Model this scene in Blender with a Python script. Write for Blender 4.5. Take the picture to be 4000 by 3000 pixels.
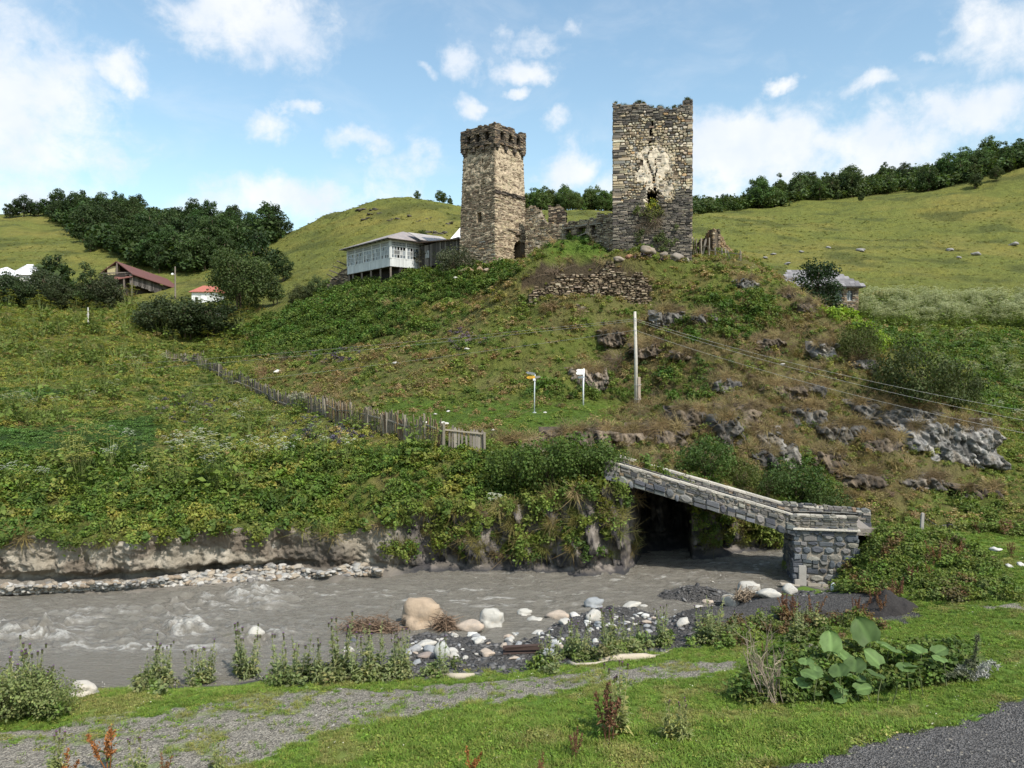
import bpy, bmesh, math, random
import numpy as np
from mathutils import Vector, Matrix, Euler

for o in list(bpy.data.objects):
    bpy.data.objects.remove(o)
scene = bpy.context.scene
COL = scene.collection
rng = np.random.default_rng(7)
random.seed(7)

# ------------------------------------------------------------------ camera
F = 773.5                      # focal length in pixels of a 1024 px wide picture
PITCH = math.radians(-1.0)
CAM = np.array([0.0, 0.0, 8.0])
cam_data = bpy.data.cameras.new('camera')
cam = bpy.data.objects.new('camera', cam_data)
COL.objects.link(cam)
cam.location = CAM
cam.rotation_euler = (math.radians(90) + PITCH, 0, 0)
cam_data.sensor_fit = 'HORIZONTAL'
cam_data.sensor_width = 36.0
cam_data.lens = F / 1024 * 36.0
cam_data.clip_start = 0.1
cam_data.clip_end = 5000
scene.camera = cam
scene.render.resolution_x = 1024
scene.render.resolution_y = 768
scene.render.engine = 'CYCLES'
scene.cycles.max_bounces = 6
scene.cycles.diffuse_bounces = 2
scene.cycles.glossy_bounces = 2
scene.cycles.transmission_bounces = 3
scene.cycles.transparent_max_bounces = 4

# ------------------------------------------------------------------ light
SUN = Vector((0.60, -0.80, 0)).normalized()
SUN_EL = math.radians(50)
sun_dir = Vector((SUN.x * math.cos(SUN_EL), SUN.y * math.cos(SUN_EL), math.sin(SUN_EL)))
sd = bpy.data.lights.new('sun', 'SUN')
sd.energy = 4.4
sd.angle = math.radians(0.53)
sd.color = (1.0, 0.955, 0.88)
so = bpy.data.objects.new('sun', sd)
COL.objects.link(so)
so.rotation_euler = sun_dir.to_track_quat('Z', 'Y').to_euler()
so.location = (30, -40, 60)

scene.view_settings.view_transform = 'Standard'
scene.view_settings.look = 'None'
scene.view_settings.exposure = 0.3
scene.view_settings.gamma = 1.0
scene.view_settings.use_curve_mapping = False


class NT:
    """small helper for node trees"""
    def __init__(s, tree):
        s.t = tree
        s.n = tree.nodes
        s.l = tree.links

    def new(s, typ, **kw):
        n = s.n.new(typ)
        for k, v in kw.items():
            setattr(n, k, v)
        return n

    def put(s, sock, v):
        if hasattr(v, 'is_output') or isinstance(v, bpy.types.NodeSocket):
            s.l.new(v, sock)
        elif v is not None:
            sock.default_value = v

    def math(s, op, a, b=None, c=None, clamp=False):
        n = s.new('ShaderNodeMath', operation=op)
        n.use_clamp = clamp
        s.put(n.inputs[0], a)
        if b is not None:
            s.put(n.inputs[1], b)
        if c is not None:
            s.put(n.inputs[2], c)
        return n.outputs[0]

    def vmath(s, op, a, b=None):
        n = s.new('ShaderNodeVectorMath', operation=op)
        s.put(n.inputs[0], a)
        if b is not None:
            if op == 'SCALE':
                s.put(n.inputs['Scale'], b)
            else:
                s.put(n.inputs[1], b)
        return n.outputs['Value'] if op in ('DOT_PRODUCT', 'LENGTH') else n.outputs[0]

    def noise(s, vec, scale=5.0, detail=4.0, rough=0.55, dist=0.0, dims='3D'):
        n = s.new('ShaderNodeTexNoise', noise_dimensions=dims)
        if vec is not None:
            s.put(n.inputs['Vector'], vec)
        n.inputs['Scale'].default_value = scale
        n.inputs['Detail'].default_value = detail
        n.inputs['Roughness'].default_value = rough
        n.inputs['Distortion'].default_value = dist
        return n.outputs['Fac']

    def ramp(s, fac, stops, interp='LINEAR'):
        n = s.new('ShaderNodeValToRGB')
        n.color_ramp.interpolation = interp
        e = n.color_ramp.elements
        while len(e) < len(stops):
            e.new(0.5)
        for el, (p, c) in zip(e, stops):
            el.position = p
            el.color = (c, c, c, 1) if isinstance(c, (int, float)) else (*c[:3], 1)
        s.put(n.inputs[0], fac)
        return n.outputs[0]

    def mix(s, fac, a, b, blend='MIX'):
        n = s.new('ShaderNodeMix', data_type='RGBA', blend_type=blend)
        n.clamp_factor = True
        s.put(n.inputs['Factor'], fac)
        for sk, v in ((n.inputs[6], a), (n.inputs[7], b)):
            if isinstance(v, (tuple, list)):
                v = (*v[:3], 1)
            s.put(sk, v)
        return n.outputs[2]

    def map_range(s, v, a, b, c=0.0, d=1.0, smooth=True):
        n = s.new('ShaderNodeMapRange')
        n.interpolation_type = 'SMOOTHSTEP' if smooth else 'LINEAR'
        s.put(n.inputs[0], v)
        for i, x in enumerate((a, b, c, d)):
            n.inputs[i + 1].default_value = x
        return n.outputs[0]


# ------------------------------------------------------------------ sky
world = bpy.data.worlds.new('World')
scene.world = world
world.use_nodes = True
world.cycles.sampling_method = 'NONE'
W = NT(world.node_tree)
W.n.clear()
sky = W.new('ShaderNodeTexSky', sky_type='NISHITA')
sky.sun_disc = False
sky.sun_elevation = SUN_EL
sky.sun_rotation = math.atan2(SUN.x, SUN.y)
sky.altitude = 300
sky.air_density = 1.25
sky.dust_density = 1.5
sky.ozone_density = 0.8
tc = W.new('ShaderNodeTexCoord')
D = tc.outputs['Generated']
sep = W.new('ShaderNodeSeparateXYZ')
W.l.new(D, sep.inputs[0])
az = W.math('ARCTAN2', sep.outputs[0], sep.outputs[1])
el = W.math('ARCSINE', sep.outputs[2])
# distort the direction with noise so that cloud borders are ragged
nz1 = W.new('ShaderNodeTexNoise')
nz1.inputs['Scale'].default_value = 7.0
nz1.inputs['Detail'].default_value = 6.0
nz1.inputs['Roughness'].default_value = 0.6
W.l.new(D, nz1.inputs['Vector'])
sepn = W.new('ShaderNodeSeparateColor')
W.l.new(nz1.outputs['Color'], sepn.inputs[0])
azd = W.math('ADD', az, W.math('MULTIPLY', W.math('SUBTRACT', sepn.outputs[0], 0.5), 0.16))
eld = W.math('ADD', el, W.math('MULTIPLY', W.math('SUBTRACT', sepn.outputs[1], 0.5), 0.13))


def sky_dir(x, y):
    u, v = x / 2.1602, y / 2.1602
    return math.atan2(u - 512, F), math.atan((384 - v) / math.hypot(F, u - 512)) + PITCH


CLOUDS = [  # x, y in the 2212 px wide view, half width, half height, weight
    (20, 230, 260, 210, 1.0), (120, 330, 160, 120, .8), (280, 135, 75, 60, .95),
    (545, 45, 200, 95, 1.05), (580, 285, 80, 60, .85), (1000, 115, 100, 55, .95), (1145, 130, 80, 42, .95), (900, 155, 50, 25, .8), (1090, 185, 40, 22, .8),
    (760, 320, 110, 34, .85), (900, 365, 130, 60, .75), (600, 430, 260, 70, .95), (860, 420, 150, 60, .6),
    (1175, 265, 60, 42, .75), (1225, 375, 110, 70, .95), (1000, 225, 40, 45, .85), (1180, 60, 90, 40, .7), (450, 30, 120, 60, .9), (640, 235, 60, 30, .8),
    (1620, 330, 260, 110, 1.15), (1900, 330, 260, 80, 1.0), (1665, 170, 50, 30, .9), (1850, 210, 90, 30, .7), (2000, 130, 60, 24, .7),
    (2110, 240, 190, 70, .95), (2150, 60, 130, 100, .9), (30, 440, 260, 90, .9), (1550, 420, 500, 60, .8),
    (-420, 180, 300, 160, .9), (2650, 160, 320, 150, .9), (2500, 330, 320, 90, .9), (-500, 420, 400, 90, .9)]
tot = None
for (cx, cy, rx, ry, w) in CLOUDS:
    a0, e0 = sky_dir(cx, cy)
    ra, re = rx / 2.1602 / F * 0.85, ry / 2.1602 / F * 0.85
    dx = W.math('DIVIDE', W.math('SUBTRACT', azd, a0), ra)
    dy = W.math('DIVIDE', W.math('SUBTRACT', eld, e0), re)
    r2 = W.math('ADD', W.math('MULTIPLY', dx, dx), W.math('MULTIPLY', dy, dy))
    g = W.math('MULTIPLY', W.math('EXPONENT', W.math('MULTIPLY', r2, -0.9)), w)
    tot = g if tot is None else W.math('MAXIMUM', tot, g)
# the same kind of broken cloud all round, away from the part in view
gn = W.new('ShaderNodeTexNoise')
gn.inputs['Scale'].default_value = 2.6
gn.inputs['Detail'].default_value = 5.0
W.l.new(W.vmath('MULTIPLY', D, (1, 1, 2.2)), gn.inputs['Vector'])
gen = W.map_range(gn.outputs['Fac'], 0.50, 0.68)
away = W.map_range(W.math('ABSOLUTE', az), 0.75, 1.1)
up = W.map_range(el, 0.5, 0.75)
gen = W.math('MULTIPLY', gen, W.math('MAXIMUM', away, up))
tot = W.math('MAXIMUM', tot, gen)
fine = W.noise(D, 26.0, 6.0, 0.62, 0.3)
wisp = W.noise(W.vmath('MULTIPLY', D, (1, 1, 2.0)), 9.0, 6.0, 0.6, 0.5)
dens = W.math('ADD', tot, W.math('MULTIPLY', W.math('SUBTRACT', fine, 0.5), 0.95))
dens = W.math('ADD', dens, W.math('MULTIPLY', W.math('SUBTRACT', wisp, 0.5), 0.75))
cmask = W.map_range(dens, 0.33, 1.0)
thin = W.math('MULTIPLY', W.map_range(wisp, 0.45, 0.8), 0.22)
cmask = W.math('MAXIMUM', cmask, thin)
shade = W.noise(D, 12.0, 4.0)
ccol = W.mix(W.map_range(shade, 0.3, 0.7), (6.4, 6.9, 7.6), (7.7, 7.8, 7.9))
SKYSAT = W.new('ShaderNodeHueSaturation')
SKYSAT.inputs['Saturation'].default_value = 1.03
SKYSAT.inputs['Value'].default_value = 1.5
W.l.new(sky.outputs[0], SKYSAT.inputs['Color'])
skyb = W.vmath('MULTIPLY', SKYSAT.outputs[0], (1.02, 1.07, 0.99))
skyc = W.mix(W.math('MULTIPLY', cmask, 0.93), skyb, ccol)
bg = W.new('ShaderNodeBackground')
W.l.new(skyc, bg.inputs['Color'])
bg.inputs['Strength'].default_value = 0.11
wo = W.new('ShaderNodeOutputWorld')
W.l.new(bg.outputs[0], wo.inputs[0])

# ------------------------------------------------------------------ geometry of the view -> places
CP, SP = math.cos(PITCH), math.sin(PITCH)
S22 = 2.1602                    # the numbers below were read off a 2212 px wide view


def rays(x, y):
    u = np.asarray(x, float) / S22
    v = np.asarray(y, float) / S22
    cx = (u - 512) / F
    cz = (384 - v) / F
    dy = CP - cz * SP
    dz = SP + cz * CP
    return cx / dy, dz / dy      # x and z per metre of depth


def at(x, y, d):
    a, s = rays(x, y)
    return np.array([a * d, d, CAM[2] + s * d])


def at_z(x, y, z):
    a, s = rays(x, y)
    d = (z - CAM[2]) / s
    return np.array([a * d, d, z])


def proj(P):
    P = np.atleast_2d(P)
    q = P - CAM
    dep = q[:, 1] * CP + q[:, 2] * SP
    up = -q[:, 1] * SP + q[:, 2] * CP
    return (512 + F * q[:, 0] / dep) * S22, (384 - F * up / dep) * S22


# ------------------------------------------------------------------ noise in numpy
_perm = np.random.default_rng(3).permutation(4096)
_grad = np.random.default_rng(4).normal(size=(4096, 3))
_grad /= np.linalg.norm(_grad, axis=1)[:, None]


def pnoise(P):
    P = np.asarray(P, float)
    i = np.floor(P).astype(np.int64)
    f = P - i
    w = f * f * f * (f * (f * 6 - 15) + 10)
    out = np.zeros(len(P))
    for dx in (0, 1):
        hx = _perm[(i[:, 0] + dx) & 4095]
        wx = w[:, 0] if dx else 1 - w[:, 0]
        for dy in (0, 1):
            hy = _perm[(hx + i[:, 1] + dy) & 4095]
            wy = w[:, 1] if dy else 1 - w[:, 1]
            for dz in (0, 1):
                h = _perm[(hy + i[:, 2] + dz) & 4095]
                wz = w[:, 2] if dz else 1 - w[:, 2]
                g = _grad[h]
                out += wx * wy * wz * (g[:, 0] * (f[:, 0] - dx) + g[:, 1] * (f[:, 1] - dy) + g[:, 2] * (f[:, 2] - dz))
    return out * 1.6


def fbm(P, octv=4, rough=0.5, lac=2.03):
    P = np.asarray(P, float)
    o = np.zeros(len(P))
    a = 1.0
    for k in range(octv):
        o += a * pnoise(P + 17.3 * k)
        P = P * lac
        a *= rough
    return o


def sstep(a, b, x):
    t = np.clip((np.asarray(x, float) - a) / (b - a), 0, 1)
    return t * t * (3 - 2 * t)


class RBF:
    def __init__(s, X, v, c=0.6, lam=1e-4):
        X = np.asarray(X, float)
        s.X, s.c = X, c
        n = len(X)
        A = s.k(X)
        A[np.arange(n), np.arange(n)] += lam
        Pm = np.c_[np.ones(n), X]
        M = np.block([[A, Pm], [Pm.T, np.zeros((3, 3))]])
        s.w = np.linalg.solve(M, np.r_[v, 0, 0, 0])

    def k(s, Q):
        d2 = ((Q[:, None, :] - s.X[None, :, :]) ** 2).sum(2)
        return -np.sqrt(d2 + s.c * s.c)

    def __call__(s, Q):
        Q = np.asarray(Q, float)
        out = np.empty(len(Q))
        for i in range(0, len(Q), 20000):
            q = Q[i:i + 20000]
            out[i:i + 20000] = s.k(q) @ s.w[:-3] + s.w[-3] + q @ s.w[-2:]
        return out


# ------------------------------------------------------------------ objects
def mesh_from(name, V, Fc, smooth=False):
    me = bpy.data.meshes.new(name)
    V = np.asarray(V, np.float32)
    if isinstance(Fc, np.ndarray) and Fc.ndim == 2:
        n, k = Fc.shape
        me.vertices.add(len(V))
        me.vertices.foreach_set('co', V.ravel())
        me.loops.add(n * k)
        me.loops.foreach_set('vertex_index', Fc.astype(np.int32).ravel())
        me.polygons.add(n)
        me.polygons.foreach_set('loop_start', np.arange(0, n * k, k, dtype=np.int32))
        me.polygons.foreach_set('loop_total', np.full(n, k, np.int32))
        me.update(calc_edges=True)
    else:
        me.from_pydata([tuple(map(float, v)) for v in V], [], [tuple(int(i) for i in f) for f in Fc])
        me.update()
    if smooth:
        me.polygons.foreach_set('use_smooth', np.ones(len(me.polygons), bool))
    return me


def vcol(me, arr, name='col'):
    arr = np.asarray(arr, np.float32)
    if arr.ndim == 1:
        at_ = me.attributes.new(name, 'FLOAT', 'POINT')
        at_.data.foreach_set('value', arr)
    else:
        at_ = me.attributes.new(name, 'FLOAT_COLOR', 'POINT')
        c = np.ones((len(arr), 4), np.float32)
        c[:, :3] = arr[:, :3]
        at_.data.foreach_set('color', c.ravel())


def add(name, me, mat=None, parent=None, label=None, cat=None, group=None, kind=None):
    o = bpy.data.objects.new(name, me)
    COL.objects.link(o)
    if mat is not None and me is not None and len(me.materials) == 0:
        for m in (mat if isinstance(mat, (list, tuple)) else [mat]):
            me.materials.append(m)
    if parent is not None:
        o.parent = parent
    tag(o, label, cat, group, kind)
    return o


def tag(o, label=None, cat=None, group=None, kind=None):
    if label:
        o['label'] = label
    if cat:
        o['category'] = cat
    if group:
        o['group'] = group
    if kind:
        o['kind'] = kind
    return o


def thing(name, loc, label, cat, group=None, rz=0.0):
    o = bpy.data.objects.new(name, None)
    COL.objects.link(o)
    o.empty_display_size = 0.2
    o.location = [float(c) for c in loc]
    o.rotation_euler = (0, 0, rz)
    return tag(o, label, cat, group)


def copy_tree(src, loc=None, rz=None, sc=None, label=None, parent=None):
    c = src.copy()
    COL.objects.link(c)
    if parent is not None:
        c.parent = parent
    if loc is not None:
        c.location = [float(v) for v in loc]
    if rz is not None:
        c.rotation_euler = (0, 0, rz) if not hasattr(rz, '__len__') else rz
    if sc is not None:
        c.scale = (sc, sc, sc) if not hasattr(sc, '__len__') else sc
    if label:
        c['label'] = label
    for ch in src.children:
        copy_tree(ch, parent=c)
    return c


class MB:
    """collects vertices, faces and colours of one mesh"""
    def __init__(s):
        s.v, s.f, s.c = [], [], []
        s.n = 0

    def add(s, V, Fc, col=(1, 1, 1)):
        V = np.asarray(V, float)
        s.v.append(V)
        s.f += [tuple(int(i) + s.n for i in f) for f in Fc]
        s.n += len(V)
        c = np.asarray(col, float)
        s.c.append(np.tile(c, (len(V), 1)) if c.ndim == 1 else c)

    def box(s, c, half, R=None, col=(1, 1, 1), jit=0.0):
        h = np.asarray(half, float)
        V = np.array([[x, y, z] for x in (-1, 1) for y in (-1, 1) for z in (-1, 1)], float) * h
        if jit:
            V += rng.uniform(-jit, jit, V.shape)
        if R is not None:
            V = V @ np.asarray(R).T
        s.add(V + np.asarray(c), [(0, 1, 3, 2), (4, 6, 7, 5), (0, 4, 5, 1), (2, 3, 7, 6), (0, 2, 6, 4), (1, 5, 7, 3)], col)

    def bar(s, a, b, w, t, col=(1, 1, 1), upv=(0, 0, 1), jit=0.0):
        a, b = np.asarray(a, float), np.asarray(b, float)
        d = b - a
        L = np.linalg.norm(d)
        d = d / L
        up = np.asarray(upv, float)
        if abs(d @ up) > 0.98:
            up = np.array([0.0, 1.0, 0.0])
        r = np.cross(d, up)
        r /= np.linalg.norm(r)
        q = np.cross(r, d)
        s.box((a + b) / 2, (L / 2, w / 2, t / 2), np.c_[d, r, q], col, jit)

    def tube(s, pts, rad, n=6, col=(1, 1, 1), cap=True):
        pts = np.asarray(pts, float)
        rad = np.broadcast_to(np.asarray(rad, float), (len(pts),))
        V, Fc = [], []
        T = np.gradient(pts, axis=0)
        for i, p in enumerate(pts):
            t = T[i] / (np.linalg.norm(T[i]) + 1e-9)
            up = np.array([0, 0, 1.0]) if abs(t[2]) < 0.9 else np.array([1.0, 0, 0])
            r = np.cross(t, up)
            r /= np.linalg.norm(r)
            q = np.cross(r, t)
            for k in range(n):
                a = 2 * math.pi * k / n
                V.append(p + rad[i] * (math.cos(a) * r + math.sin(a) * q))
        for i in range(len(pts) - 1):
            for k in range(n):
                a, b = i * n + k, i * n + (k + 1) % n
                Fc.append((a, b, b + n, a + n))
        if cap:
            Fc.append(tuple(range(n))[::-1])
            Fc.append(tuple((len(pts) - 1) * n + k for k in range(n)))
        s.add(V, Fc, col)

    def mesh(s, name, smooth=False):
        V = np.concatenate(s.v)
        me = mesh_from(name, V, s.f, smooth)
        vcol(me, np.concatenate(s.c))
        return me

    def build(s, name, mat, parent=None, smooth=False, **kw):
        return add(name, s.mesh(name, smooth), mat, parent, **kw)


# ------------------------------------------------------------------ materials
def mat_base(name, rough=0.85, spec=0.25):
    m = bpy.data.materials.new(name)
    m.use_nodes = True
    t = NT(m.node_tree)
    b = t.n['Principled BSDF']
    b.inputs['Roughness'].default_value = rough
    b.inputs['Specular IOR Level'].default_value = spec
    return m, t, b


def attr(t, name='col', typ='GEOMETRY'):
    a = t.new('ShaderNodeAttribute', attribute_name=name, attribute_type=typ)
    return a.outputs['Color']


def pos(t):
    return t.new('ShaderNodeNewGeometry').outputs['Position']


def objco(t):
    return t.new('ShaderNodeTexCoord').outputs['Object']


def bump(t, b, h, strength=0.4, dist=0.05):
    n = t.new('ShaderNodeBump')
    n.inputs['Strength'].default_value = strength
    n.inputs['Distance'].default_value = dist
    t.l.new(h, n.inputs['Height'])
    t.l.new(n.outputs[0], b.inputs['Normal'])


def mat_col(name, rough=0.9, vs=3.0, amt=0.5, fine=30.0, spec=0.2, bst=0.5, bd=0.03, tex='object'):
    """colour from the mesh attribute 'col', broken up by two noises"""
    m, t, b = mat_base(name, rough, spec)
    p = objco(t) if tex == 'object' else pos(t)
    n1 = t.noise(p, vs, 5, 0.6)
    n2 = t.noise(p, fine, 4, 0.65)
    f = t.math('ADD', t.math('MULTIPLY', n1, amt), t.math('MULTIPLY', n2, amt))
    f = t.math('ADD', f, 1.0 - amt)
    c = t.vmath('SCALE', attr(t), f)
    t.l.new(c, b.inputs['Base Color'])
    bump(t, b, n2, bst, bd)
    return m


def mat_plain(name, col, rough=0.8, vs=4.0, amt=0.35, spec=0.2, metal=0.0):
    m, t, b = mat_base(name, rough, spec)
    p = objco(t)
    n1 = t.noise(p, vs, 6, 0.65)
    c = t.mix(n1, tuple(x * (1 - amt) for x in col), tuple(min(1, x * (1 + amt)) for x in col))
    t.l.new(c, b.inputs['Base Color'])
    b.inputs['Metallic'].default_value = metal
    bump(t, b, t.noise(p, vs * 8, 4, 0.6), 0.3, 0.02)
    return m


def mat_leaf(name, col=None, trans=0.35, var=0.35, src='tint', rough=0.6):
    """leaf: colour from the mesh ('col') times the tint of the instance, part of the light passes through"""
    m = bpy.data.materials.new(name)
    m.use_nodes = True
    t = NT(m.node_tree)
    b = t.n['Principled BSDF']
    out = t.n['Material Output']
    c = attr(t)
    if src == 'tint':
        c = t.vmath('MULTIPLY', c, attr(t, 'tint', 'INSTANCER'))
    elif src == 'object':
        oi = t.new('ShaderNodeObjectInfo')
        c = t.vmath('MULTIPLY', c, oi.outputs['Color'])
    n = t.noise(pos(t), 1.3, 3, 0.6)
    c = t.vmath('SCALE', c, t.math('ADD', t.math('MULTIPLY', n, var * 2), 1 - var))
    t.l.new(c, b.inputs['Base Color'])
    b.inputs['Roughness'].default_value = rough
    b.inputs['Specular IOR Level'].default_value = 0.2
    tr = t.new('ShaderNodeBsdfTranslucent')
    t.l.new(t.vmath('MULTIPLY', c, (1.15, 1.2, 0.6)), tr.inputs['Color'])
    mx = t.new('ShaderNodeMixShader')
    mx.inputs[0].default_value = trans
    t.l.new(b.outputs[0], mx.inputs[1])
    t.l.new(tr.outputs[0], mx.inputs[2])
    t.l.new(mx.outputs[0], out.inputs[0])
    return m


# ------------------------------------------------------------------ instancing (for what nobody could count)
def scatter(name, P, protos, scale, rotz=None, tilt=None, tint=None, idx=None, label=None, mats=None):
    n = len(P)
    if n == 0:
        return None
    pc = bpy.data.collections.new(name + '_kinds')
    for i, me in enumerate(protos):
        o = bpy.data.objects.new('%s_kind_%02d' % (name, i), me)
        pc.objects.link(o)
    me = bpy.data.meshes.new(name)
    me.vertices.add(n)
    me.vertices.foreach_set('co', np.asarray(P, np.float32).ravel())
    rot = np.zeros((n, 3), np.float32)
    rot[:, 2] = rng.uniform(0, 6.283, n) if rotz is None else rotz
    if tilt is not None:
        rot[:, :2] = tilt
    sc = np.asarray(scale, np.float32)
    sc = np.repeat(sc[:, None], 3, 1) if sc.ndim == 1 else sc
    a = me.attributes.new('rot', 'FLOAT_VECTOR', 'POINT')
    a.data.foreach_set('vector', rot.ravel())
    a = me.attributes.new('scl', 'FLOAT_VECTOR', 'POINT')
    a.data.foreach_set('vector', sc.astype(np.float32).ravel())
    a = me.attributes.new('tint', 'FLOAT_VECTOR', 'POINT')
    tn = np.ones((n, 3), np.float32) if tint is None else np.asarray(tint, np.float32)
    a.data.foreach_set('vector', tn.ravel())
    a = me.attributes.new('kid', 'INT', 'POINT')
    k = rng.integers(0, len(protos), n) if idx is None else idx
    a.data.foreach_set('value', k.astype(np.int32))
    o = add(name, me, kind='stuff', label=label)
    g = bpy.data.node_groups.new(name + '_nodes', 'GeometryNodeTree')
    g.interface.new_socket('Geometry', in_out='INPUT', socket_type='NodeSocketGeometry')
    g.interface.new_socket('Geometry', in_out='OUTPUT', socket_type='NodeSocketGeometry')
    N, L = g.nodes, g.links
    gi, go = N.new('NodeGroupInput'), N.new('NodeGroupOutput')
    ip = N.new('GeometryNodeInstanceOnPoints')
    ci = N.new('GeometryNodeCollectionInfo')
    ci.inputs['Collection'].default_value = pc
    ci.inputs['Separate Children'].default_value = True
    ci.inputs['Reset Children'].default_value = True

    def na(nm, dt):
        x = N.new('GeometryNodeInputNamedAttribute')
        x.data_type = dt
        x.inputs['Name'].default_value = nm
        return x.outputs['Attribute']
    L.new(gi.outputs[0], ip.inputs['Points'])
    L.new(ci.outputs[0], ip.inputs['Instance'])
    ip.inputs['Pick Instance'].default_value = True
    L.new(na('kid', 'INT'), ip.inputs['Instance Index'])
    er = N.new('FunctionNodeEulerToRotation')
    L.new(na('rot', 'FLOAT_VECTOR'), er.inputs[0])
    L.new(er.outputs[0], ip.inputs['Rotation'])
    L.new(na('scl', 'FLOAT_VECTOR'), ip.inputs['Scale'])
    L.new(ip.outputs[0], go.inputs[0])
    md = o.modifiers.new('instances', 'NODES')
    md.node_group = g
    return o


def inpoly(x, y, poly):
    """points inside a polygon given in the 2212 px view"""
    x, y = np.asarray(x), np.asarray(y)
    r = np.zeros(x.shape, bool)
    n = len(poly)
    j = n - 1
    for i in range(n):
        xi, yi = poly[i]
        xj, yj = poly[j]
        c = ((yi > y) != (yj > y)) & (x < (xj - xi) * (y - yi) / (yj - yi + 1e-9) + xi)
        r ^= c
        j = i
    return r


def blobs(x, y, L):
    """soft ellipses: (x, y, rx, ry) -> 0..1"""
    r = np.zeros(np.shape(x))
    for (cx, cy, rx, ry) in L:
        d = np.sqrt(((x - cx) / rx) ** 2 + ((y - cy) / ry) ** 2)
        r = np.maximum(r, 1 - sstep(0.6, 1.25, d))
    return r

# ------------------------------------------------------------------ far side of the river: one height field
# (x, y of the 2212 px view, distance in metres): where the ground stands
COLS = {
    -700: [(1170, 28.3), (1000, 38), (850, 62), (700, 105), (640, 150), (560, 210), (470, 320), (450, 420), (520, 700)],
    0: [(1165, 28.6), (1000, 38), (860, 60), (700, 105), (665, 125), (570, 190), (520, 240), (475, 300), (468, 330), (520, 450), (560, 700)],
    150: [(1155, 28.9), (1000, 38), (850, 62), (700, 105), (670, 122), (580, 185), (520, 240), (475, 300), (458, 335), (510, 450)],
    300: [(1140, 29.2), (1000, 38.5), (850, 64), (740, 95), (680, 112), (630, 160), (585, 185), (530, 230), (470, 320), (465, 345), (520, 450)],
    450: [(1125, 30), (1000, 38.5), (860, 66), (785, 95), (680, 112), (640, 140), (590, 180), (545, 240), (488, 320), (560, 450)],
    600: [(1130, 30.8), (1000, 38), (890, 60), (850, 68), (760, 82), (690, 102), (645, 118), (600, 150), (565, 175), (519, 205), (530, 260), (522, 330), (600, 450)],
    750: [(1130, 31.2), (1000, 36.5), (920, 46), (850, 56), (760, 72), (680, 85), (628, 93), (608, 108), (575, 135), (540, 160), (455, 205), (480, 260), (520, 400)],
    870: [(1090, 31.2), (1000, 35), (930, 42), (850, 53), (760, 65), (680, 76), (612, 86), (592, 94), (578, 110), (545, 145), (428, 212), (460, 270), (520, 420)],
    1000: [(1080, 31.2), (1000, 34.5), (960, 38), (900, 45), (800, 56), (700, 67), (622, 76), (590, 79.5), (578, 90), (575, 110), (545, 140), (450, 215), (470, 280), (530, 450)],
    1150: [(1070, 31.5), (1000, 35), (968, 38.5), (928, 42), (892, 46), (800, 55), (700, 61), (640, 64.3), (592, 66.2), (576, 70), (552, 82), (545, 92), (548, 110), (535, 150), (456, 250), (480, 330)],
    1250: [(1040, 31.4), (1000, 35), (985, 38), (930, 41.5), (873, 50), (780, 56), (700, 61), (638, 64.6), (566, 65.7), (556, 68), (547, 71), (524, 77), (540, 95), (548, 120), (525, 150), (459, 250), (480, 330)],
    1380: [(1020, 31.8), (995, 36.5), (920, 42), (873, 52), (780, 57), (700, 61), (636, 64.2), (572, 65.6), (560, 67), (553, 68.5), (548, 76), (552, 95), (552, 120), (525, 155), (460, 258), (490, 340)],
    1500: [(1060, 33.3), (1010, 36.5), (920, 41), (860, 48), (780, 53), (700, 58), (620, 63), (562, 67), (552, 72), (548, 85), (548, 105), (545, 125), (515, 160), (463, 265), (460, 300), (510, 420)],
    1600: [(1110, 33.8), (1000, 39), (900, 45), (800, 51), (700, 57), (620, 62), (568, 68), (580, 80), (595, 105), (570, 138), (545, 168), (458, 270), (450, 310), (510, 450)],
    1700: [(1170, 35), (1100, 37), (1000, 42), (900, 47), (800, 52), (720, 57), (640, 62), (621, 66), (650, 80), (660, 95), (622, 125), (575, 155), (505, 205), (446, 275), (430, 320), (500, 450)],
    1800: [(1190, 36), (1100, 39), (1000, 43), (900, 47.5), (800, 52), (740, 55), (694, 58), (702, 75), (692, 95), (662, 115), (605, 150), (505, 215), (433, 280), (410, 330), (480, 450)],
    1900: [(1150, 37), (1080, 40), (1000, 43), (900, 47.5), (850, 50), (790, 53), (755, 62), (725, 85), (684, 106), (642, 125), (562, 172), (482, 230), (417, 288), (397, 335), (460, 450)],
    2050: [(1140, 37.5), (1070, 41), (1000, 44), (920, 47), (885, 50), (840, 60), (780, 78), (720, 98), (672, 115), (642, 128), (562, 175), (462, 240), (396, 285), (374, 338), (440, 450)],
    2150: [(1130, 38), (1060, 42), (1000, 46), (930, 54), (850, 68), (760, 88), (692, 110), (642, 130), (542, 185), (462, 235), (380, 275), (348, 340), (420, 460)],
    2300: [(1125, 38.5), (1000, 48), (850, 70), (760, 90), (692, 112), (642, 132), (542, 190), (358, 275), (313, 340), (400, 460)],
    2900: [(1125, 40), (1000, 50), (850, 72), (692, 115), (542, 200), (340, 280), (270, 350), (360, 480)],
}
AX, LY = 0.129, 0.12
cx_, cd_, cs_ = [], [], []
for x, L in COLS.items():
    for (y, d) in L:
        a, s = rays(x, y)
        cx_.append(a)
        cd_.append(d)
        cs_.append(s)
cx_, cd_, cs_ = map(np.array, (cx_, cd_, cs_))
RB = RBF(np.c_[cx_ / AX, np.log(cd_) / LY], cs_, c=0.55, lam=-2e-3)

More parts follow.
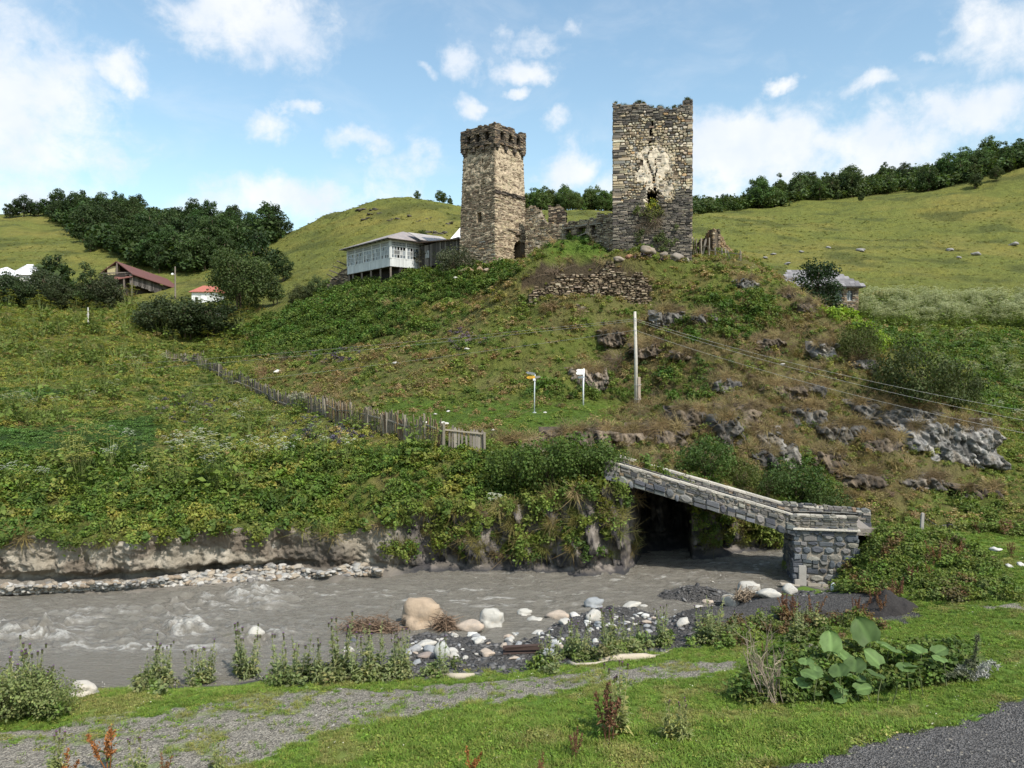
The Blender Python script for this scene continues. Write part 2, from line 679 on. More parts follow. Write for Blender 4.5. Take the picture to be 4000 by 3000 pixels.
_bx = [-1500, -700, 0, 300, 450, 600, 750, 870, 1000, 1150, 1280, 1345, 1372, 1480, 1502, 1530, 1600, 1700, 1800, 1900, 2050, 2150, 2300, 2900, 3600]
_bd = [28.0, 28.0, 28.2, 28.4, 29.2, 30.2, 30.4, 30.7, 30.9, 30.7, 30.0, 30.2, 31.4, 32.5, 32.4, 32.9, 33.8, 35, 36, 37, 37.5, 38, 38.5, 40, 41]
_ba = rays(np.array(_bx), np.full(len(_bx), 800))[0]


def bank_y(a):
    return np.interp(a, _ba, _bd) + (0.28 + .28 * (a < -.13)) * pnoise(np.c_[a * 28, a * 0 + 3.1, a * 0]) + 0.12 * pnoise(np.c_[a * 90, a * 0 + 9.1, a * 0])


def base_z(x, y):
    x, y = np.asarray(x, float), np.asarray(y, float)
    return CAM[2] + y * RB(np.c_[(x / y) / AX, np.log(y) / LY])


def rough_amt(vx, vy, y):
    """how broken the ground is, per place"""
    r = 0.25 + 0.0 * vx
    r = np.maximum(r, blobs(vx, vy, [(1640, 860, 330, 230), (1850, 950, 330, 160), (1450, 760, 200, 90), (1350, 970, 300, 60)]))
    return r


def terrain_z(x, y, detail=True):
    x, y = np.asarray(x, float), np.asarray(y, float)
    z = base_z(x, y)
    if not detail:
        return z
    vx, vy = proj(np.c_[x, y, z])
    r = rough_amt(vx, vy, y)
    far = sstep(90, 160, y)
    flat = 1 - blobs(vx, vy, [(1180, 895, 190, 40), (1000, 900, 140, 30)]) * 0.85
    n1 = fbm(np.c_[x / 5.0, y / 5.0, z / 9.0], 4)
    n2 = fbm(np.c_[x / 1.3, y / 1.3, z / 1.6], 3)
    rid = 1 - np.abs(fbm(np.c_[x / 3.2 + 5, y / 4.5, z / 2.0], 3)) * 2
    z = z + flat * (1 - far) * (0.22 * n1 + 0.10 * n2 + r * (0.45 * n1 + 0.25 * n2 + 0.35 * rid * r - 0.2 * r))
    # the earth scar below the roofless tower: cut back to a steep face
    cut = sstep(1120, 1150, vx) * sstep(1415, 1385, vx) * (y > 61.0) * (y < 64.9)
    ylow = np.interp(vx, [1130, 1180, 1250, 1340, 1400], [634, 640, 644, 638, 622])
    zl = CAM[2] + y * rays(vx, ylow)[1] - .05
    z = np.where(cut > .5, np.minimum(z, zl), z)
    z = z + far * (1.2 * fbm(np.c_[x / 34, y / 34, x * 0], 4) + 0.5 * fbm(np.c_[x / 9, y / 9, x * 0], 3) + .55 * fbm(np.c_[x / 16, y / 40, z / 1.5], 3) * (y < 300))
    return z


NA, NR = 760, 430
ga = np.linspace(-1.15, 1.15, NA)
gt = np.linspace(0, 1, NR)
YMAX = 650.0
yb = bank_y(ga)
A2, T2 = np.meshgrid(ga, gt, indexing='ij')
Y2 = yb[:, None] * (YMAX / yb[:, None]) ** T2
X2 = A2 * Y2
Z2 = terrain_z(X2.ravel(), Y2.ravel()).reshape(X2.shape)
TV = np.stack([X2, Y2, Z2], -1)
VX, VY = proj(TV.reshape(-1, 3))
VX, VY = VX.reshape(X2.shape), VY.reshape(X2.shape)


def ground(x, y):
    """height of the built far-side mesh at (x, y)"""
    x, y = np.asarray(x, float), np.asarray(y, float)
    sh = x.shape
    x, y = np.atleast_1d(x).ravel(), np.atleast_1d(y).ravel()
    a = np.clip((x / y + 1.15) / 2.3 * (NA - 1), 0, NA - 1.001)
    yb_ = np.interp(x / y, ga, yb)
    t = np.clip(np.log(np.maximum(y, yb_) / yb_) / np.log(YMAX / yb_) * (NR - 1), 0, NR - 1.001)
    i, j = a.astype(int), t.astype(int)
    fa, ft = a - i, t - j
    z = (Z2[i, j] * (1 - fa) * (1 - ft) + Z2[i + 1, j] * fa * (1 - ft) + Z2[i, j + 1] * (1 - fa) * ft + Z2[i + 1, j + 1] * fa * ft)
    return z.reshape(sh) if sh else float(z[0])


def on_ground(x, y, d, dz=0.0):
    """place seen at (x, y) at distance d, set down on the ground"""
    p = at(x, y, d)
    p[2] = ground(p[0], p[1]) + dz
    return p


def hit(x, y, d0=30.0, d1=400.0):
    """first place where the ray through (x, y) meets the far-side ground"""
    a, s = rays(x, y)
    d = np.exp(np.linspace(math.log(d0), math.log(d1), 900))
    zg = ground(a * d, d)
    k = np.argmax((CAM[2] + s * d) <= zg)
    dd = d[k]
    return np.array([a * dd, dd, zg[k]])


# ---- surface colours of the ground (what grows or lies there)
def grid_faces(n, m):
    i, j = np.meshgrid(np.arange(n - 1), np.arange(m - 1), indexing='ij')
    q = (i * m + j).ravel()
    return np.c_[q, q + m, q + m + 1, q + 1]


def mixc(c, new, w):
    return c * (1 - w[:, None]) + np.asarray(new)[None, :] * w[:, None]


vxf, vyf = VX.ravel(), VY.ravel()
pf = TV.reshape(-1, 3)
yf = pf[:, 1]
wob = fbm(np.c_[pf[:, 0] / 6, pf[:, 1] / 6, pf[:, 2] / 6], 4)
wob2 = fbm(np.c_[pf[:, 0] / 1.6, pf[:, 1] / 1.6, pf[:, 2] / 1.6], 3)
wx_ = vxf + 30 * wob + 12 * wob2
wy_ = vyf + 18 * wob + 8 * wob2
gc = np.tile(np.array([0.105, 0.125, 0.028]), (len(pf), 1))
gc = mixc(gc, (0.15, 0.13, 0.05), 0.6 * sstep(0.0, 0.7, wob2))
knoll = ((yf > 33) & (yf < 92) & (vxf > 560) & (vxf < 1960)).astype(float)
gc = mixc(gc, (0.13, 0.105, 0.05), 0.5 * knoll * sstep(-0.3, 0.6, wob))
rockarea = rough_amt(wx_, wy_, yf) > 0.6
gc = mixc(gc, (0.14, 0.105, 0.055), 0.6 * rockarea.astype(float))
gc = mixc(gc, (0.085, 0.14, 0.022), 0.9 * blobs(wx_, wy_, [(1180, 895, 220, 42), (930, 900, 150, 40), (1430, 880, 90, 15), (1250, 530, 90, 25)]) * (yf < 80))
far = sstep(95, 150, yf)
gc = mixc(gc, (0.135, 0.148, 0.036), far)
gc = mixc(gc, (0.185, 0.17, 0.046), far * 0.8 * sstep(-0.2, 0.5, fbm(np.c_[pf[:, 0] / 40, pf[:, 1] / 25, pf[:, 2] / 20], 4)))
gc = mixc(gc, (0.07, 0.082, 0.025), far * 0.75 * sstep(0.05, 0.5, fbm(np.c_[pf[:, 0] / 14 + 30, pf[:, 1] / 9, pf[:, 2] / 8], 4)))
hay = far * inpoly(wx_, wy_, [(1850, 660), (1850, 625), (2000, 640), (2100, 650), (2230, 640), (2230, 665), (2000, 668)]).astype(float)
gc = mixc(gc, (0.20, 0.15, 0.05), hay * 0.8)
pot = inpoly(wx_, vyf + 6 * wob, [(-400, 935), (100, 928), (330, 900), (340, 960), (270, 1000), (100, 1020), (-400, 1040)]).astype(float)
pot = np.maximum(pot, inpoly(wx_, vyf, [(-300, 862), (-300, 840), (110, 840), (150, 855), (60, 868)]).astype(float)) * (yf < 110)
gc = mixc(gc, (0.03, 0.055, 0.014), pot)
scar = inpoly(wx_ - 8 * wob, wy_ - 4 * wob, [(1128, 622), (1135, 598), (1165, 576), (1220, 564), (1290, 557), (1322, 562), (1335, 575), (1370, 582), (1405, 600), (1400, 615), (1340, 635), (1230, 642), (1150, 636)]) * (yf > 60) * (yf < 72)
gc = mixc(gc, (0.055, 0.04, 0.028), scar * 0.92)
terr_me = mesh_from('hillside', pf, grid_faces(NA, NR), True)
vcol(terr_me, gc)
m_ground, t, b = mat_base('hillside_ground', 0.95, 0.1)
p = pos(t)
n1 = t.noise(p, 0.5, 6, 0.62)
n2 = t.noise(p, 2.6, 5, 0.65)
n3 = t.noise(t.vmath('MULTIPLY', p, (1, 1, 2.5)), 0.12, 5, 0.6)
f = t.math('ADD', t.math('MULTIPLY', n1, 0.8), t.math('MULTIPLY', n2, 0.9))
f = t.math('ADD', f, 0.15)
c = t.vmath('SCALE', attr(t), f)
c = t.mix(t.math('MULTIPLY', t.map_range(n3, 0.45, 0.7), 0.35), c, t.vmath('MULTIPLY', c, (1.35, 1.12, 0.9)))
t.l.new(c, b.inputs['Base Color'])
bump(t, b, t.math('ADD', n2, t.math('MULTIPLY', n1, 2.0)), 1.0, 0.6)
hill = add('hillside', terr_me, m_ground, kind='structure')

# ------------------------------------------------------------------ eroded far bank, from the turf edge down into the water
NB = 1500
ba = np.linspace(-1.15, 1.15, NB)
bx2 = (ba * F + 512) * S22
by = bank_y(ba)
bz = terrain_z(ba * by, by)
rockw = sstep(800, 900, bx2)                         # 0 = earth bank, 1 = rock
beach = np.interp(bx2, [-900, 0, 250, 400, 560, 800, 860, 900, 3000], [1.0, 1.0, 0.9, 1.2, 1.35, 1.1, 0.5, 0.25, 0.3])
under = np.interp(bx2, [-900, 0, 300, 480, 560, 700, 900, 1340, 1400, 1480, 3000], [.55, .55, .6, .8, .75, .05, .12, .3, .5, .5, .3])
dark_recess = sstep(1368, 1392, bx2) * sstep(1498, 1486, bx2)  # recess deepened under the turf to keep the bank dark below the bridge
NS = 46
ss = np.linspace(0, 1, NS)
BV = np.zeros((NB, NS, 3))
for k, s in enumerate(ss):
    if s < 0.62:                                     # the face
        q = s / 0.62
        z = bz * (1 - q) + 0.28 * q
        off = under * (0.15 * math.sin(q * math.pi) + 0.85 * sstep(0.74, 0.96, q)) - 0.1 * (1 - q)
        off = off * (1 - dark_recess) + dark_recess * 5.5 * sstep(.0, .22, q)
        off = off * (0.65 + 0.7 * sstep(-0.4, 0.4, pnoise(np.c_[ba * 22, ba * 0 + 1.3, ba * 0 + 7])))
    else:                                            # cobble beach and river bed
        q = (s - 0.62) / 0.38
        z = np.interp(q, [0, 0.5, 1], [0.28, 0.0, -0.9])
        off = under * (0.9 - q * 1.4) - beach * q * 1.6
        off = off * (1 - dark_recess) + dark_recess * (5.5 - 7.0 * q)
    yy = by + off
    BV[:, k] = np.c_[ba * yy, yy, np.broadcast_to(z, yy.shape)]
bp = BV.reshape(-1, 3)
rw = np.repeat(rockw, NS)
sv = np.tile(ss, NB)
act = sstep(0.0, 0.08, sv) * (1 - 0.75 * sstep(0.6, 0.68, sv))
strat = bp @ np.array([0.35, 0.1, 1.0])
er = 0.20 * fbm(bp * 1.3, 4) + 0.10 * fbm(bp * np.array([4, 4, 7]), 4, .6)
cell = fbm(np.c_[bp[:, 0] * 1.3 + bp[:, 2] * 0.5, bp[:, 1] * 1.3, bp[:, 2] * 0.45], 2)
blocky = np.round(cell * 5) / 5
rr = 0.55 * blocky + 0.16 * np.round(fbm(np.c_[bp[:, 0] * 4 + bp[:, 2] * 1.5, bp[:, 1] * 4, bp[:, 2] * 2.0], 2) * 4) / 4 + 0.06 * fbm(bp * 7, 2)
disp = act * (er * (1 - rw) + rr * rw)
bp[:, 1] -= disp
bp[:, 0] -= disp * 0.35 * rw
ec = np.array([0.27, 0.235, 0.185])
bc = np.tile(ec, (len(bp), 1))
bc = mixc(bc, (0.38, 0.34, 0.28), sstep(-0.1, 0.5, fbm(bp * 0.9 + 4, 3)) * 0.8)
bc = mixc(bc, (0.11, 0.085, 0.065), sstep(-.05, 0.35, fbm(bp * np.array([0.6, 0.6, 1.2]) + 9, 3)) * 0.7)
vx_b = np.repeat(bx2, NS)
bc = mixc(bc, (0.075, 0.062, 0.05), blobs(vx_b, sv * 100, [(690, 45, 75, 40)]) * 0.8)
rc = np.tile(np.array([0.12, 0.105, 0.09]), (len(bp), 1))
rc = mixc(rc, (0.23, 0.20, 0.175), sstep(-0.1, 0.4, fbm(bp * 1.7, 3)))
rc = mixc(rc, (0.055, 0.05, 0.05), sstep(0.0, 0.35, fbm(bp * 2.3 + 3, 3)))
bc = bc * (1 - rw[:, None]) + rc * rw[:, None]
wet = sstep(0.22, 0.03, bp[:, 2]) * rw
bc = mixc(bc, (0.035, 0.036, 0.04), wet * 0.85)
beachm = sstep(0.6, 0.66, sv) * (1 - rw)
bc = mixc(bc, (0.16, 0.145, 0.125), beachm * 0.8)
bme = mesh_from('riverbank', bp, grid_faces(NB, NS), False)
vcol(bme, bc)
m_bank = mat_col('bank_earth_and_rock', 0.95, 1.5, 0.55, 14.0, 0.15, 0.9, 0.06, 'pos')
add('riverbank', bme, m_bank, kind='structure')

# ------------------------------------------------------------------ near side: river bed, gravel bar, meadow
NEAR = [(-400, 1659, 1.4), (0, 1659, 1.15), (500, 1659, 1.2), (1000, 1659, 1.3), (1500, 1659, 1.45), (2212, 1659, 1.75), (2700, 1659, 1.8),
        (-600, 2400, 1.6), (1100, 2400, 1.7), (2700, 2400, 1.9), (1100, 4500, 1.9),
        (0, 1600, .95), (300, 1560, .9), (600, 1530, .9), (1000, 1500, .95), (1300, 1460, .95), (1560, 1440, 1.0), (1900, 1500, 1.3), (2212, 1500, 1.6),
        (-300, 1520, .75), (0, 1510, .68), (250, 1500, .6), (600, 1480, .55), (900, 1460, .5), (1200, 1440, .5), (1450, 1395, .55), (1600, 1350, .65), (1700, 1325, .75),
        (900, 1425, .12), (1000, 1400, .12), (1200, 1380, .18), (1400, 1350, .22), (1600, 1310, .3), (1750, 1277, .22),
        (-300, 1500, 0), (0, 1492, 0), (300, 1484, 0), (560, 1470, 0), (700, 1440, 0), (860, 1402, 0), (1000, 1375, 0), (1200, 1352, 0), (1400, 1325, 0), (1500, 1302, 0), (1600, 1285, 0), (1717, 1264, 0),
        (-300, 1420, -.7), (0, 1420, -.7), (300, 1410, -.7), (600, 1400, -.6), (760, 1372, -.3), (900, 1350, -.3), (1100, 1335, -.4), (1300, 1312, -.5), (1450, 1285, -.6), (1600, 1258, -.8), (1690, 1236, -.8),
        (1850, 1268, .75), (1900, 1250, 1.05), (1900, 1190, 1.6), (2000, 1250, 1.4), (2000, 1180, 1.9), (2100, 1150, 2.1),
        (2212, 1200, 2.0), (2212, 1150, 2.25), (2212, 1300, 1.8), (2000, 1330, 1.25), (2212, 1400, 1.7), (1800, 1350, .9), (1800, 1420, 1.15), (1950, 1142, 2.05),
        (2600, 1150, 2.5), (2600, 1300, 2.1), (1500, 1332, .16), (1420, 1342, .16), (1080, 1290, -.8), (900, 1290, -.8), (1300, 1270, -.9), (1250, 1400, .28), (1350, 1380, .3), (1100, 1420, .22), (1800, 1264, .1), (1765, 1268, .05), (1830, 1262, .4), (1725, 1262, -.1)]
npnt = np.array([at_z(*q) for q in NEAR])
extra = [(x, y, -1.0) for x in (-60, -40, -25, -12, 0, 6) for y in (25.5, 31)]
extra += [(x, y, z) for x in (15, 19, 24, 32, 45) for (y, z) in ((31.5, 1.0), (34.0, -0.7), (37, -1.2))] + [(12.5, 31.6, 1.2), (11.5, 33.5, -0.8), (8, 33, -1.0), (-45, 14, 1.3), (45, 14, 2.0)]
npnt = np.r_[npnt, np.array(extra)]
RN = RBF(npnt[:, :2] / 3.0, npnt[:, 2], c=0.35, lam=-1e-3)


RIVER_POLY = [tuple(at_z(x, y, 0)[:2]) for (x, y) in [(-900, 1470), (0, 1465), (500, 1450), (720, 1385), (860, 1345), (1100, 1325), (1350, 1295), (1500, 1272), (1690, 1240), (1690, 1215), (1000, 1215), (-900, 1215)]]


def near_z(x, y):
    x, y = np.asarray(x, float), np.asarray(y, float)
    sh = x.shape
    x, y = np.atleast_1d(x).ravel(), np.atleast_1d(y).ravel()
    z = RN(np.c_[x, y] / 3.0)
    wp = inpoly(x, y, RIVER_POLY)
    z = np.where(wp, np.minimum(z, -.3), z)
    z = z + 0.05 * fbm(np.c_[x / 1.8, y / 1.8, x * 0], 3) + 0.018 * fbm(np.c_[x / .35, y / .35, x * 0 + 2], 3)
    return z.reshape(sh) if sh else float(z[0])


def near_at(x, y, dz=0.0):
    """first place where the ray through (x, y) meets the near ground (or the water)"""
    a, s = rays(x, y)
    d = np.linspace(6, 40, 1400)
    zg = np.maximum(near_z(a * d, d), 0.0)
    k = np.argmax((CAM[2] + s * d) <= zg)
    return np.array([a * d[k], d[k], near_z(a * d[k], d[k]) + dz])


NXa, NYa = 560, 420
na_ = np.linspace(-1.3, 1.3, NXa)
nd_ = np.exp(np.linspace(math.log(5.0), math.log(37.0), NYa))
An, Dn = np.meshgrid(na_, nd_, indexing='ij')
nX, nY = (An * Dn).ravel(), Dn.ravel()
nZ = near_z(nX, nY)
nP = np.c_[nX, nY, nZ]
nvx, nvy = proj(nP)
w1 = fbm(nP / 1.3, 4)
w2 = fbm(nP / 0.32, 3)
sx, sy = nvx + 22 * w1 + 14 * w2, nvy + 9 * w1 + 8 * w2


def surf_masks(sx, sy, z, w1, w2):
    track = inpoly(sx, sy, [(-600, 1680), (-200, 1600), (0, 1578), (200, 1560), (420, 1527), (640, 1495), (900, 1482), (1250, 1449), (1480, 1428), (1600, 1428), (1590, 1448),
                            (1350, 1474), (1150, 1502), (950, 1536), (720, 1576), (590, 1625), (460, 1680), (330, 1780), (-600, 2200)]).astype(float)
    spots = inpoly(sx, sy, [(1700, 1395), (1800, 1388), (1850, 1400), (1780, 1418), (1690, 1412)]) | inpoly(sx, sy, [(2060, 1310), (2212, 1303), (2300, 1310), (2300, 1330), (2200, 1318)])
    track = np.maximum(track, spots.astype(float))
    road = inpoly(sx, sy, [(1560, 1700), (1640, 1665), (1760, 1640), (1900, 1600), (2060, 1562), (2212, 1512), (2600, 1400), (3200, 1300), (3200, 3000), (1100, 3000)]).astype(float)
    bar = inpoly(sx, sy, [(600, 1482), (640, 1478), (880, 1470), (1060, 1455), (1200, 1440), (1420, 1408), (1560, 1383), (1600, 1355), (1700, 1200), (600, 1200)]).astype(float)
    bar = np.maximum(bar, inpoly(sx, sy, [(1380, 1400), (1480, 1350), (1600, 1290), (1860, 1270), (2000, 1330), (1950, 1345), (1800, 1330), (1700, 1350), (1560, 1385)]).astype(float))
    bed = (z < 0.1).astype(float)
    return track, road, bar, bed


trk, road, bar, bed = surf_masks(sx, sy, nZ, w1, w2)
nc = np.tile(np.array([0.10, 0.165, 0.028]), (len(nP), 1))
nc = mixc(nc, (0.165, 0.185, 0.05), sstep(-0.1, 0.6, w1) * 0.7)
trkw = trk * (1 - 0.55 * sstep(0.15, 0.55, w1 + 0.6 * w2))
nc = mixc(nc, (0.245, 0.22, 0.18), trkw)
nc = mixc(nc, (0.11, 0.103, 0.098), road)
nc = mixc(nc, (0.085, 0.08, 0.075), np.maximum(bar, bed))
nme = mesh_from('river_meadow', nP, grid_faces(NXa, NYa), True)
vcol(nme, nc)
vcol(nme, np.clip(trkw + road + bar, 0, 1), 'gravel')
m_near, t, b = mat_base('meadow_ground', 0.95, 0.12)
p = pos(t)
nA = t.noise(p, 3.0, 5, 0.65)
nB = t.noise(p, 22.0, 4, 0.7)
vo = t.new('ShaderNodeTexVoronoi')
vo.inputs['Scale'].default_value = 34.0
t.l.new(p, vo.inputs['Vector'])
hs = t.new('ShaderNodeSeparateColor')
t.l.new(vo.outputs['Color'], hs.inputs[0])
peb = t.map_range(hs.outputs[0], 0.0, 1.0, 0.45, 1.7, False)
ga_ = t.new('ShaderNodeAttribute', attribute_name='gravel').outputs['Fac']
f = t.math('ADD', t.math('MULTIPLY', nA, 0.7), t.math('MULTIPLY', nB, 0.8))
f = t.math('ADD', f, 0.25)
c = t.vmath('SCALE', attr(t), f)
c = t.mix(ga_, c, t.vmath('SCALE', c, peb))
t.l.new(c, b.inputs['Base Color'])
bump(t, b, t.math('ADD', nB, t.math('MULTIPLY', vo.outputs['Distance'], t.math('MULTIPLY', ga_, 1.5))), 0.8, 0.05)
add('river_meadow', nme, m_near, kind='structure')

# ------------------------------------------------------------------ the river
NWx, NWy = 900, 330
wa = np.linspace(-1.3, 1.3, NWx)
wd = np.exp(np.linspace(math.log(14.0), math.log(42.0), NWy))
Aw, Dw = np.meshgrid(wa, wd, indexing='ij')
wX, wY = (Aw * Dw).ravel(), Dw.ravel()
wvx, wvy = proj(np.c_[wX, wY, wX * 0])
rap = blobs(wvx, wvy, [(120, 1370, 330, 40), (480, 1300, 170, 30), (520, 1370, 160, 26), (-300, 1360, 300, 60), (300, 1330, 200, 26)])
mid = blobs(wvx, wvy, [(1330, 1245, 250, 22), (1600, 1225, 120, 16), (700, 1280, 180, 20), (1000, 1290, 300, 30)])
calm = blobs(wvx, wvy, [(250, 1450, 330, 40), (900, 1385, 220, 22), (1450, 1320, 120, 18)])
warp = fbm(np.c_[wX / 2.2, wY / 1.6, wX * 0], 3)
h1 = fbm(np.c_[wX / 1.1 + 0.5 * warp, wY / 0.42 + wX * 0.1, wX * 0 + 5], 4, 0.55)
h2 = fbm(np.c_[wX / 0.42 + warp, wY / 0.2, wX * 0 + 8], 3, 0.6)
r1 = 1 - np.abs(fbm(np.c_[wX / 1.6 + warp, wY / 0.75 + 0.2 * wX, wX * 0 + 2], 3)) * 2.0
amp = (1 - 0.8 * calm)
wZ = amp * (0.055 * h1 + 0.035 * h2) + rap * (0.10 * r1 + 0.07 * h1 + 0.03 * h2) + mid * 0.05 * r1
wZ = wZ + 0.28 * blobs(wvx, wvy, [(545, 1285, 55, 12), (400, 1358, 45, 14), (60, 1365, 70, 14)]) * (0.7 + 0.6 * h2)
foam = rap * sstep(0.62, 1.25, r1 * 0.6 + 0.5 * h1 + 0.5 * h2 + 0.25 * warp) * 0.8
streak = fbm(np.c_[wX / 0.9 + warp, wY / 0.09, wX * 0 + 11], 3, 0.6)
foam = np.maximum(foam, rap * 0.65 * sstep(0.25, 0.85, streak + .5 * warp + .3 * h1))
foam = np.maximum(foam, (mid * 0.6 + 0.22 * (1 - calm)) * sstep(0.4, 0.9, streak + 0.4 * h1))
foam = np.maximum(foam, blobs(wvx, wvy, [(550, 1287, 60, 14), (410, 1362, 50, 17), (300, 1400, 200, 7), (90, 1375, 100, 10)]) * sstep(-0.25, 0.5, h2 + 0.6 * streak))
wme = mesh_from('river_water', np.c_[wX, wY, wZ], grid_faces(NWx, NWy), True)
vcol(wme, np.clip(foam, 0, 1), 'foam')
m_water, t, b = mat_base('silty_water', 0.22, 0.35)
fo = t.new('ShaderNodeAttribute', attribute_name='foam').outputs['Fac']
p = pos(t)
sp_ = t.vmath('MULTIPLY', p, (1.0, 3.2, 1.0))
nf = t.noise(sp_, 9.0, 5, 0.7, 0.4)
ff = t.math('MULTIPLY', fo, t.map_range(nf, 0.25, 0.62))
base = t.mix(t.noise(sp_, 0.7, 4, 0.6), (0.16, 0.145, 0.118), (0.21, 0.192, 0.16))
t.l.new(t.mix(ff, base, (0.52, 0.50, 0.46)), b.inputs['Base Color'])
t.l.new(t.math('ADD', t.math('MULTIPLY', ff, 0.5), 0.1), b.inputs['Roughness'])
bump(t, b, t.math('ADD', nf, t.math('MULTIPLY', t.noise(sp_, 3.0, 5, 0.65), 1.6)), 0.85, 0.09)
add('river_water', wme, m_water, kind='structure')

# ------------------------------------------------------------------ masonry: every stone is cut and laid
class Frame:
    """a wall face: origin at the foot, U along the wall, N outward; lean = how far it leans in per metre"""
    def __init__(s, O, U, lean=0.0, slope=0.0):
        s.O = np.asarray(O, float)
        U = np.array([U[0], U[1], 0.0])
        s.U = U / np.linalg.norm(U)
        s.N = np.array([s.U[1], -s.U[0], 0.0])
        s.lean, s.slope = lean, slope

    def P(s, q):
        q = np.atleast_2d(q)
        return (s.O + q[:, :1] * s.U + (q[:, 1:2] + s.slope * q[:, :1]) * np.array([0, 0, 1.0])
                + (q[:, 2:3] - s.lean * q[:, 1:2]) * s.N)

    def st(s, x, y):
        """where the ray through (x, y) of the view meets this wall"""
        a, sl = rays(x, y)
        d = np.array([a, 1.0, sl])
        Nn = s.N + np.array([0, 0, s.lean])
        k = ((s.O - CAM) @ Nn) / (d @ Nn)
        p = CAM + k * d - s.O
        u = p @ s.U
        return np.array([u, p[2] - s.slope * u])


def pick(pal, r=None):
    r = r or rng
    w = np.array([p[1] for p in pal], float)
    c = np.array(pal[r.choice(len(pal), p=w / w.sum())][0])
    return np.clip(c * r.uniform(0.8, 1.2) * (1 + r.normal(0, 0.02, 3)), 0.004, 0.8)


def stone_geo(s0, s1, t0, t1, prot, round_, r):
    w, h = s1 - s0, t1 - t0
    cx, cy = (s0 + s1) / 2, (t0 + t1) / 2
    if round_ < 0.5:
        base = np.array([[-.5, -.5], [.5, -.5], [.5, .5], [-.5, .5]])
        base = base + r.uniform(-.5, .5, base.shape) * np.array([min(0.16, .05 / w), 0.22])
        rings = [(1.0, -0.14), (0.98, prot * 0.55), (0.84, prot)]
    else:
        a = np.arange(8) * math.pi / 4 + math.pi / 8 + r.uniform(-.15, .15, 8)
        sq = 1 / np.maximum(np.abs(np.cos(a)), np.abs(np.sin(a)))
        rr = 0.5 * (0.55 * sq + 0.45) * r.uniform(.88, 1.06, 8)
        base = np.c_[np.cos(a) * rr, np.sin(a) * rr]
        rings = [(1.0, -0.14), (1.0, prot * 0.35), (0.66, prot)]
    n = len(base)
    V, Fc = [], []
    for k, (sc, d) in enumerate(rings):
        for b_ in base:
            V.append((cx + b_[0] * w * sc, cy + b_[1] * h * sc, d + r.uniform(-.012, .012)))
    for k in range(len(rings) - 1):
        for i in range(n):
            j = (i + 1) % n
            Fc.append((k * n + i, k * n + j, (k + 1) * n + j, (k + 1) * n + i))
    Fc.append(tuple((len(rings) - 1) * n + i for i in range(n)))
    return np.array(V), Fc


def lay(frame, half_w, H, style, top=None, openings=(), bottom=None, seed=1, out=None, weight=1.0, offset=0.0):
    """lays stones in courses over a face. half_w(t) or (s0, s1); style(s, t, r) -> (w, h, prot, round, palette)"""
    r = np.random.default_rng(seed)
    out = [] if out is None else out
    t = 0.0
    while t < H:
        sa, sb = half_w(t)
        _, h, _, _, _ = style((sa + sb) / 2 + r.uniform(-.3, .3) * (sb - sa), t, r)
        h *= r.uniform(0.75, 1.3)
        s = sa - r.uniform(0, 0.12)
        while s < sb - 0.04:
            w, hh, prot, rd, pal = style(s, t, r)
            w *= r.uniform(0.55, 1.6)
            s1 = min(s + w, sb + r.uniform(0, .06))
            if sb - s1 < 0.1:
                s1 = sb + r.uniform(0, .06)
            c = ((s + s1) / 2, t + h / 2)
            ok = True
            if top is not None and c[1] > top(c[0]):
                ok = False
            if bottom is not None and c[1] < bottom(c[0]):
                ok = False
            for op in openings:
                if op(c[0], c[1]) or op(s + .2 * (s1 - s), c[1]) or op(s1 - .2 * (s1 - s), c[1]):
                    ok = False
                    break
            if ok and w > 0.03:
                # some courses hold two thin stones one over the other
                parts = [(t, t + h)] if (h < hh * 1.15 or rd > .5) else [(t, t + h * .5), (t + h * .5, t + h)]
                for (ta, tb) in parts:
                    g = 0.008 + 0.012 * rd
                    if rd > .5:
                        jt = r.normal(0, .16) * (tb - ta)
                        gr = r.uniform(.78, 1.22)
                        tm = (ta + tb) / 2 + jt
                        ta, tb = tm - (tb - ta) / 2 * gr, tm + (tb - ta) / 2 * gr
                    elif tb - ta > .13:
                        ta, tb = ta + r.uniform(-.02, .03), tb + r.uniform(-.03, .02)
                    V, Fc = stone_geo(s + g, s1 - g, ta + g * .7 + r.uniform(-.01, .01), tb - g * .7, prot * r.uniform(.4, 1.5) + offset, rd, r)
                    out.append((frame.P(V), Fc, pick(pal, r), (s1 - s) * (tb - ta) * weight))
            s = s1
        t += h
    return out


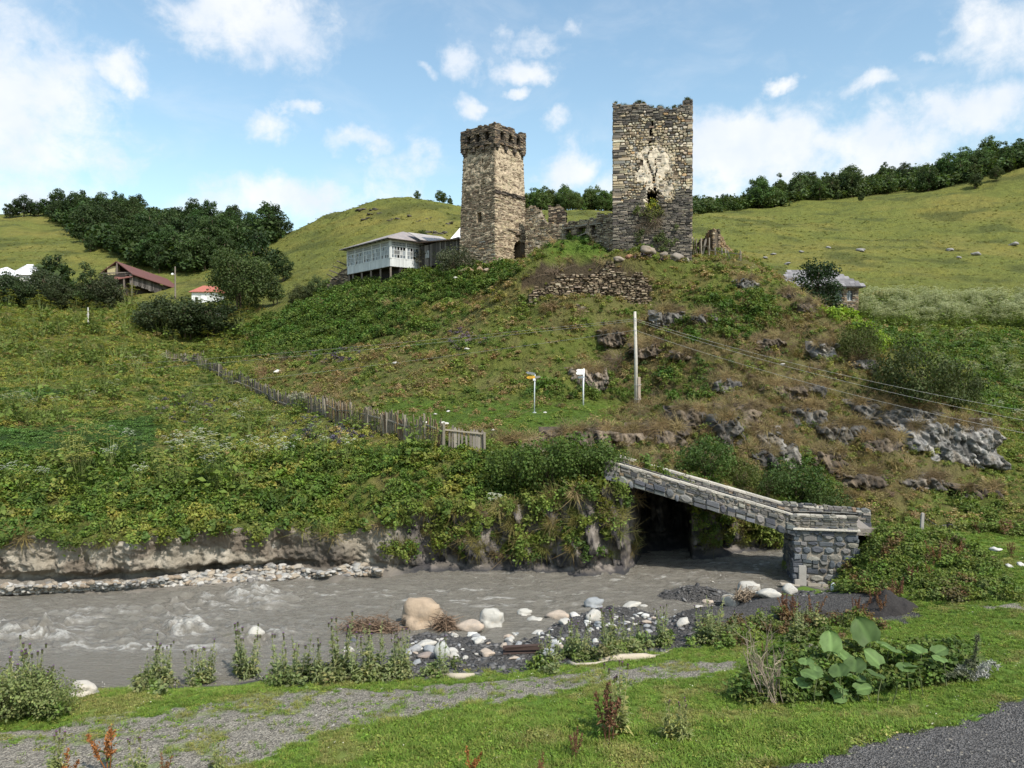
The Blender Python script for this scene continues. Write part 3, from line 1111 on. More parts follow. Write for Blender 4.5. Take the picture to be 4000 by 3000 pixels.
def core(frame, s0, s1, H, step, keep, depth, plaster=None, thick=0.7, mb=None, cols=((.12, .10, .075), (.45, .37, .27)), half_w=None, seed=0):
    """the mortar bed behind the stones, with real holes; plaster(s, t) lifts and pales it"""
    ns, nt = max(2, int((s1 - s0) / step) + 1), max(2, int(H / step) + 1)
    S = np.linspace(s0, s1, ns)
    Tt = np.linspace(0, H, nt)
    SS, TT = np.meshgrid(S, Tt, indexing='ij')
    if half_w is not None:
        lo = np.array([half_w(t)[0] for t in Tt])
        hi = np.array([half_w(t)[1] for t in Tt])
        q = (SS - s0) / (s1 - s0)
        SS = lo[None, :] + q * (hi - lo)[None, :]
    fs, ft = SS.ravel(), TT.ravel()
    pl = np.zeros(len(fs)) if plaster is None else plaster(fs, ft)
    nn = fbm(np.c_[fs * 2.2 + seed, ft * 2.2, fs * 0 + seed], 3)
    dep = -depth * (1 - pl) + 0.075 * np.clip(pl, 0, 1) * (1 + 0.6 * nn) + 0.02 * nn
    c0, c1 = np.array(cols[0]), np.array(cols[1])
    colr = c0 + (c1 - c0) * pl[:, None]
    colr = colr * (1 + 0.25 * nn[:, None])
    V = frame.P(np.c_[fs, ft, dep])
    VB = frame.P(np.c_[fs, ft, dep * 0 - thick])
    kp = np.zeros((ns - 1, nt - 1), bool)
    for i in range(ns - 1):
        for j in range(nt - 1):
            kp[i, j] = keep((SS[i, j] + SS[i + 1, j + 1]) / 2, (TT[i, j] + TT[i + 1, j + 1]) / 2)
    Fc = []
    n = len(V)
    ix = lambda i, j: i * nt + j
    for i in range(ns - 1):
        for j in range(nt - 1):
            if not kp[i, j]:
                continue
            q = [ix(i, j), ix(i + 1, j), ix(i + 1, j + 1), ix(i, j + 1)]
            Fc.append(q)
            Fc.append([k + n for k in q[::-1]])
            for (di, dj, a, b_) in ((-1, 0, q[3], q[0]), (1, 0, q[1], q[2]), (0, -1, q[0], q[1]), (0, 1, q[2], q[3])):
                ii, jj = i + di, j + dj
                if ii < 0 or jj < 0 or ii >= ns - 1 or jj >= nt - 1 or not kp[ii, jj]:
                    Fc.append([b_, a, a + n, b_ + n])
    VV = np.r_[V, VB]
    used = np.zeros(len(VV), bool)
    for f_ in Fc:
        used[f_] = True
    remap = np.cumsum(used) - 1
    mb = mb or MB()
    mb.add(VV[used], [[remap[k] for k in f_] for f_ in Fc], np.r_[colr, colr * 0.8][used])
    return mb


def finish_stones(stones, root, mat, limit=300, name='stone', rest='stonework'):
    """the largest stones become parts of their own, the rest one mass"""
    stones = sorted(stones, key=lambda q: -q[3])
    inv = root.matrix_basis.inverted() if root else Matrix()
    off = np.array(root.location) if root else np.zeros(3)
    for (V, Fc, c, a) in stones[:limit]:
        ctr = V.mean(0)
        me = mesh_from(name, V - ctr, Fc)
        vcol(me, np.tile(c, (len(V), 1)))
        o = add(name, me, mat, root)
        o.location = ctr - off
    if len(stones) > limit:
        mb = MB()
        for (V, Fc, c, a) in stones[limit:]:
            mb.add(V - off, Fc, c)
        mb.build(rest, mat, root, kind='stuff')


def rect(q0, q1, arch=0.0, rag=0.0):
    (s0, t0), (s1, t1) = q0, q1
    s0, s1 = min(s0, s1), max(s0, s1)
    t0, t1 = min(t0, t1), max(t0, t1)

    def inside(s, t):
        e = rag * math.sin(s * 17 + t * 23)
        if arch and t > t1 - arch:
            k = (t - (t1 - arch)) / arch
            m = (s0 + s1) / 2
            hw = (s1 - s0) / 2 * math.sqrt(max(0, 1 - k * k))
            return abs(s - m) < hw
        return s0 - e < s < s1 + e and t0 < t < t1 + e
    return inside


def profile(fr, pts):
    q = np.array([fr.st(x, y) for (x, y) in pts])
    o = np.argsort(q[:, 0])
    q = q[o]
    return lambda s: float(np.interp(s, q[:, 0], q[:, 1]))


m_stone = mat_col('weathered_stone', 0.92, 2.0, 0.5, 26.0, 0.2, 0.7, 0.03, 'pos')
m_mortar = mat_col('lime_mortar', 0.95, 2.5, 0.45, 18.0, 0.1, 0.8, 0.04, 'pos')
m_wood_old = mat_col('weathered_wood', 0.9, 3.0, 0.5, 40.0, 0.1, 0.5, 0.01)

SLATE = [((.105, .094, .082), 3), ((.165, .145, .12), 3), ((.062, .057, .052), 2), ((.26, .225, .175), 1.8)]
COBBLE = [((.47, .39, .26), 3), ((.40, .33, .23), 3), ((.28, .235, .17), 2), ((.25, .24, .215), 2), ((.44, .30, .16), .8), ((.54, .48, .37), 2.5)]
BROWN = [((.19, .14, .095), 3), ((.27, .21, .145), 3), ((.115, .088, .062), 2.0), ((.35, .285, .20), 2)]
DARK = [((.06, .05, .042), 3), ((.10, .085, .068), 3), ((.15, .12, .09), 1.5)]

# ------------------------------------------------------------------ right tower
fl = at(1324.5, 546, 68.0)
fr_ = at(1494.0, 546, 66.9)
base_z0 = min(ground(fl[0], fl[1]), ground(fr_[0], fr_[1])) - 0.6
U = (fr_ - fl) * np.array([1, 1, 0])
wid = np.linalg.norm(U)
U /= wid
mid = (fl + fr_) / 2
O = np.array([mid[0], mid[1], base_z0])
Nn = np.array([U[1], -U[0], 0])
rt = thing('stone_tower', O - Nn * wid / 2, 'wide roofless stone tower with cracked pale plaster patch and hanging plants', 'tower')
FF = Frame(O, U, 0.0)
Ht = FF.st(1410, 215)[1] + 0.2
hw = wid / 2
half = lambda t: (-hw, hw)
topR = profile(FF, [(1327, 222), (1350, 229), (1378, 221), (1388, 221), (1400, 230), (1413, 234), (1425, 229), (1435, 237), (1460, 233), (1478, 228), (1485, 216), (1502, 214)])
op1 = rect(FF.st(1403, 297), FF.st(1412, 287))
op2 = rect(FF.st(1381.5, 358.5), FF.st(1390, 344), 0.25)
op3 = rect(FF.st(1396, 453), FF.st(1422, 411), 0.0, 0.16)
crk = np.array([FF.st(x, y) for (x, y) in [(1411, 262), (1405, 287), (1409, 300), (1401, 312), (1408, 322), (1396, 338), (1400, 352), (1412, 382), (1415, 412)]])
crk2 = np.array([FF.st(x, y) for (x, y) in [(1415, 345), (1418, 370), (1413, 386)]])


def near_line(s, t, L, w):
    best = 9
    for i in range(len(L) - 1):
        a, b_ = L[i], L[i + 1]
        d = b_ - a
        k = np.clip(((np.array([s, t]) - a) @ d) / (d @ d), 0, 1)
        best = min(best, np.linalg.norm(np.array([s, t]) - a - k * d))
    return best < w


pl_poly = [(1380, 330), (1395, 318), (1412, 314), (1432, 324), (1448, 336), (1450, 362), (1438, 378), (1428, 392), (1418, 416), (1396, 414), (1384, 394), (1370, 380), (1380, 362)]
pl_st = [tuple(FF.st(x, y)) for (x, y) in pl_poly]
pl2 = [tuple(FF.st(x, y)) for (x, y) in [(1390, 410), (1398, 408), (1398, 452), (1388, 452)]]
pl3 = [tuple(FF.st(x, y)) for (x, y) in [(1416, 392), (1450, 392), (1465, 405), (1460, 420), (1428, 424), (1418, 412)]]
t_low = FF.st(1410, 428)[1]
t_mid = FF.st(1410, 262)[1]


def plasterR(s, t):
    nz = fbm(np.c_[s * 1.0, t * 1.0, s * 0 + 3], 5, .6) * 0.5
    a = inpoly(s + nz, t + nz * .8, pl_st).astype(float)
    a = np.maximum(a, inpoly(s + nz * .3, t, pl2) * 0.9)
    a = np.maximum(a, inpoly(s + nz, t + nz, pl3) * 0.7)
    c = np.array([near_line(x, y, crk, 0.07) or near_line(x, y, crk2, .04) for x, y in zip(s, t)])
    halo = 0.6 * sstep(3.6, 1.2, np.hypot(s, (t - FF.st(1410, 365)[1]) * 0.8)) * sstep(-.2, .3, nz * 3)
    a = np.maximum(a, halo)
    return np.where(c, -1.8, a)


def styleR(s, t, r):
    k = t + 0.5 * math.sin(s * 1.7) + 0.3 * math.sin(s * 4.1 + 2)
    if k < t_low:
        return (.42, .105, .085, 0, SLATE)
    if k > t_mid:
        return (.4, .115, .08, 0, SLATE) if r.random() < .85 else (.42, .2, .1, 1, COBBLE)
    if abs(s) > hw - .55:
        return (.7, .27, .07, 0, COBBLE + SLATE)
    return (.29, .215, .085, 1, COBBLE) if r.random() < .8 else (.3, .2, .05, 0, SLATE + BROWN)


opn = [op1, op2, op3, lambda s, t: near_line(s, t, crk[:4], 0.05)]
stones = lay(FF, half, Ht, styleR, topR, opn, seed=11)
cr_mb = core(FF, -hw + .02, hw - .02, Ht, 0.085, lambda s, t: t < topR(s) - .05 and not (op1(s, t) or op2(s, t) or op3(s, t)), 0.05, plasterR, .8,
             cols=((.15, .125, .095), (.60, .515, .40)))
sideL = Frame(O - U * hw - Nn * wid, Nn, 0.0)       # faces -U
sideR = Frame(O + U * hw, -Nn, 0.0)
backF = Frame(O + U * hw * 0 - Nn * wid, -U, 0.0)
topS = lambda s: Ht - .9 + 0.35 * math.sin(s * 1.9) + .25 * math.sin(s * 5.3)
for k, (fr2, rg, wgt) in enumerate(((sideL, (0, wid), .02), (sideR, (0, wid), .02), (backF, (-hw, hw), .01))):
    lay(fr2, lambda t, rg=rg: rg, Ht, lambda s, t, r: (.7, .22, .06, 0, SLATE + BROWN), topS, seed=20 + k, out=stones, weight=wgt)
    core(fr2, rg[0] + .02, rg[1] - .02, Ht, 0.4, lambda s, t: t < topS(s), .05, None, .8, cr_mb)
off = np.array(rt.location)
for v_ in cr_mb.v:
    v_ -= off
cr_mb.build('wall_core', m_mortar, rt)
finish_stones(stones, rt, m_stone)
fb = MB()
for tz in (3.2, 9.0):  # dark slabs added inside to keep the wall openings dark
    fb.box((0, 0, tz), (hw - .6, hw - .6, .06), np.c_[U, Nn, (0, 0, 1)], (.05, .04, .03))
fb.build('floor', m_wood_old, rt)
RT_FRAME, RT_OP3 = FF, op3

# ------------------------------------------------------------------ left tower
CL = at(1070, 566, 80.0)
dirL = np.array([-.76, .65, 0])
dirR = np.array([.65, .76, 0])
b0, b1, Hs = 5.25, 4.45, None                        # side at the foot and under the crown
zc = ground(CL[0], CL[1])
zmin = min(zc, ground(*(CL + dirL * b0)[:2]), ground(*(CL + dirR * b0)[:2])) - 0.5
ctr = CL + (dirL + dirR) * b0 / 2
ctr[2] = zmin
lt = thing('stone_tower', ctr, 'tall tapering stone tower with projecting crown of arched openings', 'tower')
Hc = at(1078.6, 311, 80.4)[2] - zmin                 # underside of the crown
Htop = at(1079.7, 262, 80.2)[2] - zmin
lean = (b0 - b1) / 2 / Hc
FL = Frame(ctr - dirR * b0 / 2, -dirL, lean)         # left face, s grows to the right
FRt = Frame(ctr - dirL * b0 / 2, dirR, lean)         # right face
FBk = Frame(ctr + dirR * b0 / 2, dirL, lean)
FBk2 = Frame(ctr + dirL * b0 / 2, -dirR, lean)
halfL = lambda t: (-(b0 / 2 - lean * t), b0 / 2 - lean * t)
oL = [rect(FL.st(1040.5, 355), FL.st(1044.7, 341), .2), rect(FL.st(1037.5, 408.5), FL.st(1040.3, 397)), rect(FL.st(1031, 481.5), FL.st(1041.3, 458))]
oR = [rect(FRt.st(1110, 560), FRt.st(1135, 524), .7, .1)]


def bandsL(s, t):
    nz = fbm(np.c_[s * .7, t * 1.4, s * 0 + 6], 4)
    nf = fbm(np.c_[s * 2.0, t * 5.0, s * 0 + 2], 3)
    a = sstep(7.6, 9.6, t) * sstep(Hc - .15, Hc - .9, t) * .95
    a = np.maximum(a, .62 * sstep(4.3, 3.6, np.abs(t - 1.0)))
    a = np.maximum(a, .55)
    a = a - .75 * sstep(.45, .0, np.abs(t - 9.9 - .2 * nz)) * sstep(-.5, .3, nz) - .6 * sstep(.5, 0, np.abs(t - 2.9 - .3 * nz))
    return np.clip(a + .5 * nz + .45 * nf, 0, 1)


def bandsR(s, t):
    nz = fbm(np.c_[s * .8 + 9, t * 1.2, s * 0 + 16], 4)
    nf = fbm(np.c_[s * 2.2 + 4, t * 4.0, s * 0 + 2], 3)
    a = .65 + .3 * sstep(8.0, 9.0, t) * sstep(Hc + .2, Hc - .6, t)
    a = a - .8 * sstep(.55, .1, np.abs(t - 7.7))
    return np.clip(a + .5 * nz + .45 * nf, 0, 1)


stones = []
cm = MB()
PLC = ((.145, .11, .076), (.44, .355, .25))


def styleL(s, t, r):
    if t < 3.2 and r.random() < .3:
        return (.5, .17, .085, 0, COBBLE + BROWN)
    return (.40, .115, .06, 0, BROWN)


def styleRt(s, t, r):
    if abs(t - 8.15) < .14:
        return (.5, .12, .16, 0, DARK)  # protruding ledge course, coloured dark to draw its shadow line
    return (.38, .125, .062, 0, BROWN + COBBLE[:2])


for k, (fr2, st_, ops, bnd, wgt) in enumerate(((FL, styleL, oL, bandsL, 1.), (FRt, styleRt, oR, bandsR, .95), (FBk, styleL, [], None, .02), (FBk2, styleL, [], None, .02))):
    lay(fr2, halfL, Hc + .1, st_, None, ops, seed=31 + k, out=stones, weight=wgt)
    stp = .1 if bnd else .4
    core(fr2, -b0 / 2 + .02, b0 / 2 - .02, Hc + .3, stp, lambda s, t, ops=ops: not any(o_(s, t) for o_ in ops), .045, bnd, .8, cm, PLC, lambda t: (halfL(t)[0] + .02, halfL(t)[1] - .02), k * 3)
# the crown: wider, on corbels, with arched openings
cw = b1 / 2 + .24
for k, (dn, du) in enumerate(((-dirR, -dirL), (-dirL, dirR), (dirR, dirL), (dirL, -dirR))):
    fc = Frame(ctr + dn * cw + np.array([0, 0, Hc - .1]), du)
    Hcr = Htop - Hc + .1
    tp = lambda s, k=k: Hcr - .10 + .07 * math.sin(s * 3.1 + k) + .05 * math.sin(s * 7.7 + 2 * k) - (.28 if k == 1 and s > .5 else 0)
    ops = []
    for j in (-1, 0, 1):
        ops.append(rect((j * 1.32 - .27, .68), (j * 1.32 + .27, 1.6), .28))
        ops.append(rect((j * 1.32 - .36, -.1), (j * 1.32 + .36, .3)))
    lay(fc, lambda t: (-cw, cw), Hcr, lambda s, t, r: (.34, .13, .05, 0, DARK + BROWN[:2]), tp, ops, seed=51 + k, out=stones, weight=1. if k < 2 else .02)
    core(fc, -cw + .02, cw - .02, Hcr, .1, lambda s, t, tp=tp, ops=ops: t < tp(s) and not any(o_(s, t) for o_ in ops), .05, None, .5, cm, ((.10, .082, .062), (.3, .25, .2)))
off = np.array(lt.location)
cbm = MB()
for v_ in cm.v:
    v_ -= off
cm.build('wall_core', m_mortar, lt)
finish_stones(stones, lt, m_stone)
for k, (dn, du) in enumerate(((-dirR, -dirL), (-dirL, dirR))):
    for j in (-1.5, -.5, .5, 1.5):
        cb = MB()
        R3 = np.c_[du, dn, (0, 0, 1)]
        for q, (dd, zz, hh) in enumerate(((.14, Hc - .42, .12), (.24, Hc - .2, .12))):
            cb.box(dn * (b1 / 2 - .02 + dd - .1) + du * (j * 1.36) + np.array([0, 0, zz]), (.2, dd, hh), R3, (.09, .075, .06), .03)
        cb.build('corbel', m_stone, lt)
fb = MB()
for tz in (4.0, 8.0, Hc - .3):  # unseen slabs added to shut sky light out behind the windows
    fb.box((0, 0, tz), (b1 / 2 - .5, b1 / 2 - .5, .06), np.c_[dirL, dirR, (0, 0, 1)], (.05, .04, .03))
fb.build('floor', m_wood_old, lt)
fb = MB()
fb.box((0, 0, (Hc + Htop) / 2 - .45), (cw - .62, cw - .62, (Htop - Hc) / 2 - .1), np.c_[dirL, dirR, (0, 0, 1)], (.07, .058, .045), .05)  # dark box added inside the crown to stop sky showing through
fb.build('crown_light_block', m_stone, lt)
# rotten balcony timbers at the right face
for q, (a_, b_, th, c_) in enumerate((((1098, 496), (1141, 502), .13, (.2, .17, .13)), ((1113, 507), (1141, 502), .16, (.1, .08, .06)),
                                      ((1140, 502), (1140, 520), .12, (.45, .42, .38)), ((1118, 505), (1138, 528), .1, (.17, .14, .11)), ((1131, 517), (1140, 515), .14, (.18, .15, .12)),
                                      ((1139, 520), (1139, 556), .13, (.24, .23, .12)))):
    sa, sb = FRt.st(*a_), FRt.st(*b_)
    dA, dB = (.12, .75) if q in (0, 1, 3) else (.75, .75)
    if q == 3:
        dA, dB = .1, .7
    mbx = MB()
    mbx.bar(FRt.P([sa[0], sa[1], dA])[0] - off, FRt.P([sb[0], sb[1], dB])[0] - off, th, th, c_, jit=.01)
    mbx.build('balcony_timber', m_wood_old, lt)

# ------------------------------------------------------------------ ruined wall between the towers
def ruin_wall(name, label, x0, d0, x1, d1, yb, prof, ops, style, seed, limit=150, thick=.6, lint=(), wgt=1.0, cat='ruin', pl=None, corecols=((.13, .105, .08), (.36, .31, .24))):
    A_, B_ = at(x0, yb, d0), at(x1, yb, d1)
    zb = min(ground(A_[0], A_[1]), ground(B_[0], B_[1])) - .5
    A_[2] = B_[2] = zb
    root = thing(name, (A_ + B_) / 2, label, cat)
    L_ = np.linalg.norm(B_ - A_)
    fr2 = Frame(A_, B_ - A_)
    tp = profile(fr2, prof)
    H_ = max(fr2.st(x, y)[1] for (x, y) in prof) + .1
    opf = [rect(fr2.st(o_[0], o_[3]), fr2.st(o_[2], o_[1])) for o_ in ops]
    tr = lambda s: tp(s) + .10 * math.sin(s * 5.1 + seed) + .07 * math.sin(s * 13.7)
    sts = lay(fr2, lambda t: (0, L_), H_, style, tr, opf, seed=seed)
    bk = Frame(B_ - fr2.N * thick, A_ - B_)
    lay(bk, lambda t: (0, L_), H_, style, lambda s: tr(L_ - s), [lambda s, t, f_=f_: f_(L_ - s, t) for f_ in opf], seed=seed + 1, out=sts, weight=.02)
    c_ = core(fr2, .02, L_ - .02, H_, .12, lambda s, t: t < tr(s) - .05 and not any(f_(s, t) for f_ in opf), .05, pl, thick, cols=corecols, seed=seed)
    off = np.array(root.location)
    for v_ in c_.v:
        v_ -= off
    c_.build('wall_core', m_mortar, root)
    finish_stones(sts, root, m_stone, limit)
    for (xa, ya, xb, yb2) in lint:
        q0, q1 = fr2.st(xa, ya), fr2.st(xb, yb2)
        lb = MB()
        lb.bar(fr2.P([q0[0], q0[1], .06])[0] - off, fr2.P([q1[0], q1[1], .06])[0] - off, .14, .12, (.30, .27, .22), jit=.015)
        lb.build('lintel', m_wood_old, root)
    return root, fr2


def st_ruin(s, t, r):
    return (.38, .16, .07, 0, BROWN + COBBLE[:3]) if r.random() < .75 else (.3, .18, .08, 1, COBBLE)


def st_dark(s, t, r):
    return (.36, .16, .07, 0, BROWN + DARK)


ruin_wall('rubble_ruin', 'ruined rubble wall with jagged top abutting the tapering tower', 1136, 82.2, 1222, 79.5, 550,
          [(1136, 452), (1142, 446), (1158, 447), (1165, 456), (1170, 470), (1182, 483), (1223, 486)], [(1152, 495, 1155, 503), (1158, 526, 1165, 530), (1185, 520, 1192, 526)], st_ruin, 61, 180,
          pl=lambda s, t: np.clip(.35 + .6 * fbm(np.c_[s, t, s * 0 + 2], 3), 0, 1), corecols=((.17, .14, .105), (.48, .41, .31)))
ruin_wall('rubble_ruin', 'square stub of dark rubble rising behind the jagged wall', 1185, 83.5, 1221, 83.0, 520,
          [(1185, 446), (1195, 448), (1205, 443), (1213, 447), (1220, 455), (1222, 470)], [], st_dark, 65, 60)
ruin_wall('rubble_ruin', 'ruined house wall with three window holes beside the roofless tower', 1220, 79.4, 1328, 75.2, 525,
          [(1218, 479), (1235, 480), (1258, 476), (1263, 472), (1268, 477), (1285, 471), (1290, 462), (1300, 464), (1315, 463), (1332, 462)],
          [(1223, 494, 1233, 514), (1249, 490, 1265, 523), (1278, 487, 1287, 506)], st_ruin, 67, 180,
          lint=((1218, 494, 1240, 491), (1244, 489.5, 1270, 485), (1274, 486, 1300, 482), (1222, 516, 1251, 510), (1250, 510, 1270, 502)))
# corner of a ruin right of the roofless tower
ruin_wall('rubble_ruin', 'pointed ruin corner of rusty brown rubble standing behind small paling', 1541, 71.0, 1604, 73.5, 560,
          [(1541, 497), (1550, 503), (1560, 512), (1572, 532), (1585, 545), (1604, 562)], [], lambda s, t, r: (.34, .15, .08, 0, [((.26, .18, .10), 3), ((.2, .14, .085), 2), ((.33, .26, .17), 1)]), 71, 80)
ruin_wall('rubble_ruin', 'side of the pointed ruin corner with painted shade next to the roofless tower', 1506, 74.5, 1541, 70.95, 548,
          [(1506, 524), (1518, 518), (1528, 504), (1541, 497)], [], st_dark, 73, 50)  # darker stone palette stands for the shade on this face

# ------------------------------------------------------------------ rubble retaining wall in the earth scar
ruin_wall('rubble_ruin', 'collapsed dry stone retaining wall in the brown earth scar', 1142, 64.2, 1408, 64.0, 650,
          [(1142, 640), (1158, 622), (1180, 618), (1196, 606), (1206, 596), (1240, 592), (1270, 597), (1292, 590), (1304, 576), (1314, 565), (1322, 563), (1328, 580), (1345, 592), (1360, 598), (1378, 590), (1390, 590), (1399, 606), (1408, 622)],
          [], lambda s, t, r: (.34, .13, .22 if r.random() < .3 else .1, 0 if r.random() < .4 else 1, [((.28, .22, .15), 3), ((.20, .155, .105), 3), ((.36, .30, .22), 1.5), ((.11, .085, .062), 3)]), 81, 200, .5, corecols=((.06, .045, .032), (.2, .16, .12)))
ruin_wall('rubble_ruin', 'small broken outcrop of stacked stones on the slope below the scar', 1218, 62.0, 1276, 61.8, 676,
          [(1218, 668), (1228, 660), (1242, 656), (1256, 662), (1270, 668), (1276, 672)],
          [], lambda s, t, r: (.42, .16, .16, 0, [((.34, .27, .19), 2), ((.2, .16, .12), 3), ((.46, .40, .32), 1)]), 83, 40, .5)

# ------------------------------------------------------------------ the bridge
BA, BB, BC = at(1309, 997, 30.3), at(1717, 1116, 29.0), at(1851, 1124, 28.55)
br = thing('stone_bridge', np.array([BB[0], BB[1], -0.3]), 'sloping stone footbridge with parapets and masonry pier over silty river', 'bridge')
boff = np.array(br.location)
BST = [((.115, .115, .112), 3), ((.155, .145, .13), 4), ((.20, .18, .15), 3), ((.08, .08, .082), 2), ((.22, .16, .11), .5), ((.26, .24, .21), 1)]
BLU = [((.08, .085, .095), 3), ((.125, .13, .135), 3), ((.18, .175, .165), 3), ((.24, .18, .13), .4)]
MORT = ((.25, .22, .18), (.4, .37, .31))
L1 = np.linalg.norm((BB - BA)[:2])
sl = (BB[2] - BA[2]) / L1
PW, DW, TH, PH = .34, 2.15, .30, .40             # parapet width, clear width, deck edge, parapet height
stones = []
cmb = MB()
Ub = (BB - BA) * np.array([1, 1, 0])
Ub /= np.linalg.norm(Ub)
Nb = np.array([Ub[1], -Ub[0], 0])


def beam(A, U, L, slope, seed, far=False):
    fb_ = Frame(A + np.array([0, 0, -(TH + PH)]), U, 0, slope)
    lay(fb_, lambda t: (0, L), TH, lambda s, t, r: (.34, TH, .05, 0 if r.random() < .6 else 1, BLU), None, [], seed=seed, out=stones, offset=.035)
    fp_ = Frame(A + np.array([0, 0, -PH]), U, 0, slope)
    lay(fp_, lambda t: (0, L), PH, lambda s, t, r: (.24, .10 if r.random() < .5 else .16, .05, 0 if r.random() < .6 else 1, BST), None, [], seed=seed + 1, out=stones)
    # inner face of the parapet
    fi_ = Frame(A - Nb * PW + U * L + np.array([0, 0, -PH + slope * L]), -U, 0, -slope)
    lay(fi_, lambda t: (0, L), PH, lambda s, t, r: (.30, .17, .04, 0, BST), None, [], seed=seed + 2, out=stones, weight=.9 if far else .1)
    core(fb_, 0, L, TH + PH, .15, lambda s, t: True, .0, None, PW, cmb, MORT)
    n = int(L / .7)
    for k in range(n):
        s0, s1 = L * k / n, L * (k + 1) / n
        c_ = MB()
        a_ = A + U * (s0 + .004) + np.array([0, 0, slope * s0 + .04]) - Nb * PW / 2 - boff
        b_ = A + U * (s1 - .004) + np.array([0, 0, slope * s1 + .04]) - Nb * PW / 2 - boff
        c_.bar(a_, b_, PW + .08, .065 + .02 * rng.random(), np.array((.44, .405, .345)) * rng.uniform(.85, 1.1), jit=.008)
        c_.build('coping', m_mortar, br)


beam(BA, Ub, L1, sl, 101)
L2 = np.linalg.norm((BC - BB)[:2])
U2 = (BC - BB) * np.array([1, 1, 0]) / L2
beam(BB + np.array([0, 0, .004]), U2, L2, 0.0, 111)
fo_ = -Nb * (DW + PW)
beam(BA + fo_ + Ub * .3 + np.array([0, 0, sl * .3]), Ub, L1 - .3, sl, 121, True)
beam(BB + fo_ + np.array([0, 0, -.004]), U2, L2 + 1.1, -.06, 131, True)
# deck
dk = MB()
for (A_, U_, L_, s_) in ((BA, Ub, L1, sl), (BB, U2, L2 + .6, 0.0)):
    a0 = A_ - Nb * (PW + .02)
    z0 = -(TH + PH) + .02
    V = []
    for s in (0, L_):
        for n_ in (0, -(DW - .04)):
            for zz in (z0, z0 + TH - .04):
                V.append(a0 + U_ * s + Nb * n_ + np.array([0, 0, zz + s_ * s]) - boff)
    dk.add(V, [(0, 1, 3, 2), (4, 6, 7, 5), (0, 4, 5, 1), (2, 3, 7, 6), (0, 2, 6, 4), (1, 5, 7, 3)], (.25, .22, .19))
dk.build('deck', m_mortar, br)
# pier
pl_ = at(1717, 1142, 29.0)
pr_ = at(1852, 1147, 28.55)
Up = (pr_ - pl_) * np.array([1, 1, 0])
Lp = np.linalg.norm(Up)
Up /= Lp
Hp = pl_[2] + .6
fp = Frame(np.array([pl_[0], pl_[1], -.6]), Up)
PD = DW + 2 * PW - .1
PST = [((.13, .138, .145), 3), ((.09, .098, .11), 2.5), ((.19, .185, .17), 3), ((.24, .22, .19), 1.5)]
stp = lambda s, t, r: (.34, .25, .06, 1 if r.random() < .5 else 0, PST)
lay(fp, lambda t: (0, Lp), Hp, stp, None, [], seed=141, out=stones, weight=1.2)
core(fp, 0, Lp, Hp, .1, lambda s, t: True, .012, None, PD, cmb, MORT)
fs2 = Frame(np.array([pl_[0], pl_[1], -.6]) - fp.N * PD, fp.N)
lay(fs2, lambda t: (0, PD), Hp, stp, None, [], seed=142, out=stones)
fs3 = Frame(np.array([pr_[0], pr_[1], -.6]), -fp.N)
lay(fs3, lambda t: (0, PD), Hp, stp, None, [], seed=143, out=stones, weight=.4)
lg = MB()
lg.bar(pl_ - Up * .08 + fp.N * .06 + np.array([0, 0, .02]) - boff, pr_ + Up * .08 + fp.N * .06 + np.array([0, 0, .02]) - boff, .22, .05, (.52, .48, .41), jit=.006)
lg.build('ledge', m_mortar, br)
for v_ in cmb.v:
    v_ -= boff
cmb.build('masonry_core', m_mortar, br)
finish_stones(stones, br, m_stone)
# flat slabs of the approach behind the pier
for k, (x, y, w_) in enumerate(((1886, 1148, .5), (1900, 1155, .5), (1884, 1166, .4), (1880, 1180, .38))):
    q = at(x, y, 29.6)
    sb_ = MB()
    sb_.box((0, 0, 0), (w_, .5, .07 + .03 * (k > 1)), None, (.17, .14, .105) if k < 2 else (.10, .088, .072), .03)
    o = sb_.build('stone_slab', m_stone, label='flat brown slab of the approach at the pier, layer %s' % ('topmost' if k == 0 else ('second from top' if k == 1 else ('third from top' if k == 2 else 'lowest'))), cat='slab', group='slabs at the bridge approach')
    o.location = q
    o.rotation_euler = (.03 * k, -.05, .1 * k)

# formwork left at the foot of the pier
q0 = at_z(1733, 1262, .05)
fw = thing('timber_formwork', q0, 'grey timber formwork boards left at the foot of the bridge pier', 'formwork')
for (nm, a_, b_, w_, t_, c_) in (('post', (1733, 1265, 0), (1733, 1222, 0), .26, .12, (.33, .31, .28)), ('board', (1686, 1261, .1), (1726, 1264, .1), .22, .05, (.36, .32, .26)),
                                 ('board', (1745, 1266, 0), (1773, 1269, 0), .05, .26, (.30, .27, .22)), ('board', (1776, 1268, .05), (1788, 1269, .05), .05, .22, (.34, .30, .24)), ('post', (1722, 1268, .1), (1722, 1252, .1), .2, .1, (.30, .28, .25))):
    d_ = q0[1] - .15
    A_, B_ = at(a_[0], a_[1], d_ - a_[2]), at(b_[0], b_[1], d_ - b_[2])
    w2 = MB()
    w2.bar(A_ - q0, B_ - q0, w_, t_, c_, jit=.008)
    w2.build(nm, m_wood_old, fw)
cn = MB()
cn.tube([(0, 0, 0), (0, 0, .05), (0, 0, .3), (0, 0, .38), (0, 0, .40), (0, 0, .45)], [.10, .13, .13, .10, .04, .04], 10, (.75, .76, .78))
cn.tube([(-.09, 0, .33), (-.07, 0, .42), (0, 0, .44), (.07, 0, .42), (.09, 0, .33)], .015, 5, (.7, .71, .73))
m_plast = mat_col('white_plastic', .5, 4, .1, 20, .4, .1, .01)
o = cn.build('plastic_canister', m_plast, smooth=True, label='small white plastic canister beside the pier formwork', cat='canister')
o.location = near_at(1800, 1277)
o.scale = (.62, .62, .62)

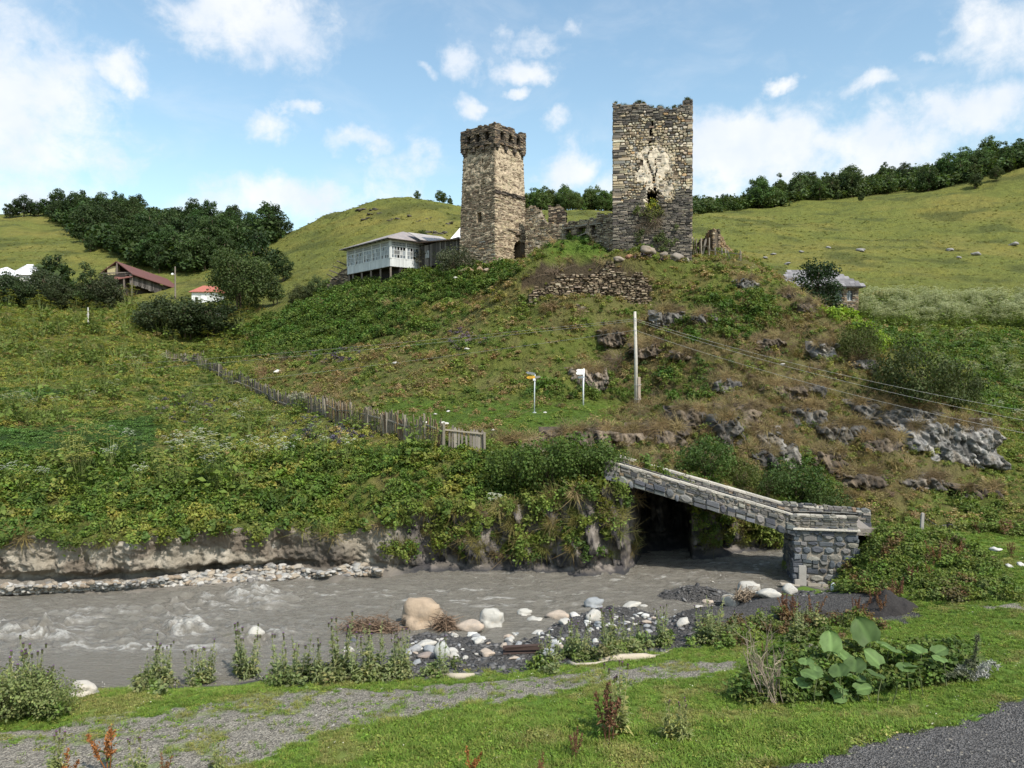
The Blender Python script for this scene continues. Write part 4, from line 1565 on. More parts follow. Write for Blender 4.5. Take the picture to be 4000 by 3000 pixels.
# ------------------------------------------------------------------ the white house on stilts
m_paint = mat_col('flaking_white_paint', .7, 1.5, .25, 12, .25, .3, .01)
m_pane = mat_col('old_glass', .15, 2, .2, 20, .5, .05, .002)
m_tin = mat_base('corrugated_sheet', .6, .3)
mt_, t, b = m_tin
w_ = t.new('ShaderNodeTexWave')
w_.inputs['Scale'].default_value = 6.0
w_.inputs['Distortion'].default_value = .4
w_.bands_direction = 'X'
t.l.new(objco(t), w_.inputs['Vector'])
nn = t.noise(objco(t), .9, 6, .7)
c = t.vmath('SCALE', attr(t), t.math('ADD', t.math('MULTIPLY', nn, 1.1), .45))
t.l.new(c, b.inputs['Base Color'])
bump(t, b, w_.outputs['Fac'], .5, .03)
m_tin = mt_
hl = np.array([-.64, .77, 0.0])
hr = np.array([.77, .64, 0.0])
HC = at(843, 573.5, 88.0)
house = thing('wooden_house', HC, 'white wooden house with glazed veranda standing on stilts beside the tapering tower', 'house')
LL, LR = 10.2, 6.4
WH = (.60, .61, .60)
ZV = np.array([0, 0, 1.0])
fl_ = MB()
fl_.box(hl * LL / 2 + hr * LR / 2 + ZV * -.02, (LL / 2 - .03, LR / 2 - .03, .1), np.c_[hl, hr, ZV], (.10, .08, .06))
fl_.build('floor', m_wood_old, house)


def plankwall(mb, a, d, L, z0, z1, w, col, nrm, th=.04):
    n = max(1, int(L / w))
    for k in range(n):
        s0, s1 = L * k / n, L * (k + 1) / n
        c_ = a + d * (s0 + s1) / 2 + ZV * ((z0 + z1) / 2) + nrm * rng.uniform(-.008, .008)
        mb.box(c_, ((s1 - s0) / 2 - .004, th / 2, (z1 - z0) / 2 + rng.uniform(-.01, .01)), np.c_[d, nrm, ZV], np.array(col) * rng.uniform(.82, 1.08))


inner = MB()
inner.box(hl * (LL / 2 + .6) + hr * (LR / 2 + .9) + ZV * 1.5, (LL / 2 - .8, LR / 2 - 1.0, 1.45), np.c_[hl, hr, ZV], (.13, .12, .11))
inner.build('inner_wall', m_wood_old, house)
for (dd, nrm, Lg, bays, dark) in ((hl, -hr, LL, 5, .25), (hr, -hl, LR, 3, .55)):
    sk = MB()
    plankwall(sk, np.zeros(3), dd, Lg, -.06, .84, .14, WH, nrm)
    sk.build('parapet_boards', m_paint, house)
    bw = Lg / bays
    for k in range(bays + 1):
        p_ = MB()
        p_.box(dd * min(max(k * bw, .08), Lg - .08) + ZV * 1.9 + nrm * .02, (.085, .06, 1.06), np.c_[dd, nrm, ZV], WH)
        p_.build('post', m_paint, house)
    rl = MB()
    rl.box(dd * Lg / 2 + ZV * 2.93 + nrm * .03, (Lg / 2, .06, .09), np.c_[dd, nrm, ZV], (.5, .5, .49))
    rl.build('head_beam', m_paint, house)
    for k in range(bays):
        wroot = MB()
        x0, x1 = k * bw + .1, (k + 1) * bw - .1
        for z_ in (.90, 2.26, 2.80):
            wroot.box(dd * (x0 + x1) / 2 + ZV * z_, ((x1 - x0) / 2, .035, .05), np.c_[dd, nrm, ZV], WH)
        ncol = 5
        cwid = (x1 - x0) / ncol
        for j in range(ncol + 1):
            wroot.box(dd * (x0 + j * cwid) + ZV * 1.58 + nrm * .004, (.04 if j % 2 else .028, .03, .68), np.c_[dd, nrm, ZV], WH)
        for j in range(ncol * 2 + 1):
            wroot.box(dd * (x0 + j * cwid / 2) + ZV * 2.53 + nrm * .004, (.02, .025, .24), np.c_[dd, nrm, ZV], (.55, .56, .56))
        wroot.box(dd * (x0 + x1) / 2 + ZV * 2.53, ((x1 - x0) / 2, .022, .02), np.c_[dd, nrm, ZV], (.55, .56, .56))
        for j in range(ncol):
            for z_ in (1.32, 1.82):
                wroot.box(dd * (x0 + (j + .5) * cwid) + ZV * z_ + nrm * .002, (cwid / 2, .02, .018), np.c_[dd, nrm, ZV], WH)
            wroot.box(dd * (x0 + (j + .5) * cwid) + ZV * 1.57 - nrm * .004, (.014, .018, .25), np.c_[dd, nrm, ZV], WH)
        wo_ = wroot.build('window', m_paint, house)
        for j in range(ncol):
            for (za, zb) in ((.95, 1.30), (1.34, 1.80), (1.84, 2.21)):
                gone = rng.random() < (dark * (1.2 if za != 1.34 else .5))
                pn = MB()
                cc = (.012, .012, .013) if gone else np.array((.16, .18, .20)) * rng.uniform(.6, 1.25)
                if rng.random() < .12:
                    cc = (.42, .42, .42)
                pn.box(dd * (x0 + (j + .5) * cwid) + ZV * (za + zb) / 2 - nrm * (.012 + .03 * gone), (cwid / 2 - .03, .004, (zb - za) / 2), np.c_[dd, nrm, ZV], cc)
                pn.build('pane', m_pane, wo_)
        pn = MB()
        pn.box(dd * (x0 + x1) / 2 + ZV * 2.53 - nrm * .03, ((x1 - x0) / 2, .004, .23), np.c_[dd, nrm, ZV], (.13, .145, .16))
        pn.build('pane', m_pane, wo_)
# roof: hip over the corner, eaves wide
ov = .75
e = lambda s, q, z: hl * s + hr * q + ZV * z
ze, zr = 3.02, 4.75
E = [e(-ov, -ov, ze), e(LL + ov, -ov, ze), e(LL + ov, LR + 2.2 + ov, ze), e(-ov, LR + 2.2 + ov, ze), e(3.4, LR / 2 + .6, zr), e(LL - 3.0, LR / 2 + .6, zr)]
for nm, idx in (('roof_slope', (0, 1, 5, 4)), ('roof_slope', (1, 2, 5)), ('roof_slope', (2, 3, 4, 5)), ('roof_slope', (3, 0, 4))):
    r_ = MB()
    V = np.array([E[i] for i in idx])
    n_ = len(V)
    r_.add(np.r_[V, V - ZV * .07], [tuple(range(n_)), tuple(range(2 * n_ - 1, n_ - 1, -1))] + [(i, i + n_, (i + 1) % n_ + n_, (i + 1) % n_) for i in range(n_)], (.30, .26, .245))
    r_.build(nm, m_tin, house)
rp = MB()
rp.box(e(-.3, LR / 2 + 2.2, 3.62), (1.5, 2.4, .03), np.c_[hl, hr, ZV] @ np.array(Matrix.Rotation(-.42, 3, 'Y')), (.36, .33, .31))
rp.build('roof_patch', m_tin, house)
for k in range(11):
    rf = MB()
    rf.bar(e(k * LL / 10, -ov + .03, ze - .10), e(k * LL / 10, .5, ze - .02), .07, .1, (.30, .29, .27))
    rf.build('rafter_end', m_wood_old, house)
for k, s in enumerate((.15, 2.4, 4.6, 6.8, 9.0, 10.0)):
    for q in (.15, 3.0):
        p_ = e(s, q, 0) + HC
        zg = ground(p_[0], p_[1]) - HC[2] - .2
        if zg < -.15:
            st = MB()
            st.bar(e(s, q, -.1), e(s + rng.uniform(-.06, .06), q, zg), .2, .2, (.17, .145, .12), jit=.02)
            st.build('stilt', m_wood_old, house)
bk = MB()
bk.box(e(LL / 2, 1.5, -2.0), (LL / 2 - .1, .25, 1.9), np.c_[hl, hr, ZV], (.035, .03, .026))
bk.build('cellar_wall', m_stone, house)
# dark dry stone wall with planks on it, left of the house
ruin_wall('rubble_ruin', 'dark sloping stone wall below the far end of the white house', 708, 98.0, 752, 96.0, 622,
          [(706, 618), (715, 605), (730, 592), (742, 582), (752, 578)], [], st_dark, 91, 40)
for k, (x, y) in enumerate(((735, 580), (728, 590), (744, 571), (722, 600))):
    o = MB()
    o.box((0, 0, 0), (1.0, .12, .05), None, (.13, .115, .10), .02)
    ob = o.build('plank', m_wood_old, label='dark plank on the sloping wall by the white house, ' + ('third from top', 'second from top', 'topmost', 'lowest')[k], cat='plank', group='planks on the dark wall')
    ob.location = at(x, y, 96.6 - k * .1)
    ob.rotation_euler = (.1, .25 + .05 * k, .6)
# dark board shed joining house and tower
shed = thing('board_shed', at(950, 575, 86.5), 'dark weathered board shed between the white house and the tower', 'shed')
so_ = np.array(shed.location)
A_, B_ = at(905, 578, 89.6), at(993, 570, 84.6)
dS = (B_ - A_) * np.array([1, 1, 0])
LS = np.linalg.norm(dS)
dS /= LS
nS = np.array([dS[1], -dS[0], 0])
nb = 34
for k in range(nb):
    s0 = LS * (k + .5) / nb
    w2 = MB()
    zt = 2.75 + .35 * (k / nb) + rng.uniform(-.04, .04)
    zz = ground(*(A_ + dS * s0)[:2]) - .3
    bot = max(zz, A_[2] - .1 + .5 * (k / nb) ** 2 + rng.uniform(-.06, .06))
    top_ = A_[2] + zt - .4
    ctr_ = A_ * np.array([1, 1, 0]) + dS * s0 + ZV * (bot + top_) / 2 - so_
    w2.box(ctr_ + nS * rng.uniform(-.02, .02), (LS / nb / 2 - .01, .02, (top_ - bot) / 2), np.c_[dS, nS, ZV], np.array((.085, .075, .065)) * rng.choice([.6, .8, 1, 1.2, 2.2]))
    w2.build('board', m_wood_old, shed)
w2 = MB()
w2.box(A_ + dS * LS / 2 + ZV * 2.62 + nS * -.9 - so_, (LS / 2 + .1, 1.3, .05), np.c_[dS, nS, ZV] @ np.array(Matrix.Rotation(.06, 3, 'Y')), (.13, .085, .06))
w2.build('roof', m_tin, shed)
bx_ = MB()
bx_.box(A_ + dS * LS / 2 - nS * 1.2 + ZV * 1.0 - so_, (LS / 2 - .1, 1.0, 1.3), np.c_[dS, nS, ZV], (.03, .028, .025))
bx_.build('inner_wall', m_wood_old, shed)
wv = MB()
wv.box(A_ + dS * 1.6 + ZV * 1.35 + nS * .06 - so_, (.32, .03, .42), np.c_[dS, nS, ZV], (.32, .32, .31))
wv.build('shutter', m_paint, shed)
# white roofed building behind, only its roof edge shows
wr = thing('hut', at(985, 545, 97), 'white metal gable roof rising behind the board shed', 'hut')
wo3 = np.array(wr.location)
V = [at(958, 533, 95), at(1000, 485, 97), at(1000, 533, 95), at(990, 533, 103), at(1035, 485, 104), at(1035, 533, 103)]
r_ = MB()
r_.add(np.array([V[0], at(1012, 533, 93.5), at(1045, 484, 97.5), V[1]]) - wo3, [(0, 1, 2, 3)], (.8, .8, .8))
pts = np.array([V[0], at(1012, 533, 93.5), at(1045, 484, 97.5), V[1]]) - wo3
r_ = MB()
r_.add(np.r_[pts, pts - ZV * .08], [(0, 1, 2, 3), (7, 6, 5, 4), (0, 4, 5, 1), (1, 5, 6, 2), (2, 6, 7, 3), (3, 7, 4, 0)], (.80, .80, .80))
r_.build('roof', m_paint, wr)
p2 = pts + np.array([0, 9.0, 0])
p2[2:] = pts[2:]
p2[:2, 1] += 0
r2 = MB()
r2.add(np.r_[p2, p2 - ZV * .08], [(0, 1, 2, 3), (7, 6, 5, 4), (0, 4, 5, 1), (1, 5, 6, 2), (2, 6, 7, 3), (3, 7, 4, 0)], (.78, .78, .78))
r2.build('roof', m_paint, wr)
bw_ = MB()
bw_.box((pts[0] + pts[1]) / 2 + np.array([.5, 4.6, -1.2]), (2.6, 3.6, 1.4), None, (.2, .18, .15))
bw_.build('wall', m_stone, wr)

# ------------------------------------------------------------------ red roofed barn
BD = 152.0
fa, fe0, fe1 = at(250.5, 564, BD), at(215.5, 589.5, BD + 1), at(286, 591.5, BD - 2)
bg_ = at(250, 622, BD)
bg_[2] = ground(bg_[0], bg_[1])
barn = thing('barn', bg_, 'old open barn with long rusty red roof beyond the field', 'barn')
rec = at(361, 602, 166.0) - fa
m_rust = mat_col('rusty_roof_sheet', .7, .6, .4, 5, .25, .4, .02)
for (P0, P1) in ((fa, fe1), (fa, fe0)):
    V = np.array([P0, P1, P1 + rec, P0 + rec]) - bg_
    r_ = MB()
    r_.add(np.r_[V, V - ZV * .15], [(0, 1, 2, 3), (7, 6, 5, 4), (0, 4, 5, 1), (1, 5, 6, 2), (2, 6, 7, 3), (3, 7, 4, 0)], (.135, .06, .05))
    r_.build('roof_slope', m_rust, barn)
ln = [at(246, 604, BD - 2.5), at(286, 597, BD - 2.0), at(289, 593.5, BD - .2), at(249, 595, BD - .3)]
V = np.array(ln) - bg_
r_ = MB()
r_.add(np.r_[V, V - ZV * .12], [(0, 1, 2, 3), (7, 6, 5, 4), (0, 4, 5, 1), (1, 5, 6, 2), (2, 6, 7, 3), (3, 7, 4, 0)], (.17, .075, .06))
r_.build('lean_to_roof', m_rust, barn)
for k, (x, y0, y1, dd_) in enumerate(((224, 590, 622, 0), (253, 568, 622, 0), (268, 601, 622, -2), (285, 592, 622, -1.5), (249, 604, 622, -2.2), (230, 596, 622, 0))):
    p0, p1 = at(x, y0, BD + dd_), at(x, y1, BD + dd_)
    p1[2] = min(p1[2], ground(p1[0], p1[1])) - .1
    pb = MB()
    pb.bar(p0 - bg_, p1 - bg_, .25, .25, (.16, .13, .11))
    pb.build('post', m_wood_old, barn)
for k, (a_, b_) in enumerate((((218, 590.5), (285, 588.5)), ((250, 594), (286, 592)), ((246, 612), (286, 612)))):
    pb = MB()
    pb.bar(at(*a_, BD - .2) - bg_, at(*b_, BD - 1.0) - bg_, .2, .22, (.17, .14, .12))
    pb.build('rail', m_wood_old, barn)
sd_ = MB()
s0 = fe1 + np.array([-.6, .4, -.15])
dB = rec / np.linalg.norm(rec)
nB = np.cross(dB, ZV)
for k in range(26):
    a_ = s0 + rec * (k + .5) / 26 * .9
    hB = 1.9 * rng.uniform(.8, 1.05) if k < 17 else .7
    bb = MB()
    bb.box(a_ - ZV * hB / 2 - bg_, (.37, .04, hB / 2), np.c_[dB, nB, ZV], np.array((.13, .115, .105)) * rng.uniform(.5, 1.5))
    bb.build('board', m_wood_old, barn)
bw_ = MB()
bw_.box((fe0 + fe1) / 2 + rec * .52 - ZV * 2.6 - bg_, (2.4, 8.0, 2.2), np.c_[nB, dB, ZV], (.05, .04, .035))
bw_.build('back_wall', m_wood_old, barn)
hy = MB()
hy.box(at(245, 585, BD + 1.2) - bg_, (1.0, .5, .85), None, (.42, .36, .2), .15)
hy.build('hay', m_mortar, barn)

# ------------------------------------------------------------------ small white house with a coral roof, and the pale roofs at the edge
def small_house(name, label, x0, x1, ye, yr, ybase, d, dep, wallc, roofc, cat='house', hip=.25, yaw=0.0, ov=.35):
    A_, B_ = at(x0, ye, d), at(x1, ye, d)
    ze = A_[2]
    zr_ = at(x0, yr, d + dep / 2)[2]
    zb = min(ground(A_[0], A_[1]), ground(B_[0], B_[1]), ground(B_[0], B_[1] + dep)) - .3
    Lh = B_[0] - A_[0]
    root = thing(name, ((A_[0] + B_[0]) / 2, d + dep / 2, zb), label, cat, rz=yaw)
    wl = MB()
    wl.box((0, 0, (ze - zb) / 2), (Lh / 2, dep / 2, (ze - zb) / 2), None, wallc)
    wl.build('wall', m_paint, root)
    h_ = ze - zb
    R_ = zr_ - zb
    a, b_ = Lh / 2 + ov, dep / 2 + ov
    rd = a - hip * dep
    V = np.array([(-a, -b_, h_ - .1), (a, -b_, h_ - .1), (a, b_, h_ - .1), (-a, b_, h_ - .1), (-rd, 0, R_), (rd, 0, R_)])
    for idx in ((0, 1, 5, 4), (2, 3, 4, 5), (1, 2, 5), (3, 0, 4)):
        q = V[list(idx)]
        n_ = len(q)
        r_ = MB()
        r_.add(np.r_[q, q - ZV * .08], [tuple(range(n_)), tuple(range(2 * n_ - 1, n_ - 1, -1))] + [(i, i + n_, (i + 1) % n_ + n_, (i + 1) % n_) for i in range(n_)], roofc)
        r_.build('roof_slope', m_rust if roofc[0] > roofc[2] * 1.3 else m_paint, root)
    return root, Lh, dep, h_


sh_, Lh, dp_, h_ = small_house('small_house', 'small whitewashed house with coral red roof behind the big round tree', 414, 466, 629, 617, 650, 130, 4.5, (.78, .78, .77), (.36, .125, .09), hip=.3)
wn = MB()
wn.box((-1.2, -2.27, h_ - 1.3), (.22, .03, .32), None, (.03, .03, .03))
wn.build('window', m_pane, sh_)
small_house('hut', 'hut with bright white sheet roof behind the hedge', 22, 66, 592, 571, 600, 148, 6, (.5, .48, .45), (.72, .72, .72), 'hut', hip=.5)
small_house('hut', 'lower hut with greyish white roof half hidden by the hedge', -40, 24, 594, 577, 600, 146, 6, (.5, .48, .45), (.66, .67, .67), 'hut', hip=.5)

# ------------------------------------------------------------------ slate roofed stone house behind the knoll
HD = 104.0
h0, h1 = at(1688, 690, HD), at(1853.5, 690, HD)
zb = ground((h0[0] + h1[0]) / 2, HD) - .6
Lh = h1[0] - h0[0]
DP = 7.0
sth = thing('stone_house', ((h0[0] + h1[0]) / 2, HD, zb), 'two storey rubble stone house with grey slate roof behind the dark round tree', 'house')
shl = np.array(sth.location)
fh = Frame(np.array([h0[0], HD, zb]), (1, 0, 0))
ze = fh.st(1853, 618)[1]
wins = [(1806, 625, 1819, 649), (1830, 627, 1842.5, 649), (1806, 664, 1816, 690), (1831, 667, 1843, 692), (1770, 625, 1783, 649)]
opf = [rect(fh.st(o_[0], o_[3]), fh.st(o_[2], o_[1])) for o_ in wins]
sts = lay(fh, lambda t: (0, Lh), ze, lambda s, t, r: (.42, .16, .06, 0, BROWN + [((.30, .26, .20), 2), ((.2, .19, .17), 2)]), None, opf, seed=151)
c_ = core(fh, .02, Lh - .02, ze, .15, lambda s, t: not any(f_(s, t) for f_ in opf), .05, None, .5, cols=((.12, .10, .08), (.3, .25, .2)))
for (O_, U_, L_) in ((np.array([h1[0], HD, zb]), (0, 1, 0), DP), (np.array([h0[0], HD + DP, zb]), (0, -1, 0), DP)):
    f2 = Frame(O_, U_)
    lay(f2, lambda t: (0, DP), ze, lambda s, t, r: (.5, .2, .05, 0, BROWN), None, [], seed=155, out=sts, weight=.1)
    core(f2, .02, DP - .02, ze, .5, lambda s, t: True, .05, None, .5, c_)
for v_ in c_.v:
    v_ -= shl
c_.build('wall_core', m_mortar, sth)
finish_stones(sts, sth, m_stone, 120)
for k, o_ in enumerate(wins):
    q0, q1 = fh.st(o_[0], o_[3]), fh.st(o_[2], o_[1])
    a_, b_ = fh.P([q0[0], q0[1], -.2])[0] - shl, fh.P([q1[0], q1[1], -.2])[0] - shl
    ww, hh = b_[0] - a_[0], b_[2] - a_[2]
    m_ = (a_ + b_) / 2
    wf = MB()
    up_ = k in (0, 1, 4)
    cc = (.42, .45, .47) if up_ else (.2, .15, .1)
    for sx_ in (-1, 1):
        wf.box(m_ + np.array([sx_ * ww / 2, 0, 0]), (.05, .05, hh / 2), None, cc)
        wf.box(m_ + np.array([0, 0, sx_ * hh / 2]), (ww / 2, .05, .05), None, cc)
    if up_:
        wf.box(m_, (.035, .04, hh / 2), None, cc)
        wf.box(m_ + np.array([0, 0, hh * .18]), (ww / 2, .04, .03), None, cc)
    else:
        for j in range(3):
            wf.box(m_ + np.array([(j - 1) * ww / 3, .01, 0]), (ww / 6.3, .03, hh / 2), None, np.array((.17, .11, .07)) * rng.uniform(.7, 1.2))
    w_o = wf.build('window' if up_ else 'door', m_paint if up_ else m_wood_old, sth)
    if up_:
        pn = MB()
        pn.box(m_ + np.array([0, .04, 0]), (ww / 2, .005, hh / 2), None, (.10, .12, .14))
        pn.build('pane', m_pane, w_o)
# roof of slate rows
za = ze - .12
rise = fh.st(1800, 594)[1] - ze + 1.1
a, b_ = Lh / 2 + .7, DP / 2 + .7
rd = a - 3.0
V = np.array([(-a, -.7, za), (a, -.7, za), (a, DP + .7, za), (-a, DP + .7, za), (-rd, DP / 2, za + rise), (rd, DP / 2, za + rise)])
for nm, idx in (('f', (0, 1, 5, 4)), ('r', (1, 2, 5)), ('b', (2, 3, 4, 5)), ('l', (3, 0, 4))):
    q = V[list(idx)]
    n_ = len(q)
    r_ = MB()
    r_.add(np.r_[q, q - ZV * .1], [tuple(range(n_)), tuple(range(2 * n_ - 1, n_ - 1, -1))] + [(i, i + n_, (i + 1) % n_ + n_, (i + 1) % n_) for i in range(n_)], (.08, .075, .075))
    r_.build('roof_bed', m_wood_old, sth)
rows = 7
for i in range(rows):
    u0, u1 = i / rows, (i + 1.15) / rows
    e0 = V[0] * (1 - u0) + V[4] * u0
    e1 = V[1] * (1 - u0) + V[5] * u0
    g0 = V[0] * (1 - min(u1, 1)) + V[4] * min(u1, 1)
    n_ = int((e1 - e0)[0] / .62)
    upv = (V[4] + V[5]) / 2 - (V[0] + V[1]) / 2
    upv /= np.linalg.norm(upv)
    nr = np.cross((1, 0, 0), upv)
    ln_ = np.linalg.norm((V[4] + V[5]) / 2 - (V[0] + V[1]) / 2) / rows * 1.2
    for k in range(n_):
        x = e0[0] + (e1[0] - e0[0]) * (k + .5) / n_
        sgl = MB()
        tl = np.array(Matrix.Rotation(.06 + rng.uniform(-.02, .02), 3, 'X'))
        sgl.box(np.array([x, e0[1], e0[2]]) + upv * ln_ / 2 + nr * (.06 + rng.uniform(0, .02)), ((e1 - e0)[0] / n_ / 2 - .012, ln_ / 2, .02), np.c_[(1, 0, 0), upv, nr] @ tl, np.array((.19, .18, .185)) * rng.uniform(.65, 1.3), .02)
        sgl.build('roof_slate', m_stone, sth)

# ------------------------------------------------------------------ stones in and beside the river
def rock_mesh(name, seed, sub=3, flat=.7, ang=.0, rough=.18):
    bm = bmesh.new()
    bmesh.ops.create_icosphere(bm, subdivisions=sub, radius=1.0)
    P = np.array([v.co[:] for v in bm.verts])
    r = np.random.default_rng(seed)
    n = fbm(P * 0.9 + r.uniform(0, 50, 3), 3, .45)
    Q = P * (1 + rough * 1.6 * n)[:, None]
    if ang > 0:                                      # cut flat facets
        for k in range(int(9)):
            d = r.normal(size=3)
            d /= np.linalg.norm(d)
            h = Q @ d
            lim = r.uniform(.62, .85)
            Q = Q - np.outer(np.maximum(h - lim, 0) * ang, d)
    Q = Q * np.array([1.0, r.uniform(.7, .95), flat])
    for v, q in zip(bm.verts, Q):
        v.co = q
    me = bpy.data.meshes.new(name)
    bm.to_mesh(me)
    bm.free()
    me.polygons.foreach_set('use_smooth', np.ones(len(me.polygons), bool))
    vcol(me, np.ones((len(P), 3)))
    return me


def mat_rock(name, src='object', spec=.25):
    m, t, b = mat_base(name, .8, spec)
    if src == 'object':
        base = t.new('ShaderNodeObjectInfo').outputs['Color']
    else:
        base = attr(t, 'tint', 'INSTANCER')
    p = objco(t)
    n1 = t.noise(p, 1.6, 6, .65, .3)
    n2 = t.noise(p, 9.0, 5, .7)
    c = t.vmath('SCALE', base, t.math('ADD', t.math('MULTIPLY', n1, .7), t.math('ADD', t.math('MULTIPLY', n2, .5), .4)))
    c = t.mix(t.math('MULTIPLY', t.map_range(n1, .52, .7), .3), c, t.vmath('MULTIPLY', c, (1.0, .82, .62)))
    t.l.new(c, b.inputs['Base Color'])
    bump(t, b, t.math('ADD', n2, n1), .5, .05)
    return m


m_rock = mat_rock('river_stone')
m_rocki = mat_rock('pebble', 'tint')
ROCKS = [rock_mesh('river_rock_%d' % i, 200 + i, 3, (.62, .75, .55, .8, .5, .68)[i], (.5, .6, .55, .5, .6, .85)[i], .36) for i in range(6)]
for me in ROCKS:
    me.materials.append(m_rock)
PEBS = [rock_mesh('pebble_%d' % i, 230 + i, 1, (.6, .45, .7, .35)[i], .3) for i in range(4)]
for me in PEBS:
    me.materials.append(m_rocki)
CHIPS = [rock_mesh('slate_chip_%d' % i, 250 + i, 1, (.14, .2, .12)[i], .9) for i in range(3)]
for me in CHIPS:
    me.materials.append(m_rocki)


def put_rock(name, k, loc, size, col, label, cat='boulder', group=None, rot=None, bury=.25):
    o = add(name, ROCKS[k], label=label, cat=cat, group=group)
    s = (size, size, size) if not hasattr(size, '__len__') else size
    o.scale = s
    o.location = (loc[0], loc[1], loc[2] + s[2] * (.62 - bury))
    o.rotation_euler = rot if rot is not None else (rng.uniform(-.2, .2), rng.uniform(-.2, .2), rng.uniform(0, 6.28))
    o.color = (*col, 1)
    return o


WHT, GRY, TAN, PNK, BLG = (.43, .41, .365), (.27, .28, .285), (.36, .275, .195), (.40, .33, .265), (.09, .10, .11)
# (x, y of the base, width in view px, rock kind, colour, height factor, label)
BOUL = [(905, 1360, 104, 0, TAN, 1.35, 'largest tan boulder in the shallows with driftwood caught on both sides'),
        (1013, 1366, 70, 4, PNK, 1.0, 'low pinkish boulder just right of the largest tan boulder'),
        (1060, 1355, 62, 0, WHT, 1.4, 'rounded white boulder behind the low pinkish boulder'),
        (1284, 1314, 50, 0, GRY, 1.0, 'bluish grey dome of a boulder standing alone in the water'),
        (1284, 1343, 38, 1, WHT, 1.2, 'grey white boulder at the edge of the slate gravel bar'),
        (1205, 1338, 54, 4, PNK, 1.0, 'flat pale slab boulder among the white stones of the bar'),
        (1133, 1330, 38, 0, WHT, .9, 'flat white boulder with dark driftwood chip on its end'),
        (1155, 1342, 34, 2, WHT, .9, 'small pale boulder in front of the flat pale slab'),
        (918, 1400, 44, 4, WHT, .8, 'low white stone at the tip of the gravel bar'),
        (955, 1425, 40, 3, (.40, .40, .36), 1.6, 'upright grey boulder standing in the gravel bar'),
        (930, 1410, 36, 2, GRY, .9, 'grey stone leaning on the upright grey boulder'),
        (920, 1424, 40, 4, (.28, .23, .2), .7, 'flat brownish slab stone against the upright grey boulder'),
        (1185, 1428, 44, 1, GRY, 1.0, 'bluish grey stone beside the rusty sheet on the bar'),
        (1365, 1313, 42, 4, WHT, .7, 'flat white stone in the shallow water off the bar'),
        (1391, 1312, 22, 0, WHT, .8, 'small white stone next to the flat one in shallow water'),
        (1587, 1308, 44, 5, (.46, .43, .37), 1.3, 'squarish pale boulder with dark front on the spit by the pier'),
        (1622, 1282, 56, 0, WHT, 1.0, 'rounded white boulder at the back of the spit by the pier'),
        (1665, 1292, 48, 4, WHT, 1.0, 'long white boulder on the spit with roots tangled against it'),
        (1709, 1285, 32, 3, WHT, 1.3, 'white boulder right by the timber formwork of the pier'),
        (1532, 1305, 28, 2, PNK, .9, 'small pinkish boulder at the point of the spit'),
        (1508, 1312, 24, 4, WHT, .7, 'flat pale stone at the point of the spit'),
        (550, 1375, 36, 3, WHT, 1.2, 'white boulder washed by the rapids near the tall yellowing thistle'),
        (540, 1378, 40, 2, (.2, .19, .13), .9, 'mossy brown boulder breaking the rapids'),
        (490, 1380, 44, 4, (.13, .12, .09), .7, 'dark wet boulder awash in the rapids'),
        (165, 1505, 70, 0, (.46, .42, .36), .8, 'pale boulder on the near bank beside the big leafy clump'),
        (798, 1250, 34, 0, WHT, 1.0, 'rounded white boulder at the water below the dark earth slide'),
        (755, 1386, 30, 4, BLG, .8, 'blue black slab stone below the driftwood heap'),
        (750, 1408, 28, 0, WHT, 1.0, 'white stone in the shallow water below the driftwood heap'),
        (330, 1252, 26, 0, (.34, .27, .2), 1.0, 'brown boulder among the cobbles under the earth bank'),
        (572, 1196, 36, 3, (.33, .31, .27), 1.5, 'grey boulder stuck in the earth bank under the overhanging bush')]
for (x, y, w, k, c, hf, lab) in BOUL:
    if y < 1260 or (y < 1300 and x < 800):
        p_ = at(x, y, 29.3 if x < 500 else 30.2)
        p_[2] = max(p_[2], -.02)
    else:
        p_ = near_at(x, y)
        p_[2] = max(p_[2], -.06)
    r_ = w / 2 / S22 / F * p_[1]
    p_[1] += r_ * .6
    put_rock('boulder', k, p_, (r_ * 1.05, r_ * .95, r_ * hf * 1.05), c, lab, rot=(rng.uniform(-.1, .1), rng.uniform(-.1, .1), rng.uniform(-.6, .6) + (3.1 if k % 2 else 0)), bury=.40)

# cobbles of the beach under the far bank and on the gravel bar
cob = []
for k in range(5200):
    x = rng.choice([rng.uniform(-60, 330), rng.uniform(330, 620), rng.uniform(620, 820)], p=[.42, .40, .18])
    y0 = np.interp(x, [-60, 0, 300, 420, 560, 640, 700, 760, 830], [1270, 1268, 1258, 1240, 1222, 1225, 1240, 1215, 1236])
    y1 = np.interp(x, [-60, 0, 300, 560, 700, 830], [1290, 1285, 1272, 1256, 1248, 1244])
    y = rng.uniform(y0, y1)
    z = .02 + .30 * (y1 - y) / (y1 - y0 + 1e-6) * rng.uniform(.6, 1.2)
    p_ = at_z(x, y, z)
    cob.append((p_, .05 + .11 * rng.random() ** 2.2))
CC = [(.38, .36, .325), (.33, .30, .255), (.28, .275, .26), (.32, .27, .21), (.18, .17, .16), (.42, .40, .37), (.27, .215, .16)]
cob.sort(key=lambda q: -q[1])
cob = cob[:1900]
for k, (p_, r_) in enumerate(cob[:300]):
    put_rock('cobble', rng.integers(0, 6), p_, (r_ * 1.25, r_, r_ * .9), CC[rng.integers(0, 7)], 'rounded pale cobble in the beach under the eroded far bank', 'cobble', 'cobbles under the far bank')
P = np.array([q[0] for q in cob[300:]])
sz = np.array([q[1] for q in cob[300:]])
scatter('cobble_beach', P + np.c_[sz * 0, sz * 0, sz * .2], PEBS, np.c_[sz * 1.3, sz, sz * .95], tint=np.array(CC)[rng.integers(0, 7, len(P))] * rng.uniform(.7, 1.1, (len(P), 1)))


